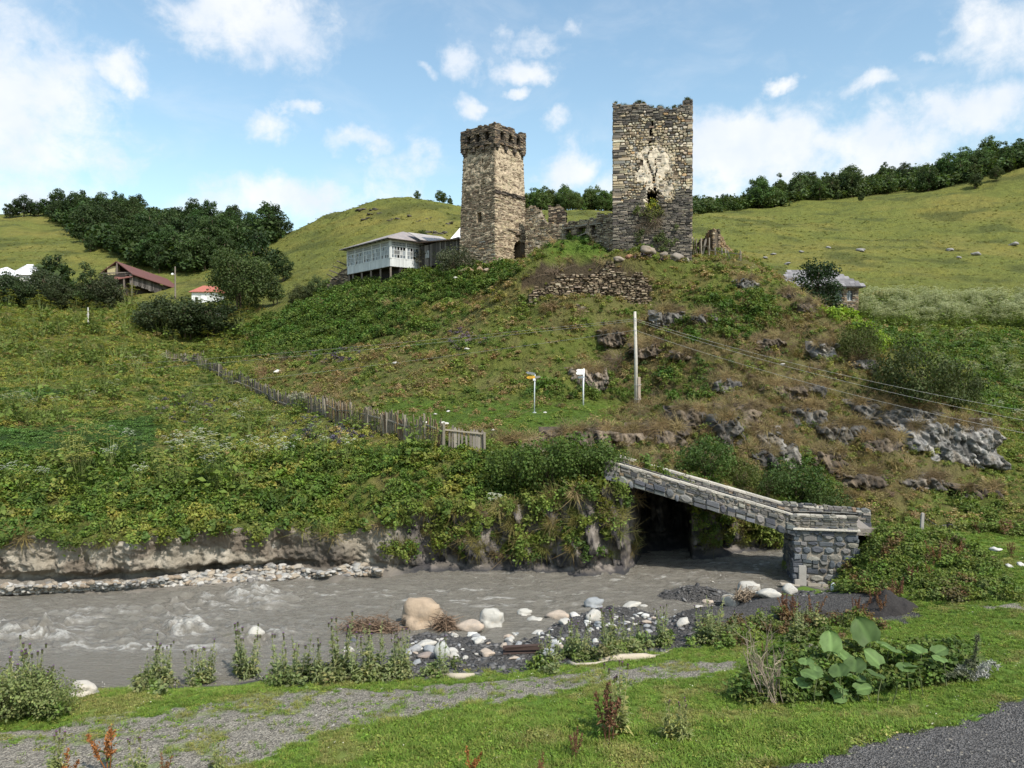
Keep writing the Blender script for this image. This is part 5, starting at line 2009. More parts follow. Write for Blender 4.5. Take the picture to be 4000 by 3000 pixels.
def near_cloud(n, dmin, dmax, dens):
    """random places on the near ground, thinned by dens(vx, vy, z) in 0..1"""
    d = np.sqrt(rng.uniform(dmin ** 2, dmax ** 2, n))
    a = rng.uniform(-.80, .80, n)
    x, y = a * d, d
    z = near_z(x, y)
    vx, vy = proj(np.c_[x, y, z])
    w1 = fbm(np.c_[x, y, z] / 1.3, 4)
    w2 = fbm(np.c_[x, y, z] / .32, 3)
    trk, road, bar, bed = surf_masks(vx + 22 * w1 + 14 * w2, vy + 9 * w1 + 8 * w2, z, w1, w2)
    keep = rng.random(n) < dens(vx, vy, z, trk, road, bar, w1)
    return np.c_[x, y, z][keep], vx[keep], vy[keep], w1[keep]


# slate chips, white pebbles
P, vx, vy, _ = near_cloud(60000, 17, 30, lambda vx, vy, z, trk, road, bar, w1: bar * (z > -.05) * (z < .6) * .5 * (vx < 1900))
s_ = rng.uniform(.03, .11, len(P)) * rng.choice([.7, 1, 1.7], len(P), p=[.5, .4, .1])
cols = np.array([(.085, .082, .08), (.12, .116, .112), (.06, .058, .058), (.18, .172, .165)])[rng.integers(0, 4, len(P))]
scatter('slate_gravel', P, CHIPS, np.c_[s_ * 1.4, s_, s_ * 1.2], tilt=rng.normal(0, .3, (len(P), 2)), tint=cols)
P, vx, vy, _ = near_cloud(60000, 11, 27, lambda vx, vy, z, trk, road, bar, w1: (trk * .26 + road * .16) * (z > 0))
s_ = .012 + .03 * rng.random(len(P)) ** 4
cols = np.array([(.21, .192, .165), (.28, .255, .215), (.15, .138, .12), (.46, .43, .38), (.29, .25, .195)])[rng.choice(5, len(P), p=[.4, .27, .22, .05, .06])]
scatter('track_gravel', P, PEBS + CHIPS[:1], np.c_[s_ * 1.3, s_, s_], tint=cols)
k = 0
for j in range(2000):
    if k >= 110:
        break
    x = rng.uniform(870, 1480)
    y = np.interp(x, [870, 1000, 1200, 1480], [1395, 1380, 1358, 1318]) + rng.normal(0, 1) * 10 + rng.exponential(22)
    lim = np.interp(x, [870, 1060, 1200, 1480], [1455, 1448, 1432, 1360])
    if y > lim:
        continue
    p_ = near_at(x, y)
    p_[2] = max(p_[2], -.03)
    r_ = .05 + .14 * rng.random() ** 2.5
    put_rock('bar_stone', rng.integers(0, 6), p_, (r_ * 1.25, r_, r_ * .85), [WHT, GRY, PNK, (.55, .54, .5), (.3, .3, .3), (.45, .43, .39)][rng.integers(0, 6)], 'loose pale stone lying on the dark slate gravel bar', 'stone', 'loose stones on the gravel bar')
    k += 1
# stones lying about in the grass of the slopes
SL = [(1690, 790, 14), (960, 917, 16), (1065, 932, 12), (940, 897, 10), (968, 890, 9), (905, 925, 14), (918, 915, 12), (600, 806, 18), (858, 788, 16), (1010, 755, 10), (985, 606, 14), (1178, 892, 8), (2150, 1190, 22), (2205, 1222, 18), (2180, 1225, 16)]
for (x, y, w) in SL:
    p_ = hit(x, y) if y < 1100 else near_at(x, y)
    r_ = w / 2 / S22 / F * p_[1]
    put_rock('field_stone', 2, p_, (r_ * 1.2, r_, r_ * .9), (.52, .50, .46), 'pale stone lying in the grass of the slope', 'stone', 'pale stones in the grass')
for (x, y, w, c) in ((3450 * .553, 980, 0, 0),):
    pass
for k, (x, y, w) in enumerate(((1757, 613, 18), (1858, 571, 16), (1862, 572, 10), (1790, 565, 10), (1731, 575, 9), (2052, 570, 14), (2072, 586, 10), (2108, 580, 16), (1670, 579, 10), (1653, 588, 10), (1700, 600, 13), (2190, 560, 16))):
    p_ = hit(x - 0, y - 28)
    r_ = w / 2 / S22 / F * p_[1]
    put_rock('hill_boulder', 5, p_, (r_ * 1.4, r_, r_ * .8), (.24, .23, .22), 'small grey boulder on the open grassy hillside behind the slate roofed house', 'boulder', 'grey boulders on the open hillside')
# dark rock ribs breaking through the turf of the middle hill
for k, (x, y, w) in enumerate(((778, 457, 24), (804, 455, 26), (790, 472, 26), (842, 476, 18), (868, 470, 26), (927, 472, 14), (935, 504, 28), (948, 506, 24), (961, 502, 26), (974, 483, 22), (880, 423, 30), (905, 478, 12), (820, 462, 14))):
    p_ = hit(x, y, 100, 260)
    r_ = w / 2 / S22 / F * p_[1]
    for j in range(3):
        q_ = p_ + np.array([rng.normal(0, .5) * r_, rng.normal(0, .8), 0])
        q_[2] = ground(q_[0], q_[1]) - .1
        put_rock('rock_rib', 5 if j else 1, q_, (r_ * rng.uniform(.5, .9), r_ * .5, r_ * rng.uniform(.15, .32)), (.085, .075, .06), 'dark rock rib breaking through the turf of the middle hill', 'rock', 'rock ribs of the middle hill')
# foundation boulders of the towers
for k, (x, y, w, hf, c, lab) in enumerate(((1400, 549, 38, .75, (.34, .28, .22), 'broad foundation boulder under the middle of the roofless tower'), (1434, 547, 18, .9, (.32, .27, .22), 'foundation boulder right of the broad one under the roofless tower'), (1462, 548, 26, .9, (.30, .26, .22), 'rounded foundation boulder near the corner of the roofless tower'),
                              (1482, 551, 14, 1.1, (.42, .38, .32), 'pale block at the right corner of the roofless tower'), (1338, 550, 26, .6, (.36, .30, .24), 'flat foundation boulder under the left corner of the roofless tower'), (1356, 548, 11, 1.0, (.40, .20, .12), 'rusty red stone at the foot of the roofless tower'),
                              (1362, 552, 10, 1.0, (.42, .24, .14), 'orange stone at the foot of the roofless tower'), (1012, 584, 22, 1, (.34, .22, .13), 'orange brown boulder at the foot of the tapering tower'), (1037, 576, 16, 1.2, (.40, .29, .18), 'tan boulder at the foot of the tapering tower'),
                              (1050, 580, 18, .8, (.42, .34, .26), 'flat pale boulder at the foot of the tapering tower'), (1076, 564, 20, .8, (.38, .24, .14), 'reddish boulder at the near corner of the tapering tower'), (1003, 592, 18, .9, (.36, .28, .2), 'brown boulder under the left corner of the tapering tower'), (1020, 592, 16, .8, (.30, .26, .22), 'grey brown boulder tumbled below the tapering tower'))):
    d_ = 66.3 if x > 1200 else 78.8
    p_ = at(x, y, d_)
    p_[2] = ground(p_[0], p_[1])
    r_ = w / 2 / S22 / F * d_
    put_rock('boulder', (5, 1, 3)[k % 3], p_, (r_ * 1.1, r_ * .9, r_ * hf * 1.1), tuple(.72 * np.array(c)), lab, bury=.3)

# ------------------------------------------------------------------ driftwood
def brush_pile(name, label, x, y, w, h, n, dz=0.0, col=(.16, .11, .075), seed=1):
    r = np.random.default_rng(seed)
    p_ = near_at(x, y)
    p_[2] = max(p_[2], 0) + dz
    rw = w / 2 / S22 / F * p_[1]
    rh = h / S22 / F * p_[1]
    mb = MB()
    for k in range(n):
        c_ = np.array([r.normal(0, .45) * rw, r.normal(0, .25) * rw * .6, abs(r.normal(0, .4)) * rh * .8])
        L_ = r.uniform(.15, .6) * (1 if r.random() < .85 else 1.8)
        d_ = r.normal(size=3) * np.array([1, .7, .35])
        d_ /= np.linalg.norm(d_)
        m_ = c_ + r.normal(0, .04, 3)
        mb.tube([c_ - d_ * L_ / 2, m_, c_ + d_ * L_ / 2], [.006, .012, .005], 4, np.array(col) * r.uniform(.4, 1.7), False)
    o = mb.build(name, m_wood_old, label=label, cat='driftwood')
    o.location = p_
    return o


brush_pile('driftwood_heap', 'tangled heap of brown driftwood left of the largest tan boulder', 800, 1363, 120, 34, 520, 0, seed=3)
brush_pile('driftwood_heap', 'driftwood caught between the tan boulder and the pinkish one', 962, 1362, 40, 40, 240, .05, seed=4)
brush_pile('driftwood_heap', 'clump of roots among white boulders on the spit by the pier', 1615, 1297, 60, 26, 200, .05, (.22, .17, .12), seed=5)


def log(label, pts, rad, col, name='driftwood_log'):
    Q = np.array([near_at(x, y) for (x, y) in pts])
    Q[:, 2] = np.maximum(Q[:, 2], 0) + np.linspace(rad[0], rad[-1], len(pts)) * .8
    o0 = Q[0].copy()
    mb = MB()
    mb.tube(Q - o0, np.interp(np.linspace(0, 1, len(pts)), np.linspace(0, 1, len(rad)), rad), 7, col)
    o = mb.build(name, m_wood_old, smooth=True, label=label, cat='driftwood')
    o.location = o0
    return o


log('long bleached driftwood trunk lying at the grass edge', [(1295, 1431), (1340, 1425), (1390, 1423), (1415, 1421)], [.05, .10, .10, .04], (.42, .36, .27))
log('thin forked pale branch left of the bleached trunk', [(1228, 1437), (1245, 1440), (1285, 1436), (1315, 1428)], [.07, .04, .03, .02], (.40, .35, .28))
log('curved thin pale branch right of the bleached trunk', [(1390, 1421), (1425, 1417), (1450, 1404)], [.03, .025, .012], (.38, .33, .26))
log('pale log half sunk in the sand of the gravel bar edge', [(955, 1461), (985, 1466), (1025, 1462)], [.05, .09, .05], (.38, .33, .25))
log('thin pale stick on the dark sand of the gravel bar', [(960, 1432), (985, 1440), (1000, 1441)], [.012, .015, .01], (.40, .35, .28))
sh = MB()
sh.box((0, 0, 0), (.5, .03, .06), None, (.055, .035, .028), .015)
sh.box((0, .1, -.08), (.55, .14, .012), np.array(Matrix.Rotation(.5, 3, 'X')), (.05, .032, .026), .01)
o = sh.build('rusty_sheet', m_rust, label='rusty dark iron sheet wedged upright on the gravel bar', cat='scrap')
o.location = near_at(1130, 1412, .15)
o.rotation_euler = (.1, -.03, .05)

# dark soil heaps near the pier
for (x, y, w, h, lab) in ((1925, 1325, 150, 46, 'large heap of dark earth among the nettles by the bridge'), (1790, 1340, 90, 18, 'low spread of dark silt in front of the bridge pier'), (1690, 1370, 70, 16, 'small mound of dark silt at the edge of the grass')):
    p_ = near_at(x, y)
    rw, rh = w / 2 / S22 / F * p_[1], h / S22 / F * p_[1]
    n = 40
    g = np.linspace(-1, 1, n)
    X_, Y_ = np.meshgrid(g, g, indexing='ij')
    rr = np.sqrt(X_ ** 2 + Y_ ** 2).ravel()
    wx2, wy2 = p_[0] + X_.ravel() * rw, p_[1] + .4 + Y_.ravel() * rw * .7
    zz = near_z(wx2, wy2) - .04 + rh * np.clip(1 - rr, 0, 1) * (1 + .35 * fbm(np.c_[wx2, wy2, wx2 * 0] * 1.6, 3)) + .06 * fbm(np.c_[wx2, wy2, wx2 * 0] * 4, 3) * (rr < .95)
    zz = np.where(rr > .98, zz - .1, zz)
    me = mesh_from('earth_heap', np.c_[wx2, wy2, zz] - p_, grid_faces(n, n), True)
    vcol(me, np.tile((.04, .036, .034), (n * n, 1)))
    o = add('earth_heap', me, m_bank, label=lab, cat='earth heap')
    o.location = p_

# ------------------------------------------------------------------ fences
def fence(label, path, spacing, height, colr, rails=(.35,), seed=1, posts=2.2, rail_c=(.25, .22, .175), width=.085, name='paling_fence', lean=.07):
    r = np.random.default_rng(seed)
    P = np.array([hit(x, y, d * .8, d * 1.3) for (x, y, d) in path])
    seg = np.r_[0, np.cumsum(np.linalg.norm(np.diff(P[:, :2], axis=0), axis=1))]
    root = thing(name, P[-1], label, 'fence')
    o0 = np.array(root.location)
    s = 0.0
    protos = []
    for k in range(6):
        mb = MB()
        w, th = width / 2 * r.uniform(.7, 1.3), .012
        tip = r.uniform(.0, .12)
        V = [(-w, -th, -.15), (w, -th, -.15), (w, -th, .9), (r.uniform(-.3, .3) * w, -th, 1.0 if tip > .04 else .93), (-w, -th, .9 + r.uniform(-.03, .03))]
        V += [(a, th, c) for (a, b_, c) in V]
        mb.add(V, [(0, 1, 2, 3, 4), (9, 8, 7, 6, 5), (0, 5, 6, 1), (1, 6, 7, 2), (2, 7, 8, 3), (3, 8, 9, 4), (4, 9, 5, 0)], (1, 1, 1))
        me = mb.mesh('picket')
        protos.append(me)
    variants = {}
    n = 0
    while s < seg[-1] and n < 298:
        p_ = np.array([np.interp(s, seg, P[:, i]) for i in range(3)])
        p_[2] = ground(p_[0], p_[1])
        i = min(np.searchsorted(seg, s, 'right'), len(P) - 1)
        dr = P[i] - P[i - 1]
        key = (r.integers(0, 6), r.integers(0, len(colr)))
        if key not in variants:
            me = protos[key[0]].copy()
            me.attributes.remove(me.attributes['col'])
            vcol(me, np.tile(colr[key[1]], (len(me.vertices), 1)))
            me.materials.append(m_wood_old)
            variants[key] = me
        if r.random() > .03:
            o = add('picket', variants[key], parent=root)
            o.location = p_ - o0
            o.scale = (1.25, 1, height * r.uniform(.95, 1.28))
            o.rotation_euler = (r.normal(0, lean), r.normal(0, lean), math.atan2(dr[1], dr[0]) + r.normal(0, .15))
            n += 1
        s += spacing(p_[1]) * r.uniform(.7, 1.35)
    s = 0.0
    pts = []
    while s < seg[-1]:
        p_ = np.array([np.interp(s, seg, P[:, i]) for i in range(3)])
        p_[2] = ground(p_[0], p_[1])
        pts.append(p_)
        s += posts
    e_ = P[-1].copy()
    e_[2] = ground(e_[0], e_[1])
    pts.append(e_)
    for k, p_ in enumerate(pts):
        mb = MB()
        mb.bar((0, 0, -.2), (r.normal(0, .05), r.normal(0, .05), height * r.uniform(1.0, 1.25)), .09, .08, np.array(rail_c) * r.uniform(.8, 1.1), jit=.012)
        o = mb.build('post', m_wood_old, root)
        o.location = p_ - o0 + np.array([0, -.07, 0])
        if k:
            for h_ in rails:
                mb = MB()
                mb.bar(pts[k - 1] + np.array([0, -.05, height * h_]) - o0, p_ + np.array([0, -.05, height * h_]) - o0, .06, .07, np.array(rail_c) * r.uniform(.8, 1.15), jit=.008)
                mb.build('rail', m_wood_old, root)
    return root


GREYW = [(.12, .105, .09), (.16, .14, .115), (.09, .078, .066), (.21, .18, .145), (.14, .118, .095)]
WARMW = [(.24, .19, .135), (.19, .15, .105), (.28, .18, .10), (.17, .142, .11), (.30, .245, .18), (.15, .10, .065)]
fence('long grey paling fence running down the gully to the field', [(392, 785, 100), (440, 800, 92), (500, 828, 80), (560, 856, 70), (620, 882, 62), (665, 892, 57), (705, 902, 53.5)],
      lambda d: .17 + .0016 * (d - 40), 1.05, GREYW, seed=5, posts=4.0, width=.15)
fence('warm brown paling fence with some new boards above the shrubs', [(705, 902, 53.5), (760, 920, 49), (820, 938, 45.5), (900, 955, 42), (960, 972, 39.4)],
      lambda d: .135, 1.15, WARMW, rails=(.72,), seed=6, posts=2.3, width=.10)
fence('upright slatted gate panel closing the paling fence', [(958, 974, 39.4), (1047, 984, 37.2)], lambda d: .15, 1.05, [(.22, .195, .165), (.28, .25, .205), (.18, .155, .13)], rails=(.95,), seed=7, posts=4.3, width=.085, lean=.015, name='gate_panel')
fence('short grey paling fence under the dark bushes', [(362, 779, 104), (396, 784, 101), (440, 776, 99)], lambda d: .24, 1.0, GREYW, seed=8, posts=4)
fence('crooked paling of old boards right of the roofless tower', [(1497, 552, 68.5), (1515, 552, 68.3), (1532, 551, 68.5)], lambda d: .42, 1.35, [(.36, .32, .27), (.25, .22, .18), (.18, .155, .13)], rails=(.6,), seed=9, posts=2.0, width=.2)
fence('low broken stick fence on the brow right of the ruin corner', [(1532, 553, 68.3), (1560, 556, 68), (1600, 563, 67.5)], lambda d: .75, .75, [(.36, .33, .29), (.26, .24, .2)], rails=(.7,), seed=10, posts=1.6, width=.07, lean=.2)
# handrail down to the bridge
hr_ = thing('wooden_handrail', on_ground(1047, 985, 37.0), 'slanting wooden handrail between the gate panel and the bridge', 'handrail')
ho = np.array(hr_.location)
for (nm, a_, b_, w2) in (('rail', (1043, 960, 37), (1080, 995, 34.5), .07), ('rail', (1040, 966, 37), (1078, 1003, 34.5), .1), ('post', (1075, 990, 34.6), (1077, 1040, 34.3), .1)):
    mb = MB()
    mb.bar(at(*a_) - ho, at(*b_) - ho, w2, w2, (.36, .34, .30), jit=.01)
    mb.build(nm, m_wood_old, hr_)
# wire fence on the right bank
wf = thing('wire_fence', near_at(2065, 1142), 'wire fence on grey posts beyond the bridge pier', 'fence')
wfo = np.array(wf.location)
tops = []
for (x, y, h, w2) in ((1990, 1150, .7, .09), (2065, 1142, 1.35, .12), (2215, 1140, 1.2, .12), (2400, 1140, 1.2, .12)):
    p_ = near_at(x, y)
    mb = MB()
    mb.bar(p_ - wfo - ZV * .2, p_ - wfo + ZV * h + np.array([rng.normal(0, .03), 0, 0]), w2, w2, (.30, .28, .25), jit=.012)
    mb.build('post', m_wood_old, wf)
    tops.append((p_, h))
m_wire = mat_plain('galvanised_wire', (.35, .35, .35), .5)
for k in range(len(tops) - 1):
    for f_ in (.92, .65, .4, .15):
        a_, b_ = tops[k][0] + ZV * tops[k][1] * f_, tops[k + 1][0] + ZV * tops[k + 1][1] * f_
        t_ = np.linspace(0, 1, 9)[:, None]
        L_ = a_ + (b_ - a_) * t_ - ZV * .10 * (4 * t_ * (1 - t_))
        mb = MB()
        mb.tube(L_ - wfo, .006, 4)
        mb.build('wire', m_wire, wf)

# ------------------------------------------------------------------ pole, wires, signs
m_metal = mat_col('painted_metal', .45, 5, .1, 30, .4, .1, .005)
pb_ = hit(1374, 871)
pb_ = on_ground(1374, 871, 51.5)
pole = thing('utility_pole', pb_, 'bleached wooden utility pole braced with a short stub on the terrace', 'pole')
ptop = at(1372.5, 673, pb_[1])[2] - pb_[2]
mb = MB()
mb.tube([(0, 0, -.4), (-.02, 0, ptop * .5), (-.09, 0, ptop)], [.13, .115, .085], 10, (.44, .41, .36))
mb.build('shaft', m_wood_old, pole, smooth=True)
mb = MB()
mb.bar((.22, -.05, -.3), (.19, -.05, 1.95), .17, .17, (.36, .29, .23), jit=.01)
mb.build('stub', m_wood_old, pole)
for zz in (.5, 1.45):
    mb = MB()
    mb.tube([(.1 + .24 * math.cos(a), -.03 + .17 * math.sin(a), zz + .02 * math.sin(a)) for a in np.linspace(0, 6.283, 15)], .014, 5, (.12, .11, .1))
    mb.build('wire_binding', m_wire, pole)
for k, zz in enumerate((ptop - .55, ptop - .7, ptop - 1.35)):
    mb = MB()
    mb.tube([(-.09, -.1, zz), (-.09, -.2, zz), (-.09, -.2, zz + .05), (-.09, -.2, zz + .12), (-.09, -.2, zz + .14)], [.012, .012, .03, .045, .02], 8, (.55, .55, .53))
    mb.build('insulator', m_metal, pole)
m_cable = mat_plain('aluminium_cable', (.36, .36, .34), .5)
for k, (zz, r_end, l_end) in enumerate(((ptop - .5, (2290, 900, 42), (-60, 800, 90)), (ptop - .62, (2290, 922, 42), (-60, 815, 90)), (ptop - 1.25, (2290, 950, 42), (-60, 872, 84)))):
    for side, e_ in (('right', r_end), ('left', l_end)):
        a_ = pb_ + np.array([-.09, -.2, zz])
        b_ = at(*e_)
        t_ = np.linspace(0, 1, 25)[:, None]
        sag = .5 if side == 'right' else .6
        L_ = a_ + (b_ - a_) * t_ - ZV * sag * (4 * t_ * (1 - t_))
        mb = MB()
        mb.tube(L_ - a_, .007, 5)
        o = mb.build('power_cable', m_cable, label='%s thin cable running %s from the wooden utility pole' % (('uppermost', 'second', 'lowest')[k], 'over the rock slope' if side == 'right' else 'over the paling fence'), cat='cable')
        o.location = a_
sg = on_ground(1154.5, 892, 46.0)
sign = thing('trail_signpost', sg, 'slim grey trail signpost with yellow and grey arrow blades', 'signpost')
mb = MB()
mb.tube([(0, 0, -.2), (.0, 0, 1.2), (.03, 0, 2.28)], .034, 8, (.50, .54, .56))
mb.build('post', m_metal, sign, smooth=True)
mb = MB()
mb.tube([(0, 0, -.02), (0, 0, .03)], [.12, .12], 10, (.45, .47, .48))
mb.build('base_plate', m_metal, sign)


def blade(root, z, ang, L, h, col, nm='arrow_blade', tip=.1, x0=0.0, dz=0.0, lines=()):
    mb = MB()
    V = [(x0, 0, -h / 2), (-L + tip, 0, -h / 2), (-L, 0, 0), (-L + tip, 0, h / 2), (x0, 0, h / 2)]
    V = np.array([(a, b_ - .012, c) for (a, b_, c) in V] + [(a, b_ + .012, c) for (a, b_, c) in V])
    mb.add(V, [(0, 1, 2, 3, 4), (9, 8, 7, 6, 5), (0, 5, 6, 1), (1, 6, 7, 2), (2, 7, 8, 3), (3, 8, 9, 4), (4, 9, 5, 0)], col)
    for (xa, xb, zz, th, cc) in lines:
        mb.box(((xa + xb) / 2, -.0145, zz), (abs(xb - xa) / 2, .002, th), None, cc)
    o = mb.build(nm, m_metal, root)
    o.location = (.03, -.05, z)
    o.rotation_euler = (0, dz, ang)
    return o


blade(sign, 2.12, 0.1, .52, .14, (.62, .34, .03), dz=-.06, lines=[(-.12, -.38, .02, .012, (.06, .05, .03))])
blade(sign, 2.30, -.5, .62, .13, (.30, .31, .32), dz=.16)
blade(sign, 2.1, 2.5, .40, .13, (.42, .38, .33), dz=.1)
mb = MB()
mb.box((0.0, -.05, 1.98), (.085, .012, .07), None, (.72, .72, .72))
mb.build('plate', m_metal, sign)
sg2 = on_ground(1260, 868, 50.0)
s2 = thing('trail_signpost', sg2, 'white trail signpost with large white board beside the utility pole', 'signpost')
mb = MB()
mb.tube([(0, 0, -.2), (.0, 0, 1.2), (.035, 0, 2.36)], .05, 8, (.74, .75, .76))
mb.build('post', m_metal, s2, smooth=True)
TXT = (.25, .27, .3)
for k, zz in enumerate((2.24, 2.06)):
    blade(s2, zz, 0.05, .5 + .02 * k, .17, (.80, .80, .80), 'sign_board', .06, lines=[(-.10, -.26, .03, .008, TXT), (-.10, -.22, -.03, .008, TXT)] + ([(-.43, -.45, .02, .05, (.6, .1, .06))] if k == 0 else []))
blade(s2, 1.82, -.45, .42, .12, (.38, .42, .45), 'sign_board', .06, dz=-.08, lines=[(-.10, -.3, .0, .02, (.16, .18, .22))])
# lamp post by the barn, white marker post in the field
lp = thing('lamp_post', on_ground(378.6, 626, 146), 'wooden lamp post with white lamp beside the red roofed barn', 'lamp post')
lz = at(378.6, 576, 146)[2] - lp.location[2]
mb = MB()
mb.tube([(0, 0, -.3), (0, 0, lz)], [.16, .12], 7, (.20, .17, .14))
mb.build('shaft', m_wood_old, lp)
mb = MB()
mb.tube([(0, 0, lz - 1.6), (-.25, -.2, lz - 1.3), (-.35, -.3, lz - 1.3)], [.05, .05, .06], 5, (.4, .4, .4))
mb.tube([(-.35, -.3, lz - 1.25), (-.4, -.35, lz - 1.45), (-.4, -.35, lz - 1.6)], [.08, .24, .2], 8, (.8, .8, .8))
mb.build('lamp_head', m_metal, lp)
mp = thing('marker_post', on_ground(190.5, 696, 103), 'thin whitish post standing alone in the upper field', 'post')
mz = at(190.5, 664, 103)[2] - mp.location[2]
mb = MB()
mb.tube([(0, 0, -.2), (0, 0, mz)], [.10, .085], 7, (.52, .50, .46))
mb.build('shaft', m_wood_old, mp)
mb = MB()
mb.tube([(-.2, 0, mz * .6), (.2, 0, mz * .62)], .05, 5, (.5, .48, .45))
mb.build('crosspiece', m_wood_old, mp)
# low stone wall across the upper field
sts = []
for k in range(520):
    x = rng.uniform(345, 480)
    y = np.interp(x, [345, 400, 440, 480], [678, 672, 667, 662]) + rng.uniform(-4, 4)
    p_ = on_ground(x, y, 111 + rng.uniform(-1, 1))
    sts.append((p_ + np.array([0, 0, rng.uniform(0, .45)]), rng.uniform(.15, .4)))
sts.sort(key=lambda q: -q[1])
dw = thing('dry_stone_wall', sts[0][0], 'low tumbled dry stone wall along the upper edge of the field', 'wall')
for (p_, r_) in sts[:290]:
    o = add('stone', ROCKS[rng.integers(0, 6)], parent=dw)
    o.location = p_ - np.array(dw.location)
    o.scale = (r_ * 1.3, r_, r_ * .7)
    o.rotation_euler = (0, 0, rng.uniform(0, 6))
    o.color = (*(np.array((.36, .33, .28)) * rng.uniform(.6, 1.25)), 1)

# ------------------------------------------------------------------ plants: kinds
def leaf_quads(C, Nrm, L, Wd, r, fold=.0):
    """diamond leaves: centres C, normals Nrm, lengths, widths"""
    n = len(C)
    t = r.normal(size=(n, 3))
    t -= (t * Nrm).sum(1)[:, None] * Nrm
    t /= np.linalg.norm(t, axis=1)[:, None]
    s = np.cross(Nrm, t)
    L, Wd = np.broadcast_to(L, n)[:, None], np.broadcast_to(Wd, n)[:, None]
    V = np.stack([C - t * L / 2, C + s * Wd / 2 + t * L * .05, C + t * L / 2 - Nrm * L * fold, C - s * Wd / 2 + t * L * .05], 1).reshape(-1, 3)
    Fc = np.arange(4 * n).reshape(n, 4)
    return V, Fc


def clump_mesh(name, n, R, H, leaf, seed, up=.5, mat=None, flower=None, stems=6, shell=.55, dark=.25):
    r = np.random.default_rng(seed)
    # several shoots, leaves round each of them
    k = r.integers(5, 9)
    base = r.normal(0, .38, (k, 2)) * R
    hh = H * r.uniform(.55, 1.0, k)
    which = r.integers(0, k, n)
    tt = r.uniform(.12, 1, n) ** .75
    spread = R * .42 * (1.15 - tt * .75)
    C = np.c_[base[which] * (1 + .25 * tt[:, None]) + r.normal(0, 1, (n, 2)) * spread[:, None], hh[which] * tt + r.normal(0, .05, n) * H]
    C[:, 2] = np.maximum(C[:, 2], .02)
    Nn = r.normal(size=(n, 3))
    Nn[:, 2] = np.abs(Nn[:, 2]) + up
    Nn[:, :2] += C[:, :2] / R * .6
    Nn /= np.linalg.norm(Nn, axis=1)[:, None]
    Ls = leaf * r.uniform(.6, 1.35, n)
    V, Fc = leaf_quads(C, Nn, Ls, Ls * .62, r, .12)
    col = np.repeat(r.uniform(.72, 1.28, n)[:, None] * (1 + r.normal(0, .05, (n, 3))), 4, 0)
    if flower is not None:
        fc, fr, fs = flower
        m = r.random(n) < fr
        m &= tt > .8
        col[np.repeat(m, 4)] = fc
    me = mesh_from(name, V, Fc)
    vcol(me, col)
    me.materials.append(mat)
    return me


def blades_mesh(name, n, R, H, width, seed, droop=.5, mat=None, lean=.35, seg=3):
    r = np.random.default_rng(seed)
    b = r.normal(0, .4, (n, 2)) * R
    d = r.normal(0, 1, (n, 2)) * lean + b / max(R, 1e-3) * .5
    h = H * r.uniform(.5, 1.1, n)
    V, Fc = [], []
    col = []
    for i in range(n):
        sd = np.array([-d[i, 1], d[i, 0]])
        sd = sd / (np.linalg.norm(sd) + 1e-6) * width / 2 * r.uniform(.7, 1.3)
        o = len(V)
        c = r.uniform(.7, 1.3)
        for k in range(seg + 1):
            t = k / seg
            p = np.array([b[i, 0] + d[i, 0] * h[i] * t ** 1.3, b[i, 1] + d[i, 1] * h[i] * t ** 1.3, h[i] * (t - droop * t * t)])
            if k < seg:
                V += [p + np.r_[sd * (1 - .6 * t), 0], p - np.r_[sd * (1 - .6 * t), 0]]
                col += [c * (.75 + .35 * t)] * 2
            else:
                V += [p]
                col += [c * 1.12]
        for k in range(seg - 1):
            a = o + 2 * k
            Fc.append((a, a + 1, a + 3, a + 2))
        a = o + 2 * (seg - 1)
        Fc.append((a, a + 1, a + 2))
    me = mesh_from(name, V, Fc)
    vcol(me, np.array(col)[:, None] * np.ones((1, 3)))
    me.materials.append(mat)
    return me


m_leaf = mat_leaf('herb_leaf', trans=.3)
m_straw = mat_leaf('dry_grass', trans=.25, var=.3)
m_leafo = mat_leaf('plant_leaf', trans=.3, src='object')
m_leafp = mat_leaf('plain_leaf', trans=.25, src='none', var=.2)
HERB = [clump_mesh('herb_%d' % i, 90, .5, .55, .17, 300 + i, .5, m_leaf) for i in range(4)]
LUSH = [clump_mesh('lush_%d' % i, 130, .5, .85, .20, 310 + i, .7, m_leaf) for i in range(4)]
LOW = [clump_mesh('low_%d' % i, 80, .5, .28, .15, 320 + i, .9, m_leaf) for i in range(3)]
BIGL = [clump_mesh('bigleaf_%d' % i, 46, .5, .7, .36, 330 + i, 1.2, m_leaf) for i in range(3)]
TUSS = [blades_mesh('tussock_%d' % i, 70, .32, .75, .022, 340 + i, .75, m_straw, .5) for i in range(3)]
TALLG = [blades_mesh('tallgrass_%d' % i, 46, .35, .8, .02, 350 + i, .3, m_straw, .25) for i in range(3)]
TURF = [blades_mesh('turf_%d' % i, 26, .11, .11, .008, 360 + i, .35, m_straw, .5, 2) for i in range(5)]
CLOV = [clump_mesh('clover_%d' % i, 34, .12, .055, .035, 370 + i, 1.2, m_leaf) for i in range(3)]


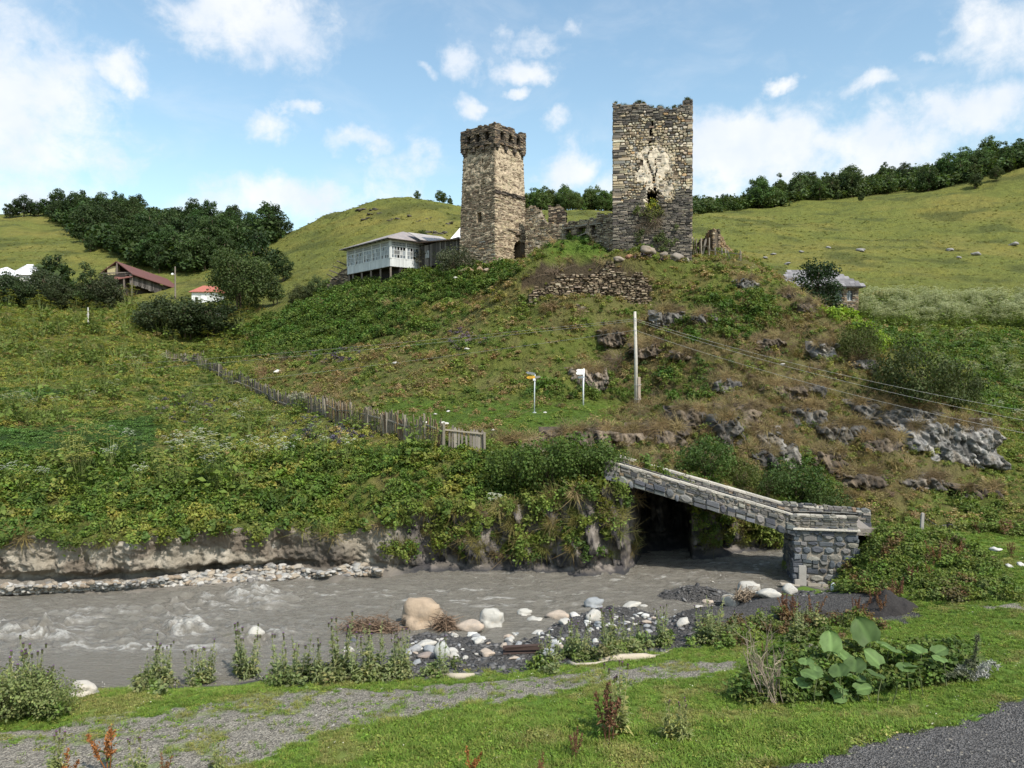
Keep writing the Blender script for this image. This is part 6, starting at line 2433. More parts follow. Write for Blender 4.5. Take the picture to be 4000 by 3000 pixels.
def umbel_mesh(name, seed, fc, H=1.2, n=8, leafn=34):
    r = np.random.default_rng(seed)
    V, Fc, col = [], [], []

    def quad(a, b_, c, d, cc):
        o = len(V)
        V.extend([a, b_, c, d])
        Fc.append((o, o + 1, o + 2, o + 3))
        col.extend([cc] * 4)
    for k in range(n):
        a = r.uniform(0, 6.28)
        top = np.array([math.cos(a) * r.uniform(.05, .45), math.sin(a) * r.uniform(.05, .45), H * r.uniform(.7, 1.05)])
        w = .012
        quad(np.array([w, 0, .1]), np.array([-w, 0, .1]), top + [-w * .5, 0, 0], top + [w * .5, 0, 0], (.16, .19, .06))
        R = r.uniform(.09, .19)
        tl = r.normal(0, .15, 2)
        for j in range(14):
            b_ = r.normal(0, .45, 2) * R
            s = .035 * r.uniform(.7, 1.4)
            c0 = top + np.array([b_[0], b_[1], .03 - (b_ @ b_) / R * .5 + b_ @ tl])
            quad(c0 + [s, 0, 0], c0 + [0, s, .008], c0 + [-s, 0, 0], c0 + [0, -s, .008], np.array(fc) * r.uniform(.8, 1.1))
    C = np.c_[r.normal(0, .28, (leafn, 2)), r.uniform(.1, .55, leafn) * H]
    Nn = np.c_[r.normal(0, .5, (leafn, 2)), np.ones(leafn)]
    Nn /= np.linalg.norm(Nn, axis=1)[:, None]
    LV, LF = leaf_quads(C, Nn, .19, .12, r, .15)
    o = len(V)
    V.extend(list(LV))
    Fc.extend([tuple(f + o) for f in LF])
    col.extend([np.array((.11, .155, .03)) * r.uniform(.7, 1.3)] * len(LV))
    me = mesh_from(name, V, Fc)
    vcol(me, np.array(col))
    me.materials.append(m_leafp)
    return me


UMB_W = [umbel_mesh('white_umbel_%d' % i, 400 + i, (.62, .63, .52)) for i in range(3)]
UMB_Y = [umbel_mesh('yellow_umbel_%d' % i, 410 + i, (.36, .36, .10)) for i in range(3)]
UMB_B = [umbel_mesh('brown_umbel_%d' % i, 420 + i, (.28, .21, .10)) for i in range(2)]

# ------------------------------------------------------------------ what grows where on the far side
e1 = TV[1:, :-1] - TV[:-1, :-1]
e2 = TV[:-1, 1:] - TV[:-1, :-1]
CELL = np.linalg.norm(np.cross(e1, e2), axis=2)
cvx, cvy = VX[:-1, :-1], VY[:-1, :-1]
cyd = TV[:-1, :-1, 1]
inview = (cvx > -260) & (cvx < 2470)
cp = TV[:-1, :-1].reshape(-1, 3)
cw = fbm(np.c_[cp[:, 0] / 5, cp[:, 1] / 5, cp[:, 2] / 5], 4).reshape(CELL.shape)
cw2 = fbm(np.c_[cp[:, 0] / 1.7 + 40, cp[:, 1] / 1.7, cp[:, 2] / 1.7], 3).reshape(CELL.shape)
jx, jy = cvx + 26 * cw + 10 * cw2, cvy + 15 * cw + 7 * cw2
# places kept free: buildings, terrace path, bridge landing
free = np.ones(CELL.shape)
for (c_, rad) in ((np.array(rt.location), hw + .3), (np.array(lt.location), 3.0), (HC + hl * 5 + hr * 4, 4.6), (np.array(sth.location) + [0, 3.5, 0], 5.0), (np.array(barn.location) + [6, 9, 0], 8.5)):
    d_ = np.hypot(TV[:-1, :-1, 0] - c_[0], cyd - c_[1])
    free *= (d_ > rad)
lush = np.maximum.reduce([blobs(jx, jy, [(700, 690, 190, 70), (900, 625, 170, 34), (620, 730, 120, 50), (1060, 600, 90, 20)]) * (cyd < 105),
                          blobs(jx, jy, [(1560, 690, 100, 60), (1640, 670, 60, 40), (1530, 1010, 60, 45), (1750, 1060, 80, 50), (1480, 830, 60, 40), (1250, 860, 130, 30)]) * (cyd < 70) * .9,
                          blobs(jx, jy, [(1900, 740, 60, 22), (2080, 748, 200, 28), (2150, 850, 90, 50), (2100, 780, 130, 40)]) * (cyd > 56) * (cyd < 100) * .8])
bright = blobs(jx, jy, [(1890, 715, 50, 45), (1830, 690, 30, 30)]) * (cyd < 62)
banktop = (cyd < 40) * (jx < 1330) * sstep(960, 1000, jy)
field = ((cyd >= 33) & (cyd < 128) & (jx < 560) & (jy > 660)).astype(float)
field = np.maximum(field, ((cyd < 60) & (jx < 1000) & (jy > np.interp(jx, [400, 560, 700, 820, 960], [800, 860, 905, 935, 970]))).astype(float) * (1 - banktop))
potm = (inpoly(jx, cvy + 6 * cw, [(-400, 935), (100, 928), (330, 900), (340, 960), (270, 1000), (100, 1020), (-400, 1040)]) | inpoly(jx, cvy, [(-300, 862), (-300, 840), (110, 840), (150, 855), (60, 868)])) & (cyd < 110)
terrace = blobs(jx, jy, [(1180, 893, 230, 36), (960, 895, 150, 36), (1430, 885, 100, 14)]) * (cyd < 60)
rocky = (rough_amt(jx, jy, cyd) > .6) * (cyd < 68) * (cyd > 35.5)
scarm = inpoly(jx, jy, [(1135, 620), (1150, 588), (1220, 566), (1310, 560), (1335, 576), (1400, 600), (1395, 612), (1340, 632), (1230, 640), (1150, 634)]) & (cyd > 60) & (cyd < 72)
farm = (cyd > 112).astype(float)


def grow(name, dens, protos, size, tintf, tilt=None, sizej=(.65, 1.35), stretch=None, maxn=90000):
    """dens per m2 on the grid -> scattered plants"""
    lam = np.where(inview, dens, 0) * CELL * free
    n = rng.poisson(np.clip(lam, 0, 50))
    idx = np.repeat(np.arange(n.size), n.ravel())
    if len(idx) > maxn:
        idx = rng.choice(idx, maxn, False)
    i, j = np.divmod(idx, n.shape[1])
    fa, ft = rng.random(len(idx))[:, None], rng.random(len(idx))[:, None]
    P = TV[i, j] * (1 - fa) * (1 - ft) + TV[i + 1, j] * fa * (1 - ft) + TV[i, j + 1] * (1 - fa) * ft + TV[i + 1, j + 1] * fa * ft
    sz = size(P[:, 1]) * rng.uniform(*sizej, len(P)) * np.clip(1 + .75 * pnoise(P / 1.9 + 31), .55, 1.7)
    sc = sz if stretch is None else np.c_[sz, sz, sz * rng.uniform(*stretch, len(P))]
    tn = tintf(jx[i, j], jy[i, j], cw[i, j], cw2[i, j], len(P))
    tl = None if tilt is None else rng.normal(0, .15, (len(P), 2)) + np.array(tilt)
    return scatter(name, P - np.c_[sz * 0, sz * 0, sz * .03], protos, sc, tint=tn, tilt=tl)


def tints(cols, n, sel=None, var=.2):
    c = np.array(cols)
    k = rng.integers(0, len(c), n) if sel is None else sel
    return c[k] * rng.uniform(1 - var, 1 + var, (n, 1)) * (1 + rng.normal(0, .04, (n, 3)))


G1, G2, G3, G4 = (.110, .155, .030), (.150, .185, .038), (.205, .205, .050), (.066, .108, .021)
BR1, BR2, PUR = (.215, .170, .070), (.26, .19, .085), (.19, .14, .165)
sz1 = lambda y: .42 * (y / 40) ** .75
knollm = ((cyd > 33) & (cyd < 100)) * (1 - field) * (1 - banktop) * (1 - potm) * (1 - .85 * terrace) * (1 - .75 * rocky) * (1 - .96 * scarm)


def t_knoll(vx, vy, w, w2, n):
    c = 1.1 * coh([G1, BR1, G2, BR2, G3, G2, BR1, G1, G3, BR2], w, w2, n, .3)
    m = w + .5 * w2
    c[m > .35] = tints([BR1, BR2, G3, BR1], (m > .35).sum())
    c[m < -.3] = tints([G1, G2, G4], (m < -.3).sum())
    lm = (np.maximum.reduce([blobs(vx, vy, [(700, 690, 190, 70), (900, 625, 170, 34), (1250, 530, 110, 20)])]) > .5)
    c[lm] = tints([G4, G1, (.07, .135, .022)], lm.sum())
    pm = (blobs(vx, vy, [(1420, 562, 80, 10), (720, 770, 70, 20), (1000, 745, 60, 20)]) > .5) & (rng.random(n) < .4)
    c[pm] = tints([PUR, (.11, .085, .12)], pm.sum())
    return c


dn = lambda k: k / (sz1(cyd) ** 2)


def coh(cols, w, w2, n, sp=.2):
    """like tints, but neighbours share a colour: plants of a kind stand together"""
    q = (w2 * .9 + w * .7 + rng.normal(0, sp, n) + .75) / 1.5
    return tints(cols, n, np.clip((q * len(cols)).astype(int), 0, len(cols) - 1), .22)


grow('hillside_herbs', dn(1.15) * knollm, HERB + LOW[:1], sz1, t_knoll)
grow('hillside_nettles', dn(1.5) * lush * (1 - terrace), LUSH, lambda y: sz1(y) * 1.15, lambda vx, vy, w, w2, n: tints([G4, G1, (.07, .13, .022), G1], n))
grow('hillside_bright_shrubs', dn(1.6) * bright, LUSH, lambda y: sz1(y) * 1.2, lambda vx, vy, w, w2, n: tints([(.22, .30, .035), (.17, .25, .03)], n))
grow('terrace_turf', (dn(1.6) * terrace + .25 * dn(1) * rocky) * (cyd < 70), LOW, lambda y: sz1(y) * .55, lambda vx, vy, w, w2, n: tints([(.14, .20, .03), (.17, .21, .04), (.12, .175, .028)], n))
tz = dn(.8) * rocky * sstep(-.5, .25, cw2 + .4 * cw) * 1.25 + dn(.2) * knollm * sstep(.1, .5, cw) + dn(.9) * (scarm & (jy < 578))
grow('dry_tussocks', tz, TUSS, lambda y: sz1(y) * 1.55, lambda vx, vy, w, w2, n: tints([(.25, .185, .085), (.20, .145, .07), (.30, .23, .11), (.16, .135, .05), (.15, .11, .075)], n), tilt=(.75, 0))
grow('rock_slope_herbs', dn(.55) * rocky, HERB, lambda y: sz1(y) * .95, lambda vx, vy, w, w2, n: tints([G1, G2, BR1, G3, (.07, .1, .03)], n))


def t_field(vx, vy, w, w2, n):
    c = 1.2 * coh([(.25, .24, .055), (.20, .215, .04), G2, (.22, .18, .07), G1, G3, (.24, .225, .05), G2, G3], w, w2, n)
    m = w - .4 * w2
    c[m < -.3] = tints([G1, G4, G2], (m < -.3).sum())
    c[m > .4] = tints([(.29, .265, .065), (.25, .25, .05), (.24, .20, .075)], (m > .4).sum())
    pm = (blobs(vx, vy, [(400, 880, 90, 40), (700, 930, 120, 30), (850, 1000, 80, 20)]) > .5) & (rng.random(n) < .3)
    c[pm] = tints([(.10, .09, .12)], pm.sum())
    return c


grow('field_herbs', dn(2.0) * field * (1 - potm), HERB + LOW, lambda y: sz1(y) * np.where(y > 45, .78, .95), t_field)
grow('potato_crop', dn(2.0) * potm, LOW, lambda y: sz1(y) * .9, lambda vx, vy, w, w2, n: tints([(.085, .155, .034), (.10, .175, .038), (.072, .13, .03)], n, var=.12))
grow('field_umbels_yellow', dn(.2) * field * (1 - potm) * sstep(-.2, .4, cw), UMB_Y + UMB_B[:1], lambda y: 1.0 + .008 * y, lambda vx, vy, w, w2, n: np.ones((n, 3)))
bkd = banktop * (cyd < 39) * ~((np.arange(NR - 1)[None, :] < 3) & (jx < 820))
grow('bank_shrubs', dn(1.9) * bkd * (1 - .6 * (jx > 1240)), LUSH + BIGL, lambda y: sz1(y) * 1.25, lambda vx, vy, w, w2, n: coh([(.24, .24, .05), G2, (.13, .19, .03), (.10, .155, .028), G1, G4, (.085, .14, .025), (.15, .20, .032), (.20, .21, .045)], w, w2, n), stretch=(.6, 1.4))
grow('bank_tall_grass', dn(.22) * bkd * sstep(0, .4, cw2), TALLG, lambda y: sz1(y) * 1.5, lambda vx, vy, w, w2, n: tints([(.17, .15, .05), (.13, .14, .04)], n))
grow('far_meadow_tufts', farm * (cyd < 250) * .16, LOW, lambda y: .45 + .0012 * y, lambda vx, vy, w, w2, n: tints([(.15, .155, .036), (.19, .175, .045), (.13, .145, .033)], n))
um = inpoly(jx, jy, [(1850, 660), (2230, 655), (2500, 655), (2500, 712), (1880, 705)]) & (cyd > 80)
grow('meadow_umbels', um * 2.6, UMB_W, lambda y: 1.5 + 0 * y, lambda vx, vy, w, w2, n: np.ones((n, 3)))
um2 = ((cyd > 50) & (cyd < 110) & (jx > 1980) & (jy > 740)) * sstep(-.1, .4, cw)
grow('slope_umbels', um2 * .35, UMB_W + UMB_Y, lambda y: 1.2 + 0 * y, lambda vx, vy, w, w2, n: np.ones((n, 3)))
rf = ((cyd > 44) & (cyd < 112) & (jx > 1960)) * (1 - lush * .5)
grow('right_slope_herbs', dn(1.1) * rf, HERB + LUSH[:1], lambda y: sz1(y) * 1.0, lambda vx, vy, w, w2, n: coh([G3, G2, (.17, .21, .04), G1, G2, (.22, .22, .05), G3], w, w2, n))

# plants hanging down the rock of the far bank and over its edge
n = 5200
bi = rng.integers(0, NB, n)
sx2 = bx2[bi]
s_ = rng.random(n) ** 1.5 * .58
ok = (sx2 > -150) & (sx2 < 1720)
edge = (s_ < .05) & (rng.random(n) < np.where(sx2 < 820, .3, .7))
onrock = (sx2 > 830) & (sx2 < 1378) & (rng.random(n) < .10 + .55 * (pnoise(np.c_[sx2 / 55, s_ * 5, sx2 * 0]) > .02))
onr2 = (sx2 > 1500) & (rng.random(n) < .4)
ok &= edge | onrock | onr2
bi, s_, sx2 = bi[ok], s_[ok], sx2[ok]
BP3 = bp.reshape(NB, NS, 3)
P = BP3[bi, (s_ * (NS - 1)).astype(int)] + np.c_[np.zeros(len(bi)), -rng.uniform(0, .12, len(bi)), np.zeros(len(bi))]
typ = rng.random(len(bi))
brn = (pnoise(np.c_[sx2 / 45, sx2 * 0 + 4, sx2 * 0]) > .18) & (sx2 > 840)
g_ = (typ < .80) & ~(brn & (typ > .3))
scatter('bank_hanging_leaves', P[g_], LUSH + BIGL[:1] + HERB, rng.uniform(.35, .75, g_.sum()), tilt=np.c_[rng.uniform(.3, 1.2, g_.sum()), rng.normal(0, .2, g_.sum())], rotz=rng.normal(0, .5, g_.sum()),
        tint=tints([G1, G2, G4, (.10, .125, .02), (.12, .14, .02)], g_.sum()))
t_ = ~g_
scatter('bank_hanging_grass', P[t_], TUSS, rng.uniform(.45, .85, t_.sum()), tilt=np.c_[rng.uniform(1.1, 1.8, t_.sum()), rng.normal(0, .2, t_.sum())], rotz=rng.normal(0, .4, t_.sum()),
        tint=tints([(.24, .19, .075), (.19, .16, .05), (.28, .21, .10), (.16, .155, .04), (.13, .14, .03)], t_.sum()))

# ------------------------------------------------------------------ near side turf
TPOS0 = [(40, 1540, 1.1), (70, 1530, .95), (105, 1545, .8), (15, 1550, 1.05), (310, 1490, .62), (330, 1482, .9), (355, 1478, .8), (415, 1480, .75), (435, 1478, .85), (450, 1475, .7), (525, 1460, 1.15), (545, 1462, .85), (600, 1475, .95), (622, 1478, .75), (650, 1472, .9), (690, 1475, .8), (735, 1470, 1.05), (760, 1472, .9), (790, 1470, .95),
        (815, 1468, 1.0), (845, 1466, .85), (870, 1462, .8), (955, 1458, .75), (1175, 1445, .65), (1190, 1446, .8), (1240, 1420, .85), (1262, 1425, .7), (1310, 1420, .95), (1325, 1415, 1.0), (1350, 1412, .7), (1385, 1400, .6), (1430, 1395, .75), (1515, 1390, .8), (1535, 1392, .7), (1545, 1388, .9), (1590, 1380, .6), (1725, 1385, .7), (1650, 1360, .5), (1760, 1360, .6)]

P, vx, vy, w1 = near_cloud(130000, 10.5, 30, lambda vx, vy, z, trk, road, bar, w1: (1 - road) * (1 - bar) * (z > .3) * (1 - trk * (.93 - .45 * (w1 > .25))) * np.clip((.35 + 340 / (vx * 0 + 900)), 0, 1))
tn = tints([(.155, .24, .034), (.18, .26, .04), (.13, .21, .03), (.22, .25, .055)], len(P))
dry = (w1 > .35)
tn[dry] = tints([(.26, .25, .08), (.21, .235, .055)], dry.sum())
scatter('meadow_turf', P, TURF + CLOV, rng.uniform(.6, 1.25, len(P)) * np.where((vy > 1560) & (vx > 800), 1.35, .85), tint=tn)
# taller herbs: right bank nettles, edge of the meadow
P, vx, vy, w1 = near_cloud(42000, 16, 32, lambda vx, vy, z, trk, road, bar, w1: np.maximum(
    inpoly(vx, vy, [(1800, 1276), (1815, 1240), (1845, 1205), (1860, 1180), (1900, 1150), (2030, 1150), (2100, 1185), (2180, 1240), (2200, 1300), (2050, 1300), (1960, 1295), (1880, 1290)]) * (w1 > -.45),
    inpoly(vx, vy, [(2030, 1145), (2230, 1130), (2500, 1130), (2500, 1180), (2230, 1165)]) * (.15 + .5 * (w1 > .1))) * (z > .3) * .42)
brn = (w1 > .3)
tn = tints([G1, G2, (.14, .17, .045), (.11, .155, .03)], len(P))
tn[brn] = tints([(.13, .10, .045), (.15, .09, .04), G2], brn.sum())
scatter('riverside_nettles', P, LUSH + HERB, rng.uniform(.25, .55, len(P)), tint=tn)
P, vx, vy, w1 = near_cloud(30000, 14, 27, lambda vx, vy, z, trk, road, bar, w1: inpoly(vx, vy, [(1500, 1395), (1530, 1345), (1640, 1345), (1700, 1330), (1840, 1340), (1960, 1350), (1880, 1372), (1700, 1392), (1620, 1400)]) * (z > .2) * (w1 > -.1) * .22)
scatter('meadow_edge_herbs', P, HERB + LUSH, rng.uniform(.25, .55, len(P)), tint=tints([G1, G2, (.10, .12, .035), (.15, .10, .045)], len(P)))
P, vx, vy, w1 = near_cloud(30000, 13, 21, lambda vx, vy, z, trk, road, bar, w1: np.maximum(inpoly(vx, vy, [(1600, 1520), (1640, 1450), (1700, 1430), (2060, 1415), (2120, 1440), (2080, 1470), (1900, 1490), (1800, 1510)]) * .6, 0))
scatter('butterbur_undergrowth', P, HERB + LUSH, rng.uniform(.35, .62, len(P)), tint=tints([(.075, .12, .025), (.10, .145, .03), (.12, .15, .035)], len(P)))
P, vx, vy, w1 = near_cloud(9000, 11, 26, lambda vx, vy, z, trk, road, bar, w1: (1 - road) * (1 - bar) * (1 - trk) * (z > .45) * .05)
tq = np.array([near_at(x + dx_, y + dy_) for (x, y, h) in TPOS0 for (dx_, dy_) in rng.normal(0, 1, (7, 2)) * np.array([16, 5]) if y + dy_ < 1560])
tq = tq[tq[:, 2] > .15]
scatter('bank_edge_herbs', tq, HERB + LUSH[:2], rng.uniform(.3, .6, len(tq)), tint=tints([(.17, .20, .08), (.14, .175, .055), (.20, .21, .09), (.13, .18, .04)], len(tq)))
FLW = clump_mesh('flower_heads', 5, .15, .14, .03, 391, 1.5, m_leafp)
FLW.attributes.remove(FLW.attributes['col'])
vcol(FLW, np.tile((.62, .58, .45), (20, 1)))
scatter('meadow_flowers', P, [FLW], rng.uniform(.6, 1.1, len(P)))

# ------------------------------------------------------------------ plants one can count
def plant(name, parts, loc, label, cat, group=None, sc=1.0, rz=0.0, col=(1, 1, 1)):
    root = thing(name, loc, label, cat, group, rz)
    root.scale = (sc, sc, sc)
    for (nm, me) in parts:
        o = add(nm, me, parent=root, kind='stuff' if nm in ('seed_heads', 'leaves', 'flower_heads') else None)
        o.color = (*col, 1)
    return root


def thistle_parts(seed, H=1.2, stems=4, head=(.22, .07, .28), yellow=.15):
    r = np.random.default_rng(seed)
    ms, ml, mh = MB(), MB(), MB()
    for k in range(stems):
        a = r.uniform(0, 6.28)
        b = np.array([r.normal(0, .05), r.normal(0, .05), -.03])
        h = H * r.uniform(.6, 1.05)
        tip = b + np.array([math.cos(a) * h * r.uniform(.05, .28), math.sin(a) * h * r.uniform(.05, .28), h])
        mid_ = (b + tip) / 2 + np.array([math.cos(a), math.sin(a), 0]) * .04
        tt = np.linspace(0, 1, 6)
        C = np.array([(1 - t) ** 2 * b + 2 * t * (1 - t) * mid_ + t * t * tip for t in tt])
        ms.tube(C, np.linspace(.013, .005, 6), 5, (.27, .28, .15))
        for j in range(int(46 * h / H)):
            t = r.uniform(.04, .97)
            p = np.array([np.interp(t, tt, C[:, i]) for i in range(3)])
            ang = r.uniform(0, 6.28)
            L = (.24 * (1 - t) ** 1.2 + .055) * r.uniform(.7, 1.3)
            d = np.array([math.cos(ang), math.sin(ang), r.uniform(.1, .9)])
            d /= np.linalg.norm(d)
            sd = np.cross(d, (0, 0, 1.0))
            sd /= np.linalg.norm(sd)
            w = L * .26
            up = np.cross(sd, d)
            e_ = p + d * L - np.array([0, 0, L * .25])
            m1 = p + d * L * .5 + up * L * .06
            V = [p, m1 + sd * w, m1 + sd * w * .3 + d * L * .1, e_, m1 - sd * w * .3 + d * L * .1, m1 - sd * w, p + d * L * .25 + sd * w * .5, p + d * L * .25 - sd * w * .5]
            cc = np.array((.34, .33, .14)) if r.random() < yellow else np.array((.225, .265, .115)) * r.uniform(.75, 1.25)
            ml.add(V, [(0, 6, 1, 2, 3, 4, 5, 7)], cc)
        for j in range(r.integers(0, 3)):
            q = tip + (r.normal(0, .05, 3) if j else 0)
            mh.tube([q, q + [0, 0, .02], q + [0, 0, .045], q + [0, 0, .07]], [.008, .02, .017, .022], 6, np.array((.12, .13, .06)))
            mh.tube([q + [0, 0, .062], q + [0, 0, .08]], [.012, .017], 6, np.array(head) * (1 if r.random() < .5 else .35))
    out = []
    for nm, mb in (('stem', ms), ('leaves', ml), ('flower_heads', mh)):
        me = mb.mesh(nm)
        me.materials.append(m_leafo)
        out.append((nm, me))
    return out


TH = [thistle_parts(500 + i, 1.2, (4, 6, 3, 5, 4)[i], yellow=(.1, .25, .1, .4, .15)[i]) for i in range(5)]
TPOS = TPOS0
for k, (x, y, h) in enumerate(TPOS):
    plant('thistle', TH[k % 5], near_at(x, y), 'tall spiny green thistle growing on the near river bank', 'thistle', 'thistles along the near bank', h * 1.25, rng.uniform(0, 6.28), tuple(rng.uniform(.85, 1.15) * np.array((1, 1, 1))))
for k, (x, y, h, lab) in enumerate(((115, 1700, .9, 'open branched thistle with magenta heads growing in the gravel track'), (300, 1690, .75, 'pale spindly thistle beside the rusty dock stalk on the track'), (470, 1672, .55, 'small thistle with one dark head growing through the track'), (1335, 1590, 1.15, 'tall grey green thistle rising from the dock clump in the meadow'), (1450, 1600, .8, 'slim thistle with purple head right of the dock clump'),
                             (1480, 1605, .7, 'second slim pale thistle right of the dock clump'), (1662, 1520, .55, 'withered pale thistle in front of the bare twig shrub'))):
    plant('thistle', TH[(k * 2) % 5], near_at(x, y), lab, 'thistle', None, h, rng.uniform(0, 6.28), (1.1, 1.05, .9))


def dock_parts(seed, H=.9, stems=4, c0=(.30, .10, .035), leaves=8):
    r = np.random.default_rng(seed)
    ms, mf, ml = MB(), MB(), MB()
    for k in range(stems):
        b = np.array([r.normal(0, .07), r.normal(0, .07), -.03])
        h = H * r.uniform(.55, 1.05)
        tip = b + np.array([r.normal(0, .12), r.normal(0, .12), h])
        ms.tube([b, (b + tip) / 2 + r.normal(0, .015, 3), tip], [.011, .008, .004], 5, np.array(c0) * .8)
        for j in range(34):
            t = r.uniform(.35, 1)
            q = b + (tip - b) * t
            a = r.uniform(0, 6.28)
            L = .16 * (1.1 - t) + .02
            d = np.array([math.cos(a) * L * .7, math.sin(a) * L * .7, L * r.uniform(.4, 1.0)])
            n_ = 4
            for m in range(n_):
                p = q + d * (m + .6) / n_ + r.normal(0, .006, 3)
                s = .014 * r.uniform(.7, 1.4)
                v = r.normal(size=(4, 3)) * s
                mf.add(p + v, [(0, 1, 2), (0, 2, 3), (1, 3, 2)], np.array(c0) * r.uniform(.55, 1.5))
    for k in range(leaves):
        a = r.uniform(0, 6.28)
        L = r.uniform(.14, .3)
        d = np.array([math.cos(a), math.sin(a), r.uniform(.2, 1.0)])
        d /= np.linalg.norm(d)
        sd = np.cross(d, (0, 0, 1.0))
        p = np.array([0, 0, r.uniform(.03, .35) * H])
        V = [p, p + d * L * .4 + sd * L * .16, p + d * L - np.array([0, 0, L * .3]), p + d * L * .4 - sd * L * .16]
        ml.add(V, [(0, 1, 2, 3)], np.array((.09, .12, .03)) if r.random() < .6 else np.array((.2, .12, .05)))
    out = []
    for nm, mb in (('stalk', ms), ('seed_heads', mf), ('leaves', ml)):
        me = mb.mesh(nm)
        me.materials.append(m_leafo)
        out.append((nm, me))
    return out


DK = [dock_parts(520 + i, .95, (3, 5, 4)[i], ((.34, .14, .045), (.17, .085, .05), (.24, .125, .06))[i]) for i in range(3)]
for (x, y, h, k, lab) in ((232, 1668, 1.05, 0, 'bright rusty dock stalk standing in the gravel track'), (145, 1700, .7, 0, 'short orange dock stalk beside the open branched thistle'), (1310, 1600, 1.1, 1, 'dark reddish dock clump in the middle of the meadow'), (1245, 1640, .55, 1, 'small dark dried dock left of the reddish clump'), (1020, 1680, .6, 0, 'thin orange dock stalk alone in the open meadow turf'), (350, 1690, .5, 2, 'low dried dock by the track'),
                          (1165, 1690, .5, 2, 'faded brown dock stalk in the turf near the road'), (1655, 1430, .5, 1, 'reddish dock behind the bare twig shrub'), (1732, 1500, .35, 1, 'tiny red dock before the big leaves')):
    plant('dock_plant', DK[k], near_at(x, y), lab, 'dock', None, h, rng.uniform(0, 6.28))
for k in range(17):
    x, y = ((rng.uniform(1690, 1800), rng.uniform(1330, 1370)) if k < 6 else ((rng.uniform(1830, 1960), rng.uniform(1300, 1345)) if k < 12 else (rng.uniform(1960, 2200), rng.uniform(1180, 1290))))
    plant('dock_plant', DK[rng.integers(1, 3)], near_at(x, y), 'rusty brown dock stalk among the green herbs near the bridge pier', 'dock', 'docks near the bridge', rng.uniform(.45, .8), rng.uniform(0, 6.28))

# hogweeds with white heads that stand out of the field
HOG = [(265, 975, 1.1), (440, 1000, 1.3), (400, 995, 1.2), (470, 1010, 1.15), (430, 985, 1.0), (380, 1015, 1.2), (500, 1005, 1.0), (560, 1000, .8), (600, 985, .9), (625, 1005, 1.0), (540, 980, .8), (240, 1012, .9), (20, 880, 1.0), (45, 884, 1.1), (70, 890, .9), (505, 895, .9), (525, 900, 1.0), (560, 905, .8), (640, 885, 1.0), (655, 880, .9), (20, 1045, .8), (80, 1050, .8), (520, 925, .9), (750, 985, .8), (700, 975, .7), (455, 1030, .9), (300, 1040, .7),
       (1070, 1135, .9), (190, 870, .9), (120, 880, .8), (330, 880, .9), (420, 905, .8), (590, 930, .8), (680, 940, .7), (250, 850, 1.0), (300, 820, 1.2), (350, 800, 1.1), (200, 780, 1.2), (100, 800, 1.1), (130, 760, 1.2)]
for k, (x, y, h) in enumerate(HOG):
    if y > 1100:
        p_ = at(x, y, 30.9)
    else:
        p_ = hit(x, y + 14, 29.5)
    o = add('hogweed', UMB_W[k % 3], label='hogweed with flat white flower heads standing out of the field', cat='hogweed', group='hogweeds in the field')
    o.location = p_
    o.scale = (h * 1.25,) * 3 if p_[1] < 60 else (h * 1.9,) * 3
    o.rotation_euler = (0, 0, rng.uniform(0, 6.28))

# ------------------------------------------------------------------ butterbur with its large leaves
def big_leaf(seed):
    r = np.random.default_rng(seed)
    n, m = 9, 9
    V, col = [], []
    for i in range(n):
        for j in range(m):
            u, v = i / (n - 1), j / (m - 1) * 2 - 1
            w = math.sin(math.pi * min(1, u * .86 + .14)) ** .6 * .46
            rag = 1 + .07 * math.sin(u * 21 + j) * abs(v)
            x = v * w * rag
            y = u - .12 * abs(v) ** 2 * (1 - u)
            z = .10 * abs(v) + .05 * math.sin(u * 9) * abs(v) - .22 * u * u + .015 * math.cos(v * 14 + u * 6)
            V.append((x, y, z))
            rib = 1.45 if abs(v) < .05 else 1 + .12 * math.cos(u * 40 + abs(v) * 9)
            col.append(np.array((.12, .19, .06)) * rib)
    V = np.array(V)
    me = mesh_from('leaf', V, grid_faces(n, m), True)
    vcol(me, np.array(col))
    me.materials.append(m_leafo)
    return me


BL = [big_leaf(540 + i) for i in range(4)]
bb_ = near_at(1850, 1500)
bur = thing('butterbur', bb_, 'butterbur clump with large pale green leaves in the meadow', 'plant')
LEAF = [(1795, 1395, .52, 0), (1880, 1375, .66, 0), (1900, 1425, .45, .4), (1740, 1425, .36, -.5), (1765, 1455, .42, .9), (1845, 1440, .5, -.6), (1815, 1450, .45, .3), (1950, 1405, .5, .8), (1990, 1400, .42, .2), (1960, 1440, .4, -.4), (1775, 1488, .42, 1.6), (1800, 1500, .35, -1.2), (1725, 1470, .38, -1.0), (1700, 1455, .35, 2), (1870, 1460, .4, 1.1), (2020, 1400, .36, -.6), (2040, 1420, .3, .5),
        (1640, 1490, .34, -1.5), (1920, 1390, .4, -.2), (1830, 1415, .42, .5), (1760, 1440, .38, -.8), (1985, 1430, .34, 1.4), (1690, 1495, .3, 1.2), (1850, 1480, .36, -1.4), (1905, 1455, .36, .9), (1735, 1500, .34, .2), (1820, 1475, .33, 2.4), (1940, 1460, .3, -1.8)]
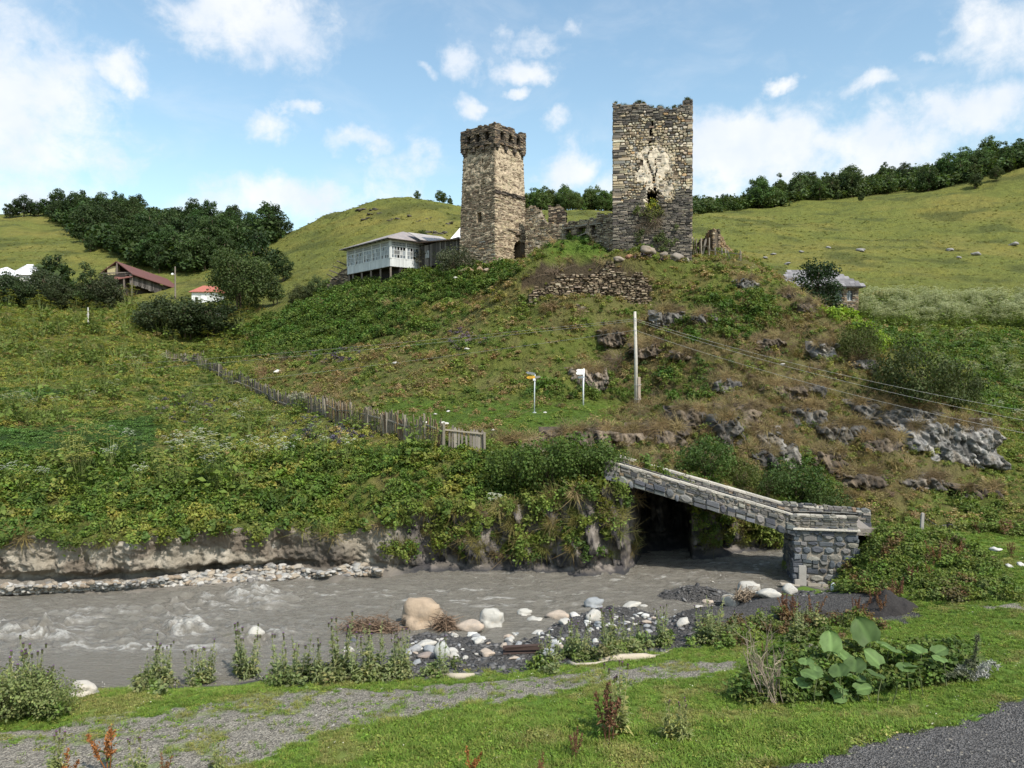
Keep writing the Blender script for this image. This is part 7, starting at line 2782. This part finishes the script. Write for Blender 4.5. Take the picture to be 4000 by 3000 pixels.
for k, (x, y, L, rz) in enumerate(LEAF):
    g_ = near_at(x + rng.uniform(-15, 15), min(y + 70, 1520) + rng.uniform(-8, 8))
    top_ = at(x, y + 12, g_[1] + rng.uniform(-.1, .3))
    if top_[2] < g_[2] + .1:
        top_[2] = g_[2] + .12
    pm = MB()
    pm.tube([g_ - bb_, (g_ + top_) / 2 - bb_ + rng.normal(0, .03, 3), top_ - bb_], [.012, .010, .007], 5, (.14, .16, .07))
    me = pm.mesh('petiole')
    me.materials.append(m_leafo)
    lf = add('leaf', BL[k % 4], parent=bur)
    lf.location = top_ - bb_
    upr = rng.uniform(.15, .5) + (.75 if k < 3 else 0)
    lf.rotation_euler = (upr, rng.normal(0, .25), rz + rng.normal(0, .3))
    lf.scale = (L * 1.02, L * .95, L * .95)
    lf.color = (*(np.array((1, 1, 1)) * rng.uniform(.6, 1.15)), 1)
    o = add('petiole', me, parent=bur)
    o.color = (1, 1, 1, 1)

# bare twig shrub and the shaggy dead plant beside the butterbur
def twig_shrub(name, label, x, y, H, n, col, seed, spread=.5):
    r = np.random.default_rng(seed)
    p_ = near_at(x, y)
    root = thing(name, p_, label, 'shrub')
    for k in range(n):
        mb = MB()
        a = r.uniform(0, 6.28)
        L = H * r.uniform(.5, 1.05)
        d = np.array([math.cos(a) * spread * r.uniform(.2, 1) - .25, math.sin(a) * spread * .6 * r.uniform(.2, 1), 1.0])
        d /= np.linalg.norm(d)
        b = np.array([r.normal(0, .12), r.normal(0, .08), -.05])
        pts = [b]
        for j in range(5):
            d = d + r.normal(0, .10, 3)
            d /= np.linalg.norm(d)
            pts.append(pts[-1] + d * L / 5)
        c_ = np.array(col) * r.uniform(.6, 1.4)
        mb.tube(pts, np.linspace(.014, .004, 6), 5, c_)
        for j in range(9):
            i = r.integers(2, 6)
            q = pts[i]
            e_ = d + r.normal(0, .5, 3)
            e_ /= np.linalg.norm(e_)
            l2 = L * r.uniform(.08, .3)
            mb.tube([q, q + e_ * l2 * .5 + r.normal(0, .01, 3), q + e_ * l2], [.006, .004, .002], 4, c_ * r.uniform(.8, 1.2), False)
        mb.build('branch', m_wood_old, root)
    return root


twig_shrub('bare_shrub', 'bare twiggy shrub with pale grey branches left of the butterbur', 1670, 1520, 1.55, 18, (.26, .21, .16), 561)
p_ = near_at(2105, 1475)
shg = thing('shaggy_dead_plant', p_, 'shaggy grey dead plant with drooping woolly arms right of the butterbur', 'plant')
r = np.random.default_rng(571)
for k, (dx_, hz, col) in enumerate(((0.0, 1.0, (.10, .11, .06)), (.35, .55, (.36, .36, .33)), (-.4, .5, (.20, .21, .16)), (.55, .65, (.32, .33, .28)), (-.2, .7, (.12, .13, .08)), (.25, .35, (.40, .39, .36)), (-.6, .35, (.14, .15, .09)))):
    mb = MB()
    tip = np.array([dx_, r.normal(0, .1), hz if k == 0 else hz * .45])
    top_ = np.array([dx_ * .35, 0, hz])
    C = np.array([(1 - t) ** 2 * np.zeros(3) + 2 * t * (1 - t) * top_ + t * t * tip for t in np.linspace(0, 1, 9)])
    mb.tube(C, np.linspace(.018, .006, 9), 5, np.array(col) * .8)
    for j in range(300):
        t = r.uniform(.15, 1)
        q = np.array([np.interp(t, np.linspace(0, 1, 9), C[:, i]) for i in range(3)])
        d = r.normal(size=3)
        d[2] -= .2
        d /= np.linalg.norm(d)
        L = r.uniform(.04, .13)
        sd = np.cross(d, r.normal(size=3))
        sd = sd / np.linalg.norm(sd) * .012
        mb.add([q - sd, q + sd, q + d * L], [(0, 1, 2)], np.array(col) * r.uniform(.6, 1.4))
    mb.build('arm', m_wood_old, shg)

# plants on the roofless tower
def wall_plant(name, label, x, y, n, dz, col, sc, protos, spread=(.5, .4)):
    q = RT_FRAME.st(x, y)
    o0 = RT_FRAME.P([q[0], q[1], .06])[0]
    mbv, mbf, mbc = [], [], []
    k0 = 0
    for k in range(n):
        me = protos[rng.integers(0, len(protos))]
        V = np.array([v.co[:] for v in me.vertices])
        cc = np.zeros(len(V) * 4, np.float32)
        me.attributes['col'].data.foreach_get('color', cc)
        R3 = np.array(Euler((rng.uniform(.6, 1.7), rng.normal(0, .3), rng.uniform(-.5, .5))).to_matrix())
        off = np.array([rng.normal(0, spread[0]), rng.normal(0, spread[1])])
        b_ = RT_FRAME.P([q[0] + off[0], q[1] + off[1], .06])[0] - o0
        mbv.append((V * sc * rng.uniform(.6, 1.2)) @ R3.T + b_)
        mbf.append([tuple(p.vertices) for p in me.polygons])
        mbc.append(cc.reshape(-1, 4)[:, :3] * np.array(col[rng.integers(0, len(col))]))
    root = thing(name, o0, label, 'plant')
    for (V, Fq, C) in zip(mbv, mbf, mbc):
        me = mesh_from('spray', V, Fq)
        vcol(me, C)
        add('spray', me, m_leafp, root, kind='stuff')
    return root


wall_plant('wall_plant', 'yellow flowering plant filling the window hole of the roofless tower', 1409, 444, 7, 0, [(.30, .30, .03), (.12, .16, .03)], .7, HERB, (.25, .25))
wall_plant('wall_plant', 'green leafy plants hanging below the window of the roofless tower', 1410, 462, 12, 0, [(.09, .11, .03), (.12, .13, .04)], .75, HERB, (.7, .25))
wall_plant('wall_plant', 'dry brown stems trailing down the face of the roofless tower', 1408, 482, 18, 0, [(.13, .105, .07), (.17, .13, .09)], 1.0, TUSS, (.45, .6))
wall_plant('wall_plant', 'green trailing clump low on the right of the dry stems', 1428, 515, 13, 0, [(.09, .115, .035), (.07, .09, .03)], .75, HERB, (.5, .55))
wall_plant('wall_plant', 'small green clump low on the left of the dry stems', 1388, 508, 6, 0, [(.08, .10, .035)], .6, HERB, (.25, .3))
P = np.array([RT_FRAME.P([s, topR(s) + .05, -.3])[0] for s in rng.uniform(-hw, hw, 60)])
scatter('tower_top_grass', P, TALLG + HERB[:1], rng.uniform(.3, .6, len(P)), tint=tints([(.12, .12, .04), (.08, .1, .03)], len(P)))

# ------------------------------------------------------------------ rock outcrops of the slope
def outcrop(x, y, w, h, seed, tone, label):
    """a weathered rock face sunk into the slope: blocks stepped along joints, edges dipping under the turf"""
    r = np.random.default_rng(seed)
    p_ = hit(x, y, 34, 75)
    d_ = p_[1]
    W_, H_ = w / S22 / F * d_ * 1.35, h / S22 / F * d_ * 1.3
    nu, nv = max(16, int(W_ / .055)), max(14, int(H_ / .055))
    u, v = np.meshgrid(np.linspace(-1, 1, nu), np.linspace(-1, 1, nv), indexing='ij')
    u, v = u.ravel(), v.ravel()
    X_, Z_ = u * W_ / 2, v * H_ / 2
    zs = p_[2] + Z_
    # the slope itself, followed upwards; the face stands proud of it
    slope = (ground(p_[0], p_[1] + .8) - ground(p_[0], p_[1] - .8)) / 1.6
    slope = max(slope, .35)
    Y_ = Z_ / slope * .22
    q = np.c_[X_ + p_[0], zs * .9, Y_ + p_[1]]
    sk = np.c_[q[:, 0] + .35 * q[:, 1], q[:, 1] - .2 * q[:, 0], q[:, 2]]
    st_ = np.zeros(len(u))
    ids = []
    for (cs, am) in ((.62, .42), (.27, .22)):        # joint-bounded blocks, large and small
        ns_ = int(W_ * H_ * 2.2 / (cs * cs)) + 6
        sd_ = np.c_[r.uniform(-.6, .6, ns_) * W_, r.uniform(-.6, .6, ns_) * H_]
        A_ = np.c_[(X_ + .3 * Z_) * 1.5, Z_ * .85]
        B_ = np.c_[(sd_[:, 0] + .3 * sd_[:, 1]) * 1.5, sd_[:, 1] * .85]
        k_ = ((A_[:, None, :] - B_[None]) ** 2).sum(2).argmin(1)
        of_, gx, gz = r.uniform(-.5, .7, ns_), r.normal(0, .3, ns_), r.normal(.08, .3, ns_)
        st_ += am * of_[k_] + cs * (gx[k_] * (X_ - sd_[k_, 0]) + gz[k_] * (Z_ - sd_[k_, 1])) * .9
        ids.append(r.uniform(.62, 1.3, ns_)[k_])
    st_ += .04 * fbm(sk * 5, 2)
    rim = np.sqrt(np.abs(u) ** 3 + np.abs(v) ** 3) + .48 * fbm(np.c_[u * 1.7, v * 1.7, u * 0 + seed], 3)
    out = .72 * min(1.0, H_ / 1.2) * (1 - sstep(.45, .95, rim)) - .8 * sstep(.72, 1.15, rim)
    Y_ = Y_ - out - st_ * (1 - sstep(.7, 1.0, rim))
    V = np.c_[X_, Y_, Z_]
    n1 = fbm(sk * 1.3 + 3, 3)
    n2 = fbm(np.c_[sk[:, 0] * 5, sk[:, 1] * 1.1, sk[:, 2] * 2], 3)
    c_ = np.tile(np.array(tone), (len(V), 1)) * ((1 + .3 * n1 + .3 * n2) * ids[0] * ids[1])[:, None]
    c_ = mixc(c_, (.05, .048, .046), sstep(.0, .5, -n2) * .6)
    c_ = mixc(c_, (.17, .13, .08), sstep(.15, .6, n1) * .35)
    me = mesh_from('rock_outcrop', V, grid_faces(nu, nv))
    vcol(me, np.clip(c_, .01, .7))
    o = add('rock_outcrop', me, m_bank, label=label, cat='rock')
    o.location = p_
    # dry grass hanging over its upper rim
    n = int(6 * W_ + 3)
    s_ = rng.uniform(-.8, .8, n)
    OUT_GRASS.append(np.c_[p_[0] + s_ * W_ / 2, np.full(n, p_[1]) + H_ * .42 / slope * .22 - .5, np.full(n, p_[2]) + H_ * .46 * np.sqrt(np.clip(1 - s_ ** 2 * .5, 0, 1))] + rng.normal(0, .06, (n, 3)))
    return o


OUT_GRASS = []
GR, WG, BR = (.115, .108, .098), (.19, .178, .16), (.125, .098, .072)
for k, (x, y, w, h, tone, lab) in enumerate(((1445, 690, 60, 34, WG, 'grey rock face above and right of the utility pole'), (1268, 822, 70, 44, (.20, .165, .13), 'brown rock hollow behind the white signpost'), (1325, 735, 50, 36, BR, 'dark rocky hollow between the signpost and scar'), (1565, 835, 60, 30, GR, 'dark grey ledge under dry grass on the rock slope'), (1568, 935, 60, 60, GR, 'tall grey rock rib above the bridge ramp'), (1655, 955, 70, 50, WG, 'pale rock face in the middle of the rock slope'),
                                               (1735, 905, 70, 46, GR, 'cracked grey rock ledge under the power cables'), (1782, 765, 46, 46, WG, 'pale rock step below the knoll brow'), (1862, 795, 50, 40, GR, 'dark rock under the shrub on the brow'), (1612, 620, 42, 30, (.2, .195, .18), 'squared grey rock high on the knoll'), (1738, 668, 44, 26, BR, 'brown rock ledge high on the brow before the slate roofed house'), (1700, 640, 30, 16, BR, 'small brown ledge near the brow top'),
                                               (1965, 905, 120, 44, GR, 'dark rock band under the bushes'), (2055, 968, 170, 96, (.23, .22, .205), 'large pale grey rock face at the foot of the bushes'), (1880, 890, 70, 40, GR, 'grey rock ledge left of the rock band'), (1640, 1000, 60, 50, GR, 'rock ribs above the right of the bridge'), (1700, 985, 44, 60, WG, 'pale vertical rock rib right of the bridge ramp'), (1300, 955, 200, 44, BR, 'brown broken rock ledge under the terrace'), (1430, 955, 110, 60, BR, 'brown crumbling rock above the bridge end'),
                                               (1120, 965, 90, 26, (.19, .16, .12), 'tilted flaggy stones beside the gate panel'), (1990, 1045, 90, 30, (.17, .15, .13), 'low dark rocks under the large pale face'), (2110, 1065, 70, 26, BR, 'brown rock lip beyond the large pale rock face'), (1760, 845, 40, 26, GR, 'small rock step in the dry grass'), (1600, 900, 70, 40, BR, 'brown ledge between the grey rib and the cracked ledge'), (1690, 850, 80, 34, BR, 'brown stepped ledge in the upper rock slope'), (1820, 940, 90, 46, GR, 'dark broken rock right of the cracked grey ledge'), (1900, 970, 80, 50, BR, 'brown broken rock left of the large pale face'), (1780, 1000, 70, 44, BR, 'crumbling brown rock above the bridge pier'), (1480, 905, 60, 40, BR, 'brown crumbling lip at the right end of the terrace'), (1660, 745, 60, 26, BR, 'short brown ledge in the middle of the brow'), (1400, 760, 60, 30, BR, 'brown ledge beside the pole top'), (1860, 1040, 90, 36, BR, 'low brown rocks behind the bridge pier'), (1480, 770, 44, 20, BR, 'thin ledge right of the utility pole top'), (1520, 690, 40, 22, GR, 'grey ledge right of the rock face above the pole'))):
    outcrop(x, y, w, h, 600 + k, tone, lab)

P = np.concatenate(OUT_GRASS)
scatter('outcrop_hanging_grass', P, TUSS, rng.uniform(.5, .95, len(P)), tilt=np.c_[rng.uniform(1.1, 1.8, len(P)), rng.normal(0, .2, len(P))], rotz=rng.normal(0, .4, len(P)),
        tint=tints([(.25, .185, .085), (.20, .145, .07), (.30, .23, .11), (.16, .12, .075)], len(P)))

# ------------------------------------------------------------------ trees and bushes
def tree_parts(seed, H, Wd, nleaf, leaf, trunk_h=.28, clumps=38, shape='round', multi=1, name='tree'):
    r = np.random.default_rng(seed)
    C = []
    while len(C) < clumps:
        q = r.uniform(-1, 1, 3)
        if shape == 'round':
            if np.linalg.norm(q) > 1:
                continue
            if np.linalg.norm(q) < .45 and r.random() < .7:
                continue
        else:                                        # egg: wide low, pointed top
            k = (q[2] + 1) / 2
            if np.hypot(q[0], q[1]) > (1 - k ** 1.6) ** .75 + .05:
                continue
            if np.hypot(q[0], q[1]) < .35 and k < .6:
                continue
        C.append(q)
    C = np.array(C)
    C = C * (1 + r.normal(0, .07, C.shape))
    zc = H * (trunk_h + (1 - trunk_h) * .5)
    C = C * np.array([Wd / 2 * .86, Wd / 2 * .86, H * (1 - trunk_h) * .5 * .88]) + np.array([0, 0, zc])
    rad = Wd * r.uniform(.085, .15, clumps) * (1.25 if clumps < 50 else 1.0)
    tone = r.uniform(.70, 1.30, clumps)
    w = rad ** 2
    k = r.choice(clumps, nleaf, p=w / w.sum())
    d = r.normal(size=(nleaf, 3))
    d /= np.linalg.norm(d, axis=1)[:, None]
    P = C[k] + d * (rad[k] * r.uniform(.35, 1.15, nleaf) ** .6)[:, None] * np.array([1, 1, .8])
    Nn = d + r.normal(0, .55, (nleaf, 3)) + np.array([0, 0, .35])
    Nn /= np.linalg.norm(Nn, axis=1)[:, None]
    Ls = leaf * r.uniform(.6, 1.4, nleaf)
    V, Fc = leaf_quads(P, Nn, Ls, Ls * .75, r, .1)
    cm = mesh_from('crown', V, Fc)
    c = (tone[k] * r.uniform(.8, 1.2, nleaf))[:, None] * (1 + r.normal(0, .05, (nleaf, 3)))
    vcol(cm, np.repeat(c, 4, 0))
    cm.materials.append(m_leafo)
    mb = MB()
    for s in range(multi):
        b = np.array([r.normal(0, .05 * Wd) if multi > 1 else 0, r.normal(0, .04 * Wd) if multi > 1 else 0, -.3])
        top = b + np.array([r.normal(0, .08 * Wd), r.normal(0, .08 * Wd), H * .78])
        m_ = (b + top) / 2 + r.normal(0, .03 * Wd, 3)
        mb.tube([b, b * .5 + m_ * .5 + [0, 0, .0], m_, top], np.array([.030, .024, .016, .005]) * H / math.sqrt(multi), 7, (.11, .085, .06))
        for j in r.choice(clumps, min(clumps, 12 // multi + 2), False):
            q = b + (top - b) * r.uniform(.25, .65)
            mb.tube([q, (q + C[j]) / 2 + [0, 0, .02 * H], C[j]], np.array([.011, .007, .003]) * H / math.sqrt(multi), 5, (.11, .085, .06))
    tm = mb.mesh('trunk', True)
    tm.materials.append(m_wood_old)
    return [('trunk', tm), ('crown', cm)]


FT = [tree_parts(700 + i, 8.0, (6.2, 5.4, 6.8, 5.0, 6.0)[i], 3600, .35, .06, (76, 66, 84, 70, 74)[i], ('round', 'egg', 'round', 'egg', 'round')[i]) for i in range(5)]


def tree(parts, loc, label, sc, col, group=None, name='tree', cat='tree'):
    root = thing(name, loc, label, cat, group, rng.uniform(0, 6.28))
    root.scale = sc if hasattr(sc, '__len__') else (sc, sc, sc)
    for (nm, me) in parts:
        o = add(nm, me, parent=root)
        o.color = (*col, 1)
    return root


def tone(c, v=.2):
    return tuple(np.array(c) * rng.uniform(1 - v, 1 + v) * (1 + rng.normal(0, .05, 3)))


# the wood on the left hill, leaf colours darkened to stand for cloud shade
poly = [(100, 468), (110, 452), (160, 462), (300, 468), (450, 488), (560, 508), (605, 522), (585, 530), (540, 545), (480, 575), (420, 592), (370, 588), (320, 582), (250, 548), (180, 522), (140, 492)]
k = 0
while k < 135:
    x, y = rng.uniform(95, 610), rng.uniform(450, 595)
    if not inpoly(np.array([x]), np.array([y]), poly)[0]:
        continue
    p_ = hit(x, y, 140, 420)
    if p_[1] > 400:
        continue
    tree(FT[k % 5], p_, 'leafy tree coloured dark for cloud shade in the dense wood on the hill behind the barn', rng.uniform(.8, 1.5), tone((.040, .068, .020), .3), 'trees of the wood behind the barn')
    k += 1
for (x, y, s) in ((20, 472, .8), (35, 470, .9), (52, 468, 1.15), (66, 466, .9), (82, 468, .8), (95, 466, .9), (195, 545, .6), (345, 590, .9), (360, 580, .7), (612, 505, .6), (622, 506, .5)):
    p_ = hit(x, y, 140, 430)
    tree(FT[int(x) % 5], p_, 'lone tree coloured dark for cloud shade on the grass at the fringe of the wood behind the barn', s, tone((.035, .058, .018)), 'trees fringing the wood behind the barn')
# undergrowth that fills the wood and the belt
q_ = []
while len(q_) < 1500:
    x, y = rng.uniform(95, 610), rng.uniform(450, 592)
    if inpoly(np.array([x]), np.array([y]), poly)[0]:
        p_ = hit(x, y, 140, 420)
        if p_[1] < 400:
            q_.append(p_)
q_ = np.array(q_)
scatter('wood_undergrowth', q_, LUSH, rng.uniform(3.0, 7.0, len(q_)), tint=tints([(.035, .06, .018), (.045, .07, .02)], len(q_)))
x = rng.uniform(1490, 2420, 1100)
d_ = np.interp(x, [1490, 1700, 1900, 2150, 2420], [266, 276, 288, 276, 276]) + rng.random(1100) ** 1.2 * 60
q_ = np.array([at(a_, 450, b_) for a_, b_ in zip(x, d_)])
q_[:, 2] = ground(q_[:, 0], q_[:, 1])
scatter('belt_undergrowth', q_, LUSH, rng.uniform(2.5, 6.5, len(q_)), tint=tints([(.055, .085, .025), (.07, .10, .03)], len(q_)))
# tree belt on the right ridge
for k in range(112):
    x = rng.uniform(1490, 2420)
    yb_ = np.interp(x, [1490, 1700, 1850, 2000, 2120, 2212, 2420], [462, 448, 430, 404, 384, 362, 330])
    d0 = np.interp(x, [1490, 1700, 1900, 2150, 2420], [266, 276, 288, 276, 276])
    d_ = d0 + rng.random() ** 1.3 * 62
    p_ = at(x, 450, d_)
    p_[2] = ground(p_[0], p_[1])
    tree(FT[k % 5], p_, 'leafy tree in the belt along the ridge above the slate roofed house', rng.uniform(.65, 1.4) * (1 if x > 1600 else .8), tone((.064, .098, .030), .3), 'trees of the ridge belt')
for k in range(36):
    x = 1130 + 205 * (k + rng.random()) / 36
    p_ = at(x, 455, rng.uniform(250, 285))
    p_[2] = ground(p_[0], p_[1])
    tree(FT[k % 5], p_, 'small light green tree on the ridge between the two towers', rng.uniform(.7, 1.2), tone((.085, .125, .032)), 'trees between the towers')
for (x, y, s) in ((895, 428, .35), (905, 428, .4), (945, 440, .45), (955, 442, .4), (968, 444, .35), (1120, 455, .6)):
    p_ = hit(x, y, 150, 300)
    p_[1] += 6
    p_[2] = ground(p_[0], p_[1])
    tree(FT[int(x) % 5], p_, 'small shrub peeping over the crest of the middle hill', s, tone((.07, .10, .028)), 'shrubs on the middle hill crest', 'shrub', 'shrub')
for (x, y, s, lab) in ((2107, 408, .75, 'round lone tree below the ridge belt on open grass'), (2152, 392, .7, 'leaning lone tree just under the ridge belt'), (1860, 436, .42, 'small round bush at the lower edge of the ridge belt'), (1810, 432, .4, 'dark low bush below the ridge belt'), (2180, 372, .5, 'bush beside the leaning lone tree')):
    tree(FT[int(x) % 5], hit(x, y, 180, 320), lab, s, tone((.05, .075, .022)))
# mid-distance trees on the left
BT = [tree_parts(720, 9.8, 10.5, 11000, .28, .10, 110, 'round', 4), tree_parts(721, 6.0, 7.0, 6000, .26, .03, 80, 'round', 4), tree_parts(722, 8.0, 4.8, 3800, .27, .08, 44, 'egg', 2), tree_parts(723, 6.0, 5.4, 6500, .20, .02, 80, 'egg', 2),
      tree_parts(724, 3.0, 5.0, 6500, .12, .03, 60, 'round', 6), tree_parts(725, 1.8, 2.4, 3000, .09, .03, 40, 'round', 5)]
LG = (.050, .075, .022)
tree(BT[0], on_ground(522, 674, 111), 'big round spreading tree beside the small coral roofed house', 1.0, (.062, .088, .026))
tree(BT[2], on_ground(597, 648, 113), 'slim young tree right of the big round tree', .55, (.07, .10, .03))
tree(BT[2], on_ground(185, 668, 121), 'taller pointed tree standing in the hedge before the barn', 1.0, (.045, .068, .022))
for k, (x, y, s, h) in enumerate(((15, 664, .95, 1.0), (55, 668, .9, .85), (95, 668, 1.0, 1.05), (140, 668, .9, .9), (228, 668, .95, 1.0), (-40, 664, 1.0, 1.0), (165, 660, .8, .9), (205, 662, .8, .8))):
    tree(BT[1], on_ground(x, y, 121 + (k % 3)), 'dark grey green bush in the hedge between the field and the barn', (s, s, s * h), tone((.048, .066, .026)), 'bushes of the hedge before the barn', 'bush', 'bush')
for k, (x, y, s, c, lab) in enumerate(((345, 772, 1.05, (.055, .072, .030), 'greyish bush above the top end of the long paling fence'), (405, 770, 1.15, (.050, .068, .026), 'middle rounded bush above the top end of the paling fence'), (462, 768, 1.05, (.028, .042, .014), 'very dark bush in the gully against the knoll'))):
    tree(BT[1], on_ground(x, y, 103), lab, (s * 1.05, s * 1.05, s * .8), c, None, 'bush', 'bush')
for k, (x, y, s) in enumerate(((650, 652, .5), (690, 640, .45), (668, 625, .4), (640, 640, .35))):
    tree(BT[1], on_ground(x, y, 104), 'pale green bush on the slope left of the white house', s, tone((.075, .095, .035)), 'bushes left of the white house', 'bush', 'bush')
tree(BT[3], on_ground(1763, 690, 96.5), 'dense dark round topped tree in front of the slate roofed house', (1.4, 1.4, 1.35), (.026, .047, .017))
tree(BT[4], hit(1975, 890, 40, 70), 'broad dark shrub crowning the rock band beyond the bridge', (1.4, 1.1, 1.45), (.055, .07, .022), None, 'bush', 'bush')
tree(BT[4], hit(2060, 892, 40, 70), 'dark shrub right of the broad one on the rock band', (.8, .8, 1.05), (.05, .065, .02), None, 'bush', 'bush')
tree(BT[4], hit(1862, 785, 40, 70), 'feathery olive shrub on the brow above the pale rock step', (.75, .75, .9), (.075, .09, .025), None, 'bush', 'bush')
for (x, y, s, lab) in ((40, 1545, .62, 'leafy grey green clump at the edge of the near bank under thistles'), (100, 1548, .5, 'lower leafy clump beside the pale boulder on the near bank'), (-10, 1560, .6, 'leafy clump with thistles next to the grey green one on the near bank')):
    tree(BT[5], near_at(x, y), lab, s, (.17, .20, .07), None, 'bush', 'bush')
for (x, y, s, c, lab) in ((1115, 1060, 1.1, (.085, .125, .026), 'bushy green shrub right of the slanting handrail'), (1185, 1062, 1.25, (.075, .115, .024), 'tall green shrub midway between handrail and bridge'), (1255, 1060, 1.2, (.07, .11, .022), 'dense green shrub left of the bridge end'), (1300, 1075, .9, (.065, .10, .022), 'shrub under the upper end of the bridge parapet'), (1530, 1035, 1.2, (.06, .10, .022), 'leafy bush behind the upper end of the bridge'), (1600, 1060, .9, (.085, .105, .025), 'yellowish bush behind the bridge parapet'), (1720, 1085, 1.3, (.05, .085, .02), 'green bush behind the middle of the bridge'), (1780, 1120, 1.0, (.055, .085, .022), 'low green bush behind the pier'), (1660, 1075, .8, (.05, .08, .02), 'small bush between the two behind the bridge'),
                       (985, 592, 1.1, (.075, .085, .045), 'greyish shrub at the foot of the tapering tower'), (925, 590, 1.2, (.075, .07, .045), 'brownish shrub under the corner of the white house')):
    tree(BT[5], hit(x, y, 31 if x < 1310 else 34, 95), lab, s * (1 if y > 800 else 1.6), c, None, 'bush', 'bush')
